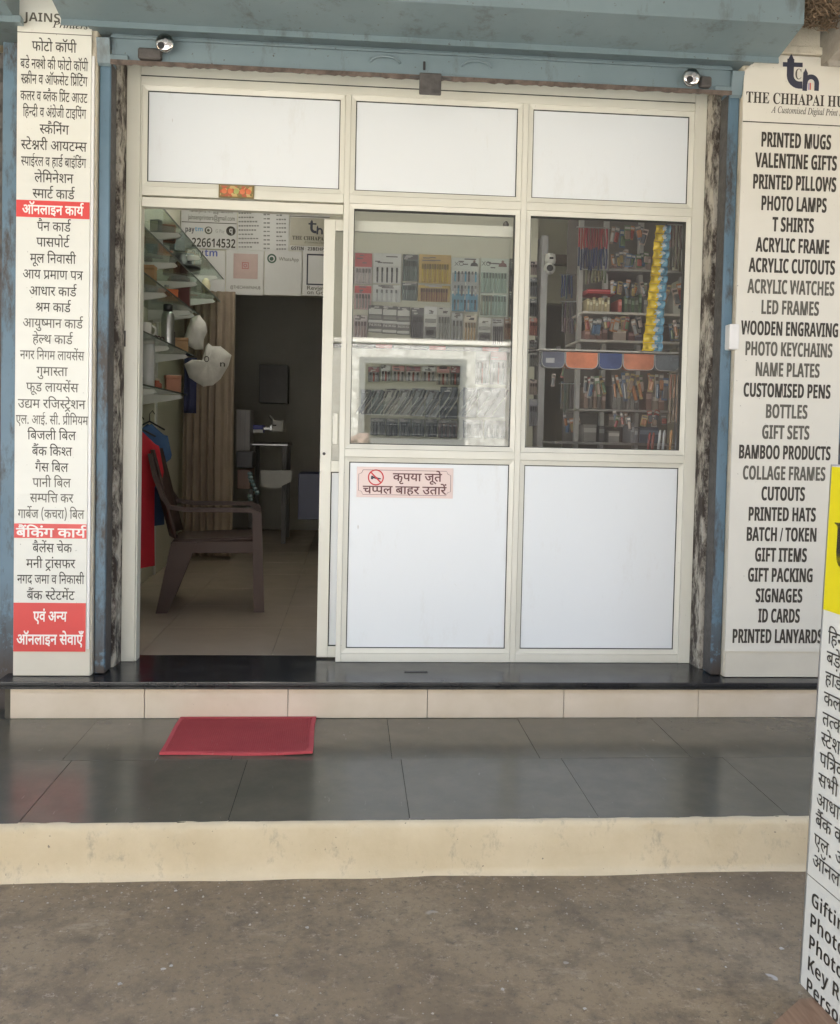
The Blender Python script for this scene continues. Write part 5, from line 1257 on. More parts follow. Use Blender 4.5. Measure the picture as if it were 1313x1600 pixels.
shelf_box(338, -1.13, z4, .14, .09, .10, flat((.45, .42, .42)), 'white and maroon striped packet at the far end of the fourth shelf', name='packet', rot=.1, cat='packet')
# mug, spectacles-like keyrings
p = on_shelf(226, -1.19, z2 + .008)
t = empty('printed_mug', p, 'white mug at the near end of the second glass shelf', 'mug')
MB().lathe(p, [(.034, 0), (.038, .004), (.038, .09), (.034, .09), (.033, .01)], 24).build('cup', WHITEP, t, smooth=True)
MB().tube([p + Vector((.036 + .026 * math.sin(a), 0, .045 + .028 * math.cos(a))) for a in [math.pi * k / 10 for k in range(11)]], .005, 8).build('handle', WHITEP, t, smooth=True)
p = on_shelf(243, -1.16, z2 + .008)
t = empty('key_ring', p, 'dark keyrings between the white mug and the steel bottle', 'keyring')
for k in range(4):
    q_ = p + Vector((.012 * k - .02, .035 * k, .02))
    MB().tube([q_ + Vector((.012 * math.cos(a), .004, .016 * math.sin(a))) for a in [2 * math.pi * j / 12 for j in range(13)]], .0035, 6).build('ring', flat((.10, .05, .07)), t)
# black brimmed hat with a picture box below
p = on_shelf(281, -1.2, z4 + .01)
t = empty('black_hat', p, 'black brimmed hat on the fourth glass shelf', 'hat')
MB().lathe(p + Vector((0, 0, .10)), [(.14, -.014), (.135, -.004), (.082, .004), (.078, .06), (.05, .085), (.01, .088)], 26).build('crown_and_brim', BLACKP, t, smooth=True)
MB().lathe(p, [(.06, 0), (.05, .05), (.05, .10)], 16).build('stand', BLACKP, t)
shelf_box(284, -1.2, z3 + .02, .11, .05, .17, flat((.16, .06, .06)), 'dark red picture box below the black hat')
# pale round ornament
p = on_shelf(322, -1.1, z4 + .012)
t = MB(); t.lathe(p, [(.012, 0), (.026, .012), (.034, .045), (.028, .08), (.012, .10)], 20)
tag(t.build('cream_vase', flat((.75, .68, .5), .25), smooth=True), 'small glossy cream egg-shaped vase hanging over the fourth shelf edge', 'vase')
# printed acrylic cutouts on the upper shelves
for px, z, w_, h_, lab in ((238, z4, .13, .12, 'clear acrylic plaque standing near the door on the fourth shelf'), (275, z5, .12, .13, 'pale acrylic plaque on the highest shelf')):
    p = on_shelf(px, -1.2, z + .008)
    t = empty('acrylic_plaque', p, lab, 'plaque')
    Mx = Matrix.Translation(p) @ Matrix.Rotation(.35, 4, 'Z') @ Matrix.Rotation(-.25, 4, 'X')
    MB().box(-w_ / 2, w_ / 2, -.003, .003, 0, h_, .002, M=Mx).build('plate', flat((.5, .52, .54), .1), t)
    MB().box(-w_ / 2, w_ / 2, -.003, .03, -.0, .006, .002, M=Matrix.Translation(p) @ Matrix.Rotation(.35, 4, 'Z')).build('base', flat((.3, .3, .32), .1), t)

# more small gifts crowding the shelves
rn = random.Random(77)
GC = [(.45, .44, .42), (.35, .22, .14), (.10, .10, .11), (.42, .12, .08), (.20, .26, .30), (.50, .46, .36), (.16, .09, .07), (.30, .31, .33)]
CN = ['white', 'tan', 'black', 'red', 'blue-grey', 'cream', 'dark brown', 'grey']
for nm, z, ys in (('lowest', z1, (1.3, 1.75)), ('second', z2, (1.95,)), ('third', z3, (1.75, 1.95, 2.12, 2.3)), ('fourth', z4, (1.25, 1.62, 2.0, 2.5, 2.75, 3.0)), ('highest', z5, (1.6, 1.85, 2.1, 2.4, 2.7, 3.0))):
    for k, y in enumerate(ys):
        ci = rn.randrange(8); h = rn.uniform(.06, .14); w_ = rn.uniform(.05, .11)
        p = Vector((rn.uniform(-1.3, -1.2), y + rn.uniform(-.04, .04), z + .008)); a = rn.uniform(-.5, .5)
        t = empty('gift_item', p, 'small %s gift item on the %s glass shelf, %s from the door' % (CN[ci], nm, ['first', 'second', 'third', 'fourth', 'fifth', 'sixth'][k]), 'gift', 'gifts on the glass shelves')
        Mx = Matrix.Translation(p) @ Matrix.Rotation(a, 4, 'Z')
        if rn.random() < .5:
            MB().box(-w_ / 2, w_ / 2, -.02, .02, 0, h, .003, M=Mx).build('case', flat(GC[ci]), t)
            MB().box(-w_ / 2 + .008, w_ / 2 - .008, -.022, -.0205, .01, h - .01, M=Mx).build('print', flat(GC[(ci + 3) % 8]), t)
        else:
            MB().lathe(p, [(w_ * .3, 0), (w_ * .42, h * .2), (w_ * .42, h * .7), (w_ * .25, h * .85), (w_ * .25, h)], 16).build('vessel', flat(GC[ci], .25), t, smooth=True)
            MB().lathe(p + Vector((0, 0, h + .0005)), [(w_ * .27, 0), (w_ * .27, .012)], 16).build('lid', flat(GC[(ci + 2) % 8]), t)
# hanging white caps/bags at the end of the shelves
def cloth_poly(pts, Y, depth, name, mat, parent, wob=.005, seed=1):
    """soft bulged cloth from an outline given in photograph pixels at depth Y"""
    P = [at(x, y, Y=Y) for x, y in pts]; c = sum(P, Vector()) / len(P); rn = random.Random(seed)
    mb = MB(); rings = 7; vs = []; n = len(P)
    fine = []
    for i in range(n):
        a, b = P[i], P[(i + 1) % n]
        for k in range(4): fine.append(a.lerp(b, k / 4))
    n = len(fine); fs = []
    for sgn in (-1, 1):
        base = len(vs)
        for r_ in range(rings):
            u = r_ / (rings - 1) * .96
            for i, p in enumerate(fine):
                q_ = p.lerp(c, u); d = depth * math.sqrt(1 - (1 - u) ** 2) + wob * math.sin(i * .8 + u * 5 + seed) * math.sin(math.pi * min(1, u * 1.05)) * (.6 if u < .6 else .3)
                vs.append(Vector((q_.x, q_.y + sgn * d, q_.z)))
        for r_ in range(rings - 1):
            for i in range(n):
                fs.append([base + r_ * n + i, base + r_ * n + (i + 1) % n, base + (r_ + 1) * n + (i + 1) % n, base + (r_ + 1) * n + i])
        fs.append([base + (rings - 1) * n + i for i in range(n)])
    mb.raw(vs, fs)
    return mb.build(name, mat, parent, smooth=True)
p = at(324, 605, Y=2.35)
t = empty('cloth_bag', p, 'white printed cloth bag hanging askew in front of the curtain', 'bag')
cloth_poly([(288, 569), (300, 562), (316, 563), (322, 540), (326, 536), (332, 541), (338, 541), (345, 541), (362, 555), (357, 572), (345, 592), (333, 602), (318, 604), (306, 597), (296, 590)], 2.35, .05, 'bag', WHITECLOTH, t, seed=2)
for px, py, s_ in ((323, 561, 'O'), (348, 568, 'n')):
    facade_text(latin(s_, .01), px - 4, px + 4, py, 9, 2.285, INK, t, .69, .5)
p = at(306, 545, Y=2.42)
t = empty('crumpled_hat', p, 'crumpled white cloth hat hanging above the printed bag', 'hat')
cloth_poly([(300, 495), (312, 492), (322, 505), (324, 518), (319, 530), (318, 546), (305, 546), (289, 538), (288, 528), (293, 512)], 2.42, .05, 'cap', WHITECLOTH, t, seed=5)

# T-shirts on hangers under the lowest shelf
def tshirt(px, X, ztop, rot, mat, label, w_=.46, h_=.66):
    p = on_shelf(px, X, ztop)
    t = empty('tshirt', p - Vector((0, 0, h_)), label, 'T-shirt')
    out = [(-.5, -.10), (-.14, 0), (0, -.035), (.14, 0), (.5, -.10), (.66, -.34), (.50, -.42), (.40, -.30), (.44, -1.0), (-.44, -1.0), (-.40, -.30), (-.50, -.42), (-.66, -.34)]
    Mx = Matrix.Translation(p) @ Matrix.Rotation(rot, 4, 'Z')
    mb = MB(); N_ = 16
    def edge(v):           # half width of the shirt at depth v (0..1)
        if v < .1: return .14 + 3.6 * v
        if v < .34: return .5 + (v - .1) * .7
        if v < .40: return .64 - (v - .34) * 3.6
        return .42 + .03 * (v - .4)
    def f(sgn):
        def g_(u, v):
            x = (2 * u - 1) * edge(v) * w_ * .72
            y = sgn * (.035 * (1 - abs(2 * u - 1) ** 3) * (.4 + v * .6) + .004) + .012 * math.sin(7 * u + 2.5 * v) * v
            return Mx @ Vector((x, y, -v * h_ - .02 * abs(2 * u - 1) * (v < .1)))
        return g_
    mb.grid(f(-1), N_, 26); mb.grid(f(1), N_, 26)
    mb.build('shirt', mat, t, smooth=True)
    mb = MB(); mb.tube([Mx @ Vector((-.11, 0, -.035)), Mx @ Vector((0, 0, .015)), Mx @ Vector((.11, 0, -.035))], .006, 6)
    mb.tube([Mx @ Vector((0, 0, .02)), Mx @ Vector((0, 0, .06)), Mx @ Vector((.02, 0, .08)), Mx @ Vector((.035, 0, .06))], .003, 6)
    mb.build('hanger', BLACKP, t)
tshirt(216, -1.21, at(230, 672, X=-1.2).z, .75, REDCLOTH, 'red T-shirt hanging nearest the doorway below the glass shelves', .36, .78)
tshirt(234, -1.23, at(235, 662, X=-1.2).z, .85, BLUECLOTH, 'blue T-shirt hanging behind the red one', .36, .62)
MB().box(WX + .001, WX + .012, 2.45, 2.49, ZS, 2.2).build('wall_rail', WHITEP, shop)
t = at(300, 625, Y=2.9)
mb = MB(); mb.grid(lambda u, v: (at(288, 600, Y=2.9).x + .09 * u, 2.9 + .012 * math.sin(u * 9), t.z - .1 + .42 * v), 10, 6)
tag(solidify(mb.build('hanging_cloth', NAVYCLOTH, smooth=True), .004), 'dark blue cloth strip hanging between the shelves and the curtain', 'cloth')

# ------------------------------------------------------------------ brown plastic armchair
cx, cy = -.80, 1.38
ch_ = empty('armchair', (cx, cy, ZS), 'brown moulded plastic armchair inside the doorway, facing right', 'chair')
MC = Matrix.Translation((cx, cy, ZS - .002)) @ Matrix.Rotation(R(6), 4, 'Z')
def cq(x, y, z): return MC @ Vector((x, y, z))
def slab(pts_top, t_, name, smooth=False):
    mb = MB(); n = len(pts_top)
    vs = [cq(*p) for p in pts_top] + [cq(p[0], p[1], p[2] - t_) for p in pts_top]
    mb.raw(vs, [list(range(n)), list(range(2 * n - 1, n - 1, -1))] + [[i, (i + 1) % n, n + (i + 1) % n, n + i] for i in range(n)])
    return mb.build(name, BROWNP, ch_)
# seat: shallow dish
mb = MB()
def seat(u, v):
    x = -.23 + .46 * u; y = -.22 + .44 * v
    return cq(x, y, .40 + .02 * u - .022 * math.sin(math.pi * u) * math.sin(math.pi * v))
mb.grid(seat, 10, 10); solidify(mb.build('seat', BROWNP, ch_, smooth=True), .018, 0)
mb = MB()
for y in (-.235, .215): mb.box(-.23, .24, y, y + .02, .335, .405, .004, M=MC)
mb.box(.225, .245, -.215, .215, .335, .415, .004, M=MC); mb.box(-.245, -.228, -.215, .215, .335, .395, .004, M=MC)
mb.build('apron', BROWNP, ch_)
# backrest with splats
mb = MB()
def back(u, v):
    y = -.22 + .44 * u; z = .42 + .50 * v
    return cq(-.235 - .13 * v - .05 * math.sin(math.pi * u) + .02, y, z)
mb.grid(back, 10, 8); solidify(mb.build('backrest', BROWNP, ch_, smooth=True), .016, 0)
for y in (-.245, .245):
    pts = [(-.36, y, .90), (-.335, y, .78), (-.29, y, .66), (-.25, y, .60), (-.16, y, .585), (.05, y, .585), (.20, y, .585), (.25, y, .565)]
    mb = MB(); vs = []; 
    for k, p in enumerate(pts):
        w2 = .024
        d_ = Vector(pts[min(k + 1, 7)]) - Vector(pts[max(k - 1, 0)]); d_.normalize(); nn = Vector((-d_.z, 0, d_.x)) * .012
        for a_, b_ in ((-w2, 1), (w2, 1), (w2, -1), (-w2, -1)): vs.append(cq(p[0] + nn.x * b_, p[1] + a_, p[2] + nn.z * b_))
    fs = [[k * 4 + j, k * 4 + (j + 1) % 4, k * 4 + 4 + (j + 1) % 4, k * 4 + 4 + j] for k in range(7) for j in range(4)] + [[0, 1, 2, 3], [28, 29, 30, 31]]
    mb.raw(vs, fs); mb.build('armrest', BROWNP, ch_)
    # front leg runs up to the arm; rear leg splays back as a tapered plate
    s_ = 1 if y > 0 else -1
    def leg(top, bot, w0, w1, d0, d1):
        mb = MB(); vs = []
        for (x, yy, z), w2, d2 in ((top, w0, d0), (bot, w1, d1)):
            vs += [cq(x - w2, yy - d2, z), cq(x + w2, yy - d2, z), cq(x + w2, yy + d2, z), cq(x - w2, yy + d2, z)]
        mb.raw(vs, [[0, 1, 2, 3], [4, 5, 6, 7]] + [[k, (k + 1) % 4, 4 + (k + 1) % 4, 4 + k] for k in range(4)])
        mb.build('leg', BROWNP, ch_)
    leg((.235, y, .57), (.255, y + s_ * .02, .002), .026, .030, .020, .020)
    leg((-.17, y, .40), (-.285, y + s_ * .02, .002), .070, .032, .012, .016)

# ------------------------------------------------------------------ things in the dark rear room
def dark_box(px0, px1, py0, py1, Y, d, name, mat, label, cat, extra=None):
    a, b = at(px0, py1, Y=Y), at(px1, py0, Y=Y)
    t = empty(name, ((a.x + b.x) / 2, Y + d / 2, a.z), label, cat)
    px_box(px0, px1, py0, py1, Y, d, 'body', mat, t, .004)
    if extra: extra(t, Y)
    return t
def desk(px0, px1, py, Y, d, label):
    a, b = at(px0, py, Y=Y), at(px1, py, Y=Y); z = (a.z + b.z) / 2
    t = empty('desk', ((a.x + b.x) / 2, Y + d / 2, ZS), label, 'desk')
    MB().box(a.x, b.x, Y, Y + d, z - .03, z, .003).build('top', flat((.06, .055, .05)), t)
    MB().box(a.x, b.x, Y - .004, Y - .0005, z - .022, z - .012).build('steel_edge', STEEL, t)
    for x in (a.x + .03, b.x - .03):
        for y in (Y + .04, Y + d - .04): MB().box(x - .02, x + .02, y - .02, y + .02, ZS - .001, z - .031).build('leg', flat((.05, .045, .04)), t)
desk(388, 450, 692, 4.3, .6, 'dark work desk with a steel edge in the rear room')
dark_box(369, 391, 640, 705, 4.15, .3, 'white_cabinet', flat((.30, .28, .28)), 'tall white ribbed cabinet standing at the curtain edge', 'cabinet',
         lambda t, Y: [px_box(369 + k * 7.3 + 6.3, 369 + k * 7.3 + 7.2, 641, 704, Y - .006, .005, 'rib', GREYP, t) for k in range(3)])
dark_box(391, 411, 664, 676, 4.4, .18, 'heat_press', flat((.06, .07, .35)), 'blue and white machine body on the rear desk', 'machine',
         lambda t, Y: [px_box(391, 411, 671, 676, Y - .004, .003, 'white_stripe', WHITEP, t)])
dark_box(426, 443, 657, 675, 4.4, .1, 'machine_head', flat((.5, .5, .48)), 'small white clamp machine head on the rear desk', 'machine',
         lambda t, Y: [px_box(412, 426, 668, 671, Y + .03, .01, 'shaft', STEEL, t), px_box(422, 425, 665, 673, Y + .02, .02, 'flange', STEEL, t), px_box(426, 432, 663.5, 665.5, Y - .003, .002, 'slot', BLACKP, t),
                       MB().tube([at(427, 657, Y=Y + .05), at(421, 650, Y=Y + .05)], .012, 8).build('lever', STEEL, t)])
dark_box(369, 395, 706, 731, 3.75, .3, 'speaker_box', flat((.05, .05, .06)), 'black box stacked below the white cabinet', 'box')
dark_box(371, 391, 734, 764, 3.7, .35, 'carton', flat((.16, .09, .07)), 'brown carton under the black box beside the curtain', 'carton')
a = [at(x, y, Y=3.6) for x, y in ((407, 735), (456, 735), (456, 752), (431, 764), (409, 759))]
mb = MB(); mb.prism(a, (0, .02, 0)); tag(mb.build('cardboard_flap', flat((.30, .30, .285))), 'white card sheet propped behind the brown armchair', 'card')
a = at(396, 790, Y=2.0)
mb = MB(); rn = random.Random(8)
for k in range(9):
    mb.lathe((a.x + rn.uniform(-.025, .025), 2.0 + rn.uniform(-.02, .02), a.z + .025 * k), [(.012, 0), (.02, .012), (.012, .025)], 8)
tag(mb.build('bead_garland', flat((.10, .16, .17), .2)), 'greyish green glossy bead garland above the chair arm', 'garland')
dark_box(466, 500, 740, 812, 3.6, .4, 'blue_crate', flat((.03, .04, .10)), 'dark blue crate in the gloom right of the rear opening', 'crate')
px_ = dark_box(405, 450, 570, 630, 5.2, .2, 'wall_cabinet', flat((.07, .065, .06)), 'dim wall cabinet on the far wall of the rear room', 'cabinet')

# ================================================================== pen display on the partition wall
CYD = 1.60
ORD = ['first', 'second', 'third', 'fourth', 'fifth', 'sixth', 'seventh', 'eighth', 'ninth', 'tenth', 'eleventh', 'twelfth']
zoomA = lambda x, y: (545 + x * .198, 385 + y * .198)
zoomB = lambda x, y: (545 + x * .198, 530 + y * .198)
def card(x0, x1, y0, y1, zoom, col, label, head=None, pens=0, pencol=None, rows=1, tilt=0.0, text=None, photo=None, Y=CYD, blocks=None, grp='pen cards on the partition wall'):
    (a, b), (c, d) = zoom(x0, y0), zoom(x1, y1)
    p, q = at(a, (b + d) / 2, Y=Y), at(c, (b + d) / 2, Y=Y); zt, zb_ = at((a + c) / 2, b, Y=Y).z, at((a + c) / 2, d, Y=Y).z
    t = empty('pen_card', ((p.x + q.x) / 2, Y, zb_), label, 'pen card', grp)
    W_, H_ = q.x - p.x, zt - zb_
    rn = random.Random(int(x0 * 7 + y0))
    yo = rn.uniform(-.010, .006)
    MB().box(p.x + .002, q.x - .002, Y + yo, Y + yo + .004, zb_ + .002, zt - .002, .001).build('backing_card', flat(col), t)
    f0 = 0.97
    if head:
        hh, hc = head
        MB().box(p.x + .004, q.x - .004, Y + yo - .003, Y + yo - .001, zt - H_ * hh, zt - .005).build('header', flat(hc), t)
        f0 = 1 - hh - .02
    hs = head[0] if head else .16
    mb = MB()
    for k in range(rn.randint(3, 5)):
        u0 = rn.uniform(.06, .5); u1 = u0 + rn.uniform(.12, .42); zz_ = zt - H_ * hs * rn.uniform(.15, .9)
        mb.box(p.x + W_ * u0, p.x + W_ * min(.94, u1), Y + yo - .0042, Y + yo - .0034, zz_ - .0035, zz_ + .0035)
    mb.build('print_lines', flat((.09, .08, .08) if sum(col) > .7 else (.45, .43, .42)), t)
    if blocks:
        for (u0, u1, v0, v1, bc) in blocks:
            MB().box(p.x + W_ * u0, p.x + W_ * u1, Y + yo - .008, Y + yo - .001, zb_ + H_ * v0, zb_ + H_ * v1, .002).build('pouch', flat(bc, .2), t)
    for r_ in range(rows):
        for k in range(pens):
            x = p.x + W_ * (.08 + .84 * (k + .5) / pens); z0 = zb_ + H_ * (f0 * r_ / rows + .03); z1 = zb_ + H_ * (f0 * (r_ + 1) / rows - .04)
            dx = tilt * (z1 - z0); rad = min(.0055, W_ * .84 / pens * .36)
            pc = pencol[(k + r_) % len(pencol)]
            o = MB().tube([(x - dx, Y + yo - .008, z0), (x - dx * .9, Y + yo - .009, z0 + (z1 - z0) * .08), (x + dx * .6, Y + yo - .009, z0 + (z1 - z0) * .72)], [rad * .35, rad, rad], 7)
            o.build('pen', flat(pc, .25), t)
            MB().tube([(x + dx * .6, Y + yo - .009, z0 + (z1 - z0) * .725), (x + dx, Y + yo - .009, z1)], rad * 1.12, 7).build('pen_cap', flat(tuple(c_ * .4 for c_ in pc), .25), t)
    if text:
        s_, u0, u1, v, h, col2 = text
        ax = p.x + W_ * u0
        put(latin(BOLD(s_) if s_ != 'XO' else s_), 'lettering', flat(col2), t, (ax, Y + yo - .0105, zb_ + H_ * v), EX, EZ, EN, width=W_ * (u1 - u0), height=H_ * h, cap=.69)
    if photo:
        u, v, s_ = photo; c0 = Vector((p.x + W_ * u, Y + yo - .005, zb_ + H_ * v)); Mr = Matrix.Rotation(R(90), 3, 'X')
        MB().lathe(c0, [(H_ * .028 * s_, 0), (H_ * .028 * s_, .0012)], 14, Mr).build('printed_figure', flat((.16, .10, .08)), t)
        mb = MB(); mb.raw([c0 + Vector((a_ * H_ * s_, -.0016, b_ * H_ * s_)) for a_, b_ in ((-.09, -.11), (.09, -.11), (.075, -.05), (.02, -.02), (-.02, -.02), (-.075, -.05))], [[0, 1, 2, 3, 4, 5]])
        mb.build('printed_figure', flat((.05, .05, .055) if u > .78 else (.14, .07, .06)), t)
    return t
G = (.50, .50, .49); LG = (.55, .57, .52)
card(-20, 40, 40, 290, zoomA, (.42, .16, .15), 'red pen card seen through the narrow gap beside the door stile', (.4, (.45, .10, .10)), 3, [(.4, .35, .35)])
card(45, 188, 48, 300, zoomA, (.46, .40, .40), 'red and white pen card, leftmost of the upper rows', (.45, (.42, .07, .07)), 5, [(.35, .33, .33), (.5, .45, .45)])
card(42, 182, 308, 500, zoomA, (.40, .26, .26), 'red banded pen card under the leftmost red and white card', (.32, (.45, .05, .05)), 5, [(.3, .27, .27)])
card(190, 418, 52, 296, zoomA, G, 'white pen card with a slanted pen printed on its header', (.42, (.54, .54, .53)), 5, [(.10, .10, .11)], text=None)
card(186, 412, 300, 440, zoomA, (.48, .49, .49), 'white pen card with faint pens under the slanted pen card', (.25, (.5, .5, .5)), 5, [(.45, .46, .47)])
card(424, 548, 62, 278, zoomA, (.10, .125, .12), 'dark green pen card between the white and yellow cards', (.2, (.06, .06, .06)), 6, [(.09, .13, .12), (.14, .18, .17)])
card(418, 542, 284, 430, zoomA, (.11, .14, .14), 'dark green pen card under the upper dark green one', (.15, (.08, .09, .09)), 6, [(.15, .19, .19)])
card(552, 808, 66, 298, zoomA, (.44, .29, .06), 'yellow pen card with a row of yellow pens', (.28, (.42, .28, .09)), 11, [(.50, .36, .04), (.42, .27, .05)])
card(545, 802, 306, 440, zoomA, (.36, .25, .09), 'yellow and brown pen card with brown pens, lower', (.16, (.46, .33, .07)), 11, [(.22, .10, .07), (.30, .16, .10)])
card(806, 1030, 90, 520, zoomA, (.52, .55, .52), 'white pen card with portrait header, grey and blue pens', (.2, (.53, .56, .53)), text=('XO', .1, .42, .84, .07, (.06, .06, .06)), photo=(.80, .93, .8), pens=7, pencol=[(.09, .09, .10), (.35, .36, .38), (.10, .28, .40)], rows=3,
     blocks=[(.04, .5, .38, .72, (.30, .32, .33)), (.53, .96, .38, .72, (.34, .36, .36)), (.04, .48, .01, .33, (.10, .24, .34)), (.52, .95, .01, .33, (.10, .24, .36))])
for k, x in enumerate((830, 850, 870, 890, 925, 945, 965, 985)):
    pass
card(1036, 1262, 92, 560, zoomA, (.50, .55, .50), 'white pen card with portrait header and pale green pens', (.2, (.51, .56, .51)), text=('XO', .03, .34, .86, .075, (.06, .06, .06)), photo=(.77, .94, .8), pens=8, pencol=[(.30, .40, .36), (.22, .30, .27)], rows=2,
     blocks=[(.03, .45, .41, .75, (.24, .32, .28)), (.50, .92, .41, .75, (.27, .36, .31)), (.03, .44, .03, .37, (.20, .21, .17)), (.48, .92, .03, .37, (.24, .33, .30))])
card(1266, 1330, 95, 360, zoomA, (.08, .08, .09), 'black pen card at the right end of the upper row', (.3, (.13, .14, .13)), 3, [(.1, .1, .11)])
card(1262, 1330, 368, 560, zoomA, (.07, .08, .08), 'black pen card under the right end of the upper row', (.2, (.12, .13, .12)), 3, [(.16, .14, .13)])
# pouches of the middle row
for k, (x0, x1, y0, y1) in enumerate(((152, 268, 462, 682), (262, 384, 468, 690), (378, 488, 474, 698))):
    t = card(x0, x1, y0, y1, zoomA, (.09, .09, .09), ['leftmost', 'middle', 'rightmost'][k] + ' of three black and white instrument pouches', None, 0, Y=CYD - .03,
         text=('NXG', .1, .9, .24, .09, (.45, .42, .42)), blocks=[(.06, .94, .66, .86, (.48, .48, .47)), (.1, .9, .5, .62, (.2, .2, .19)), (.02, .98, .36, .46, (.5, .5, .5)), (.05, .95, .04, .14, (.45, .45, .44))])
spec = [(490, 596, 480, 725, (.05, .05, .055), 'black hanging pouch right of the three instrument pouches', 5, [(.09, .09, .10)]),
        (592, 700, 470, 735, (.50, .50, .48), 'white and black printed pouch in the middle row', 0, None),
        (696, 806, 478, 740, (.33, .33, .31), 'grey pouch with dark top in the middle row', 4, [(.22, .22, .21)]),
        (806, 902, 520, 745, (.30, .31, .31), 'grey pouch below the blue pens', 3, [(.2, .2, .2)]),
        (904, 1012, 540, 748, (.45, .40, .33), 'pouch with orange contents in the middle row', 4, [(.40, .28, .15)]),
        (1016, 1126, 560, 755, (.46, .46, .44), 'white pouch with dark window under the pale green pens', 0, None),
        (1126, 1222, 568, 780, (.42, .42, .42), 'white card with black pens near the right end of the middle row', 5, [(.04, .04, .045)]),
        (1224, 1330, 560, 740, (.20, .12, .08), 'brown pencil pack at the right end of the middle row', 6, [(.26, .14, .09)]),
        (36, 150, 540, 720, (.38, .33, .33), 'grey and pink packet at the left end of the middle row', 4, [(.30, .22, .22)])]
for x0, x1, y0, y1, col, lab, n, pc in spec:
    bl = None
    if n == 0: bl = [(.08, .92, .05, .38, (.10, .10, .10)), (.2, .8, .12, .30, (.42, .41, .40)), (.1, .9, .5, .62, (.25, .25, .24))]
    card(x0, x1, y0, y1, zoomA, col, lab, (.25, tuple(min(.6, c_ * 1.25 + .03) for c_ in col)), n, pc, blocks=bl)
# rail under the middle row
a, b = at(552, 537, Y=CYD - .05), at(835, 545, Y=CYD - .05)
rk = empty('display_rail', ((a.x + b.x) / 2, CYD - .03, a.z), 'dark shelf rail with coloured price strips below the pouches', 'rail')
MB().box(a.x - .15, 1.14, CYD - .09, CYD + .03, a.z - .02, a.z - .004, .002).build('shelf_board', flat((.05, .045, .045)), rk)
for k in range(9):
    x = a.x + .03 + k * .11
    MB().box(x, x + .10, CYD - .094, CYD - .0905, a.z - .026, a.z - .002).build('price_strip', flat([(.12, .11, .11), (.32, .06, .05), (.25, .24, .22)][k % 3]), rk)
# lower rows seen through the reflection
low = [(150, 245, 215, 340), (250, 335, 200, 335), (340, 445, 205, 335), (450, 570, 210, 335), (575, 690, 210, 335), (692, 800, 210, 365), (800, 880, 210, 365),
       (1000, 1110, 60, 360), (1115, 1250, 60, 360)]
for k, (x0, x1, y0, y1) in enumerate(low):
    card(x0, x1, y0, y1, zoomB, [(.2, .2, .2), (.42, .42, .40), (.36, .34, .31), (.33, .31, .29), (.30, .28, .26), (.34, .31, .26), (.09, .09, .09), (.2, .19, .18), (.22, .2, .19)][k],
         'small stationery packet, %s from left in the row below the rail' % ORD[k], (.35, [(.25, .1, .1), (.5, .5, .48), (.4, .2, .18)][k % 3]), 3, [(.25, .25, .25), (.35, .14, .12)])
low = [(95, 180, 395, 595), (182, 275, 395, 595), (280, 395, 390, 600), (398, 490, 390, 600), (495, 600, 385, 610), (604, 715, 400, 620), (720, 860, 375, 630), (900, 1010, 380, 620), (1020, 1240, 380, 620)]
for k, (x0, x1, y0, y1) in enumerate(low):
    card(x0, x1, y0, y1, zoomB, [(.12, .12, .12), (.16, .19, .18), (.36, .35, .30), (.36, .36, .35), (.24, .25, .25), (.24, .25, .26), (.055, .06, .065), (.1, .1, .1), (.12, .11, .11)][k],
         'pen card with slanted silver pen, %s from left in the second row from bottom' % ORD[k], None, 3, [(.50, .50, .48), (.2, .2, .2), (.42, .40, .36)], tilt=.28)
low = [(170, 290, 620, 760), (295, 390, 625, 765), (395, 490, 625, 765), (495, 600, 630, 770), (604, 700, 630, 775), (705, 860, 635, 780), (900, 1060, 635, 780), (1070, 1240, 640, 785)]
for k, (x0, x1, y0, y1) in enumerate(low):
    card(x0, x1, y0, y1, zoomB, [(.14, .14, .14), (.08, .08, .085), (.10, .11, .12), (.09, .10, .10), (.10, .10, .10), (.13, .09, .085), (.1, .1, .1), (.1, .1, .1)][k],
         'dark refill packet, %s from left in the bottom row of the pen wall' % ORD[k], (.2, (.2, .2, .2)), 4, [(.2, .2, .2), (.12, .12, .13)])
# cards right of the mullion
zoomR = lambda x, y: (825 + x * .1904, 335 + y * .1904); zoomS = lambda x, y: (825 + x * .1904, 520 + y * .1904)
for k, (y0, y1, z_, col) in enumerate(((385, 500, zoomR, (.30, .25, .24)), (515, 680, zoomR, (.12, .13, .14)), (690, 840, zoomR, (.07, .08, .08)), (850, 998, zoomR, (.34, .14, .11)), (60, 125, zoomS, (.25, .25, .25)), (150, 280, zoomS, (.20, .20, .19)), (380, 510, zoomS, (.30, .24, .22)), (540, 770, zoomS, (.22, .22, .25)))):
    card(8, 78, y0, y1, z_, col, 'packet on the pen wall right of the mullion, %s from the top' % ORD[k], (.22, tuple(c_ * 1.4 + .04 for c_ in col)), 3, [tuple(c_ * .8 for c_ in col)], Y=CYD - .005)
# white door post beside it
a, b = at(842, 550, Y=CYD), at(851.5, 550, Y=CYD)
MB().box(a.x, b.x, CYD - .02, CYD + .12, ZS, 2.62).build('door_post', flat((.45, .45, .46)), shop)
zz = at(880, 402, Y=2.5).z
MB().box(1.12, 2.049, 2.5, 2.58, zz - .05, zz + .02).build('wooden_lintel', flat((.16, .12, .085)), shop)
MB().box(1.12, 2.049, 2.585, 2.66, zz + .021, 3.359).build('upper_wall', INWALL, shop)

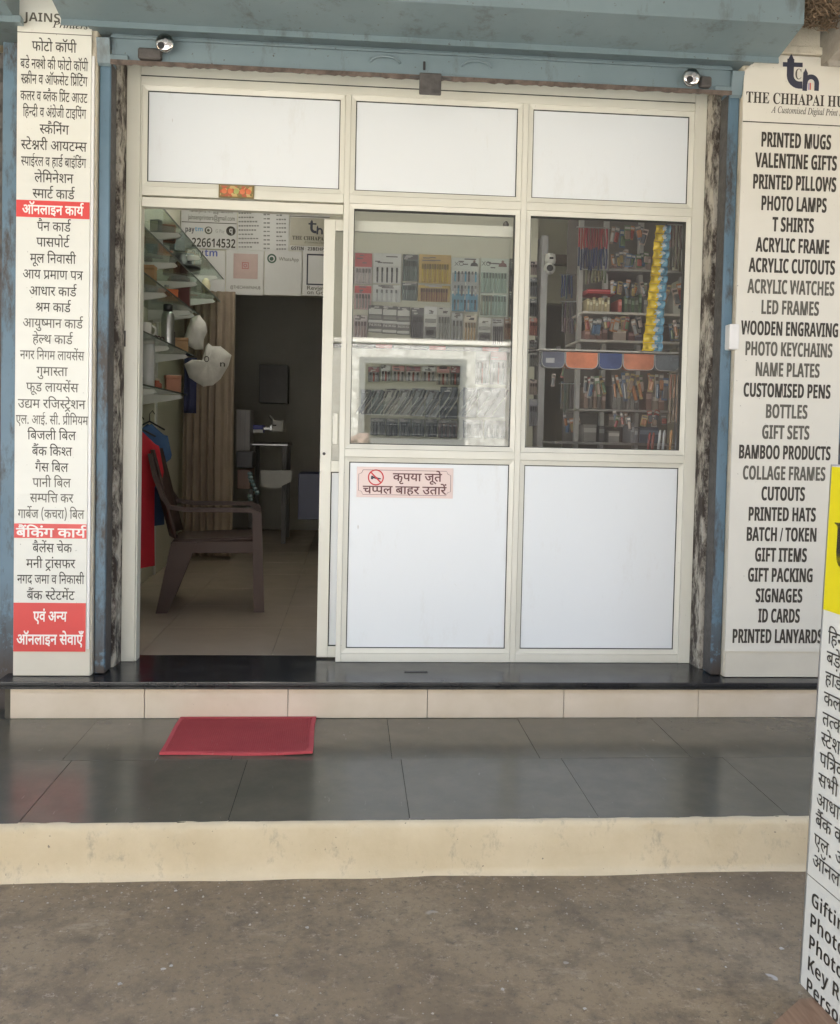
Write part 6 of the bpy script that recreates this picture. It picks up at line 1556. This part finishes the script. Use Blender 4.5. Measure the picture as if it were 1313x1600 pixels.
# ================================================================== rack of goods behind the right pane
RY = .95
rk = empty('goods_rack', (at(985, 600, Y=RY).x, RY + .2, ZS), 'white slotted rack with shelves full of stationery behind the right pane', 'rack')
def X(px, Y=RY): return at(px, 600, Y=Y).x
def Zp(px, py, Y=RY): return at(px, py, Y=Y).z
for px in (910, 950, 1005, 1072):
    MB().box(X(px) - .012, X(px) + .012, RY + .1, RY + .14, ZS, 2.75).build('upright', flat((.42, .41, .40)), rk)
shz = {}
for nm, py, x0, x1 in (('a', 488, 908, 1078), ('b', 420, 948, 1078), ('c', 532, 905, 1078), ('d', 640, 905, 1078), ('e', 692, 870, 1078)):
    z = Zp(985, py); shz[nm] = z
    MB().box(X(x0), X(x1), RY, RY + .36, z - .014, z, .002).build('shelf', flat((.60, .57, .54)) if nm in 'ac' else flat((.28, .27, .26)), rk)
MB().box(X(905), X(1080), RY + .37, RY + .385, ZS, 2.75).build('back_sheet', flat((.16, .145, .13)), rk)
def goods(name, cat, label, px0, px1, z, h, col, n=1, Y=RY + .04, d=.16, grp='goods on the rack behind the right pane'):
    """n upright packs side by side making one row of goods: each pack its own thing"""
    x0, x1 = X(px0, Y), X(px1, Y); rn = random.Random(int(px0 * 13 + h * 1000))
    for k in range(n):
        a = x0 + (x1 - x0) * k / n; b = x0 + (x1 - x0) * (k + .93) / n
        cc = col[k % len(col)]; hh = h * rn.uniform(.55, 1.0)
        lab = label if n == 1 else '%s, %s from left' % (label, ORD[k])
        t = empty(name, ((a + b) / 2, Y + d / 2, z), lab, cat, grp)
        MB().box(a, b, Y, Y + d, z + .0005, z + hh, .003).build('pack', flat(cc), t)
        MB().box(a + .002, b - .002, Y - .0015, Y - .0003, z + hh * .55, z + hh * .8).build('label_strip', flat(tuple(min(.7, c_ * 1.5 + .08) for c_ in cc)), t)
goods('book', 'book', 'cream account book on the upper rack shelf', 914, 950, shz['a'], .10, [(.42, .36, .22), (.46, .40, .28)], 8)
goods('file_box', 'box', 'red file box lying on the cream books', 914, 962, shz['a'] + .104, .03, [(.36, .04, .045)])
goods('book', 'book', 'green account book on the upper rack shelf', 972, 1000, shz['a'], .115, [(.09, .14, .08), (.10, .12, .09)], 5)
goods('marker_pack', 'pack', 'pink marker pack between the cream and green books', 963, 969, shz['a'], .085, [(.55, .16, .14)])
goods('notebook', 'notebook', 'white notebook at the right of the upper rack shelf', 1048, 1072, shz['a'], .15, [(.50, .50, .47)], 2)
goods('book', 'book', 'grey book behind the yellow sachet strip', 1002, 1022, shz['a'], .10, [(.20, .20, .19)], 3)
goods('toy_pack', 'pack', 'brown packet on the rack shelf below the books', 912, 948, shz['c'], .085, [(.26, .14, .12), (.20, .12, .11)], 4)
goods('toy_pack', 'pack', 'pale box standing on the rack shelf below the books', 956, 978, shz['c'], .09, [(.44, .36, .32)], 1)
goods('toy_pack', 'pack', 'maroon box right of the pale box on the rack', 980, 1002, shz['c'], .075, [(.18, .09, .09), (.12, .10, .14)], 2)
goods('bead_pack', 'pack', 'dark bead packet at the right end of the middle rack shelf', 1046, 1072, shz['c'], .13, [(.15, .13, .12)], 3)
goods('carton', 'carton', 'grey carton on the lower rack shelf', 914, 936, shz['e'], .16, [(.24, .23, .22)], 1)
goods('carton', 'carton', 'dark carton beside the grey carton on the lower rack shelf', 938, 948, shz['e'], .15, [(.09, .09, .09)], 1)
goods('carton', 'carton', 'white printed carton low on the rack', 953, 972, shz['e'], .085, [(.38, .37, .35)], 1)
goods('carton', 'carton', 'beige carton above the white printed carton', 953, 985, shz['e'] + .09, .10, [(.26, .235, .21)], 1, Y=RY + .1)
goods('tool_pack', 'pack', 'grey tool packet under the hanging bins', 958, 1000, shz['d'], .15, [(.17, .17, .17), (.25, .25, .24), (.10, .10, .10)], 6)
goods('tool_pack', 'pack', 'brown packet under the orange bin', 914, 948, shz['d'], .13, [(.22, .15, .12), (.13, .11, .10)], 5)
goods('tool_pack', 'pack', 'reddish packet near the right end of the lower rack', 1010, 1040, shz['d'], .12, [(.20, .12, .10), (.24, .20, .17)], 3)
goods('file_holder', 'holder', 'dark blue file holder low at the right of the rack', 1002, 1034, shz['e'], .13, [(.06, .09, .14)], 1, Y=RY - .02)
goods('clear_holder', 'holder', 'clear plastic holder left of the dark blue file holder', 988, 1000, shz['e'], .14, [(.30, .32, .35)], 2, Y=RY - .03)
goods('ball_pack', 'pack', 'white printed packet on the top rack shelf', 970, 1012, shz['b'], .12, [(.42, .36, .34), (.36, .28, .26)], 6)
goods('ball_pack', 'pack', 'brown pouch left of the white packets on the top rack shelf', 954, 968, shz['b'], .06, [(.17, .09, .075)], 1)
# crowd of small hanging packets in front of and between the shelves
PC = [(.34, .10, .09), (.46, .44, .42), (.12, .13, .15), (.10, .16, .26), (.40, .31, .14), (.14, .20, .12), (.30, .22, .18), (.50, .40, .36), (.20, .20, .21), (.44, .20, .10)]
PN = ['red', 'white', 'charcoal', 'blue', 'ochre', 'green', 'brown', 'pink', 'grey', 'orange']
rp = random.Random(99)
def packets(px0, px1, py0, py1, n, Y, rowname, hpx=(14, 24)):
    for k in range(n):
        ci = rp.randrange(10); px = px0 + (px1 - px0) * (k + .5) / n + rp.uniform(-1, 1); h = rp.uniform(*hpx); py = py0 + rp.uniform(0, py1 - py0)
        c = at(px, py, Y=Y + rp.uniform(-.03, .03)); sc = (CAM - c).length / FPX; w_ = (px1 - px0) / n * sc * rp.uniform(.7, 1.35); H_ = h * sc
        t = empty('hanging_packet', c - Vector((0, 0, H_)), 'small %s packet in the %s, %s from left' % (PN[ci], rowname, ORD[k]), 'packet', 'packets hung on the rack')
        Mx = Matrix.Translation(c) @ Matrix.Rotation(rp.uniform(-.3, .3), 4, 'Y') @ Matrix.Rotation(rp.uniform(-.5, .5), 4, 'Z')
        MB().box(-w_ / 2, w_ / 2, 0, .003, -H_, 0, .001, M=Mx).build('card', flat(PC[ci]), t)
        MB().box(-w_ * .4, w_ * .4, -.012, -.0005, -H_ * .92, -H_ * .36, .004, M=Mx).build('blister', flat(PC[(ci + rp.choice((1, 2, 5))) % 10], .18), t)
        MB().box(-w_ * .4, w_ * .4, -.0015, -.0004, -H_ * .24, -H_ * .10, M=Mx).build('print_line', flat((.5, .48, .46) if sum(PC[ci]) < .8 else (.12, .1, .1)), t)
packets(956, 1014, 352, 360, 8, RY - .03, 'topmost hanging row', (20, 30))
packets(953, 1015, 392, 398, 9, RY - .02, 'second hanging row', (14, 24))
packets(953, 1012, 436, 444, 9, RY - .02, 'third hanging row', (12, 22))
packets(912, 1000, 494, 500, 12, RY - .02, 'row under the book shelf', (18, 28))
packets(1044, 1072, 440, 470, 4, RY - .05, 'right end by the notebooks', (20, 30))
packets(1044, 1072, 500, 515, 4, RY - .05, 'right end above the bins', (18, 28))
packets(912, 946, 586, 592, 6, RY - .05, 'left part below the bins', (20, 34))
packets(954, 1004, 582, 590, 9, RY - .06, 'middle part below the bins', (26, 44))
packets(1010, 1044, 582, 596, 5, RY - .05, 'right part below the bins', (24, 40))
packets(956, 986, 640, 652, 5, RY - .06, 'lowest hanging row', (14, 24))
packets(1004, 1040, 640, 650, 5, RY - .08, 'lowest row at the right', (14, 24))
packets(862, 905, 540, 600, 6, 1.35, 'gap left of the rack', (20, 36))
packets(878, 905, 640, 660, 4, 1.3, 'foot of the gap left of the rack', (16, 30))
# hanging packets: red over blue, dark bunch
def bunch(px0, px1, py0, py1, Y, cols, n, label, name='lanyard_bunch', cat='lanyards'):
    a, b = at(px0, py0, Y=Y), at(px1, py1, Y=Y)
    t = empty(name, ((a.x + b.x) / 2, Y, b.z), label, cat)
    rn = random.Random(int(px0))
    MB().tube([(a.x - .01, Y, a.z + .004), (b.x + .01, Y, a.z + .004)], .003, 6).build('rod', STEEL, t)
    for k in range(n):
        x = a.x + (b.x - a.x) * (k + .5) / n; w_ = (b.x - a.x) / n * .62; dz = rn.uniform(-.02, .01); zs = [a.z + (b.z + dz - a.z) * j / len(cols) for j in range(len(cols) + 1)]
        for j, cc in enumerate(cols):
            mb = MB(); mb.grid(lambda u, v: (x + (u - .5) * w_ + .0015 * math.sin(5 * v + k), Y + .004 * math.sin(5 * v + 2 * k) - .004 * math.sin(math.pi * u), zs[j] + (zs[j + 1] - zs[j]) * v), 2, 6)
            solidify(mb.build('strand', flat(tuple(c_ * rn.uniform(.75, 1.2) for c_ in cc), .3), t), .0025)
bunch(904, 949, 356, 418, .62, [(.26, .045, .05), (.03, .045, .10)], 12, 'bunch of red and navy lanyards hanging inside the right pane')
bunch(877, 895, 430, 462, 1.3, [(.05, .07, .14)], 5, 'dark blue pouches hanging left of the rack')
bunch(878, 900, 472, 520, 1.2, [(.08, .08, .085), (.13, .13, .13)], 6, 'dark grey packets hanging left of the rack', 'hanging_packets', 'packets')
bunch(899, 908, 472, 520, 1.2, [(.22, .07, .055)], 3, 'rust red strips hanging beside the dark grey packets', 'hanging_strips', 'strips')
bunch(1046, 1070, 352, 420, .8, [(.14, .11, .10), (.12, .10, .09)], 5, 'brown packets hanging in the top right of the right pane', 'hanging_packets', 'packets')
bunch(914, 948, 422, 440, .9, [(.16, .16, .10)], 7, 'olive strips hanging below the lanyards', 'hanging_strips', 'strips')
bunch(1046, 1066, 585, 660, .75, [(.30, .20, .12), (.24, .13, .09)], 4, 'tan and brown strips hanging at the right end of the rack', 'hanging_strips', 'strips')
bunch(876, 904, 600, 640, 1.25, [(.11, .10, .09)], 6, 'brown packets stacked low beside the rack', 'hanging_packets', 'packets')
# yellow and blue sachet strip
A0, A1 = at(1037, 352, Y=.34), at(1019, 549, Y=.24)
st = empty('sachet_strip', A1, 'yellow and blue strip of sachets hanging behind the right pane', 'sachets')
n = 15
for k in range(n):
    u = k / n; c0 = A0.lerp(A1, u); c1 = A0.lerp(A1, (k + .96) / n); w_ = .040 + .012 * u
    for side, cc in ((-1, (.70, .50, .03)), (1, (.16, .36, .52))):
        mb = MB(); xa, xb = (-w_, w_ * .12) if side < 0 else (w_ * .125, w_ * .88)
        mb.grid(lambda a, b: (c0.x + (c1.x - c0.x) * b + xa + (xb - xa) * a, c0.y + (c1.y - c0.y) * b - .020 * math.sin(math.pi * b) ** .7 * (.65 + .35 * math.sin(7 * a + 2.3 * k)) + .003 * math.sin(17 * a + k), c0.z + (c1.z - c0.z) * b), 6, 6)
        mb.build('sachet', flat(cc, .2, var=.3), st, smooth=True)
    mb = MB(); mb.grid(lambda a, b: (c0.x + (c1.x - c0.x) * b + w_ * (-.15 + .45 * a) + .006 * math.sin(8 * b + k), c0.y + (c1.y - c0.y) * b - .023 * math.sin(math.pi * (.15 + .7 * b)), c0.z + (c1.z - c0.z) * (.15 + .6 * b)), 4, 4)
    mb.build('print_patch', flat((.55, .62, .66), .2), st, smooth=True)
# rail with hanging scalloped bins
BY = .46
bx = empty('bin_rail', (at(955, 560, Y=BY).x, BY, at(955, 575, Y=BY).z), 'white rod carrying five rounded see-through bins, two of them orange', 'rail')
a, b = at(842, 548, Y=BY), at(1064, 550, Y=BY)
zr = (a.z + b.z) / 2
MB().box(a.x, b.x, BY - .012, BY + .06, zr - .004, zr + .004, .002).build('rod', flat((.62, .60, .57)), bx)
cols = [(.10, .11, .16), (.62, .20, .10), (.05, .08, .22), (.62, .24, .15), (.18, .20, .23)]
edges = [846, 883, 935, 973, 1023, 1062]
for k in range(5):
    x0, x1 = at(edges[k], 560, Y=BY).x + .003, at(edges[k + 1], 560, Y=BY).x - .003; zt, zb_ = zr - .010, at(950, 577, Y=BY).z; r_ = .028
    prof = [(x0, zt), (x1, zt), (x1, zb_ + r_)] + [(x1 - r_ + r_ * math.cos(t), zb_ + r_ - r_ * math.sin(t)) for t in (math.pi / 6, math.pi / 3, math.pi / 2)] + [(x0 + r_ - r_ * math.sin(t), zb_ + r_ - r_ * math.cos(t)) for t in (0, math.pi / 6, math.pi / 3)] + [(x0, zb_ + r_)]
    mb = MB(); mb.prism([(x, BY - .004, z) for x, z in prof], (0, .06, 0)); mb.build('bin', flat(cols[k], .25, var=.2), bx)
    mb = MB(); mb.tube([(x, BY - .005, z) for x, z in prof[1:] + prof[:1]], .0022, 6); mb.build('bin_rim', flat((.45, .45, .46), .2), bx)
c = at(860, 563, Y=BY - .006); MB().box(c.x - .022, c.x + .022, BY - .0075, BY - .0045, c.z - .012, c.z + .012).build('bin_label', flat((.5, .5, .52)), bx)
# pens in a holder, lower right of the pane
c = at(1040, 704, Y=.30)
t = empty('pen_holder', c - Vector((0, 0, .05)), 'grey pen stand with silver and orange pens low in the right pane', 'pen stand')
MB().box(c.x - .08, c.x + .07, .27, .35, c.z - .06, c.z - .005, .004).build('cup', flat((.08, .09, .10)), t)
for k, (px, cc) in enumerate(((1012, (.26, .05, .05)), (1018, (.30, .09, .07)), (1028, (.55, .56, .57)), (1035, (.60, .61, .62)), (1046, (.60, .33, .14)), (1055, (.24, .25, .27)))):
    p = at(px, 702, Y=.3); q_ = at(px + 4, 676 if k < 2 else 672, Y=.32)
    MB().tube([p - Vector((0, 0, .03)), p.lerp(q_, .8), q_], [.006, .0075, .004], 8).build('pen', flat(cc, .2), t, smooth=True)
MB().box(1.02, 1.53, .14, .40, c.z - .08, c.z - .062, .002).build('window_ledge', flat((.30, .30, .28)), rk)
# little camera on the door post
c = at(860, 412, Y=1.45)
t = empty('dome_camera', c, 'small white security camera beside the pen wall', 'camera')
MB().lathe(c + Vector((0, 0, .0)), [(.030, 0), (.034, .02), (.030, .055), (.012, .062)], 20).build('base', WHITEP, t, smooth=True)
bmx = bmesh.new(); bmesh.ops.create_uvsphere(bmx, u_segments=20, v_segments=12, radius=.036); bmesh.ops.translate(bmx, verts=bmx.verts, vec=c + Vector((-.006, -.005, -.032)))
mb = MB(); mb.merge(bmx); mb.build('head', WHITEP, t, smooth=True)
MB().lathe(c + Vector((-.010, -.038, -.034)), [(.020, 0), (.020, .006), (.012, .008)], 16, Matrix.Rotation(R(90), 3, 'X')).build('lens', BLACKP, t)
MB().box(c.x - .012, c.x + .012, c.y - .035, c.y - .031, c.z + .022, c.z + .034).build('sensor_window', BLACKP, t)

# ================================================================== across the lane, seen in the glass
WY = -7.0
op = empty('opposite_house', (-2, WY - 1, 0), 'roughcast house across the lane, seen reflected in the middle pane', 'house')
def refl(px, py, Y=-WY):        # point on the opposite wall that the glass shows at this pixel
    p = at(px, py, Y=Y + .032); return p
xw1 = refl(800, 600).x; zt = refl(680, 537).z
wx0, wx1 = refl(561, 600).x, refl(729, 600).x; wz1, wz0 = refl(640, 559).z, refl(640, 695).z
MB().box(-7, wx0, WY - .25, WY, 0, zt).build('wall', STUCCO, op)
MB().box(wx1, xw1, WY - .25, WY, 0, zt).build('wall', STUCCO, op)
MB().box(wx0 + .001, wx1 - .001, WY - .25, WY - .002, 0, wz0).build('wall', STUCCO, op)
MB().box(wx0 + .001, wx1 - .001, WY - .25, WY - .002, wz1, zt).build('wall', STUCCO, op)
f_ = .075
FRG = flat((.12, .125, .13))
wn = MB(); wn.box(wx0, wx0 + f_, WY - .1, WY + .02, wz0, wz1); wn.box(wx1 - f_, wx1, WY - .1, WY + .02, wz0, wz1); wn.box(wx0 + f_, wx1 - f_, WY - .1, WY + .018, wz1 - f_, wz1); wn.box(wx0 + f_, wx1 - f_, WY - .1, WY + .018, wz0, wz0 + f_)
win = wn.build('window', FRG, op)
for k in range(8):
    z = wz0 + f_ + (wz1 - wz0 - 2 * f_) * (k + .5) / 8
    MB().box(wx0 + f_, wx1 - f_, WY - .03, WY - .024, z - .004, z + .004).build('grille_bar', FRG, win)
MB().box(wx0 + f_, wx1 - f_, WY - .24, WY - .20, wz0 + f_, wz1 - f_).build('pane', flat((.02, .022, .025), .1), win)
n = 6
for k in range(n):
    MB().box(wx0 + (wx1 - wx0) * k / n + .004, wx0 + (wx1 - wx0) * (k + 1) / n - .004, WY + .001, WY + .05, wz0 - .09, wz0 - .005, .004).build('sill_brick', flat((.42, .40, .37)), op)
DK = simple('dim_reflection_black', (.026, .022, .02), .8, .25, 3)  # shade put into the colour: sunlit walls that must mirror dark in the panes
MB().box(-7, xw1, WY - .3, WY + .02, zt + .0, zt + .05).build('band_course', flat((.6, .57, .52)), op)
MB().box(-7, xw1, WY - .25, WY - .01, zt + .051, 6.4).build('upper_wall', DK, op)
MB().box(-7, xw1, WY - 6, WY - .26, 6.2, 6.4).build('roof', CEIL, op)
o2 = empty('added_dark_house', (xw1 + 4, WY - 1, 0), 'added dark house that keeps the right pane dark, beside the roughcast one', 'house')  # unseen dark block added so the right pane mirrors nothing bright
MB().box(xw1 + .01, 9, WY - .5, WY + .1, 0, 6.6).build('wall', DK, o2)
MB().box(xw1 + 1.2, xw1 + 2.3, WY + .1005, WY + .13, 0.001, 2.2).build('door', flat((.06, .05, .045)), o2)
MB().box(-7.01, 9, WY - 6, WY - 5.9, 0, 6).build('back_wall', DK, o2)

# gate pillar with a bundled sack across the lane, mirrored in the corner of the middle pane
gy = -6.1
c = at(565, 690, Y=-gy + .032); c.y = gy
gp = MB(); gp.box(c.x - .16, c.x + .16, gy - .16, gy + .16, 0, c.z - .11, .01)
tag(gp.build('gate_pillar', STUCCO), 'low roughcast gate pillar across the lane carrying a sack', 'pillar')
mb = MB(); bmx = bmesh.new(); bmesh.ops.create_icosphere(bmx, subdivisions=4, radius=1.0)
for v in bmx.verts:
    n_ = mnoise.fractal(v.co * 1.6, 1.0, 2.0, 4) * .35
    v.co = Vector((c.x + v.co.x * .115 * (1 + n_), gy + v.co.y * .10 * (1 + n_), max(c.z - .1095, c.z - .01 + v.co.z * .10 * (1 + n_))))
mb.merge(bmx)
tag(mb.build('cloth_sack', simple('brown_pink_cloth', (.15, .10, .085), .8, .6, 14), smooth=True), 'crumpled brown sack mirrored in the lower left corner of the middle pane', 'sack')
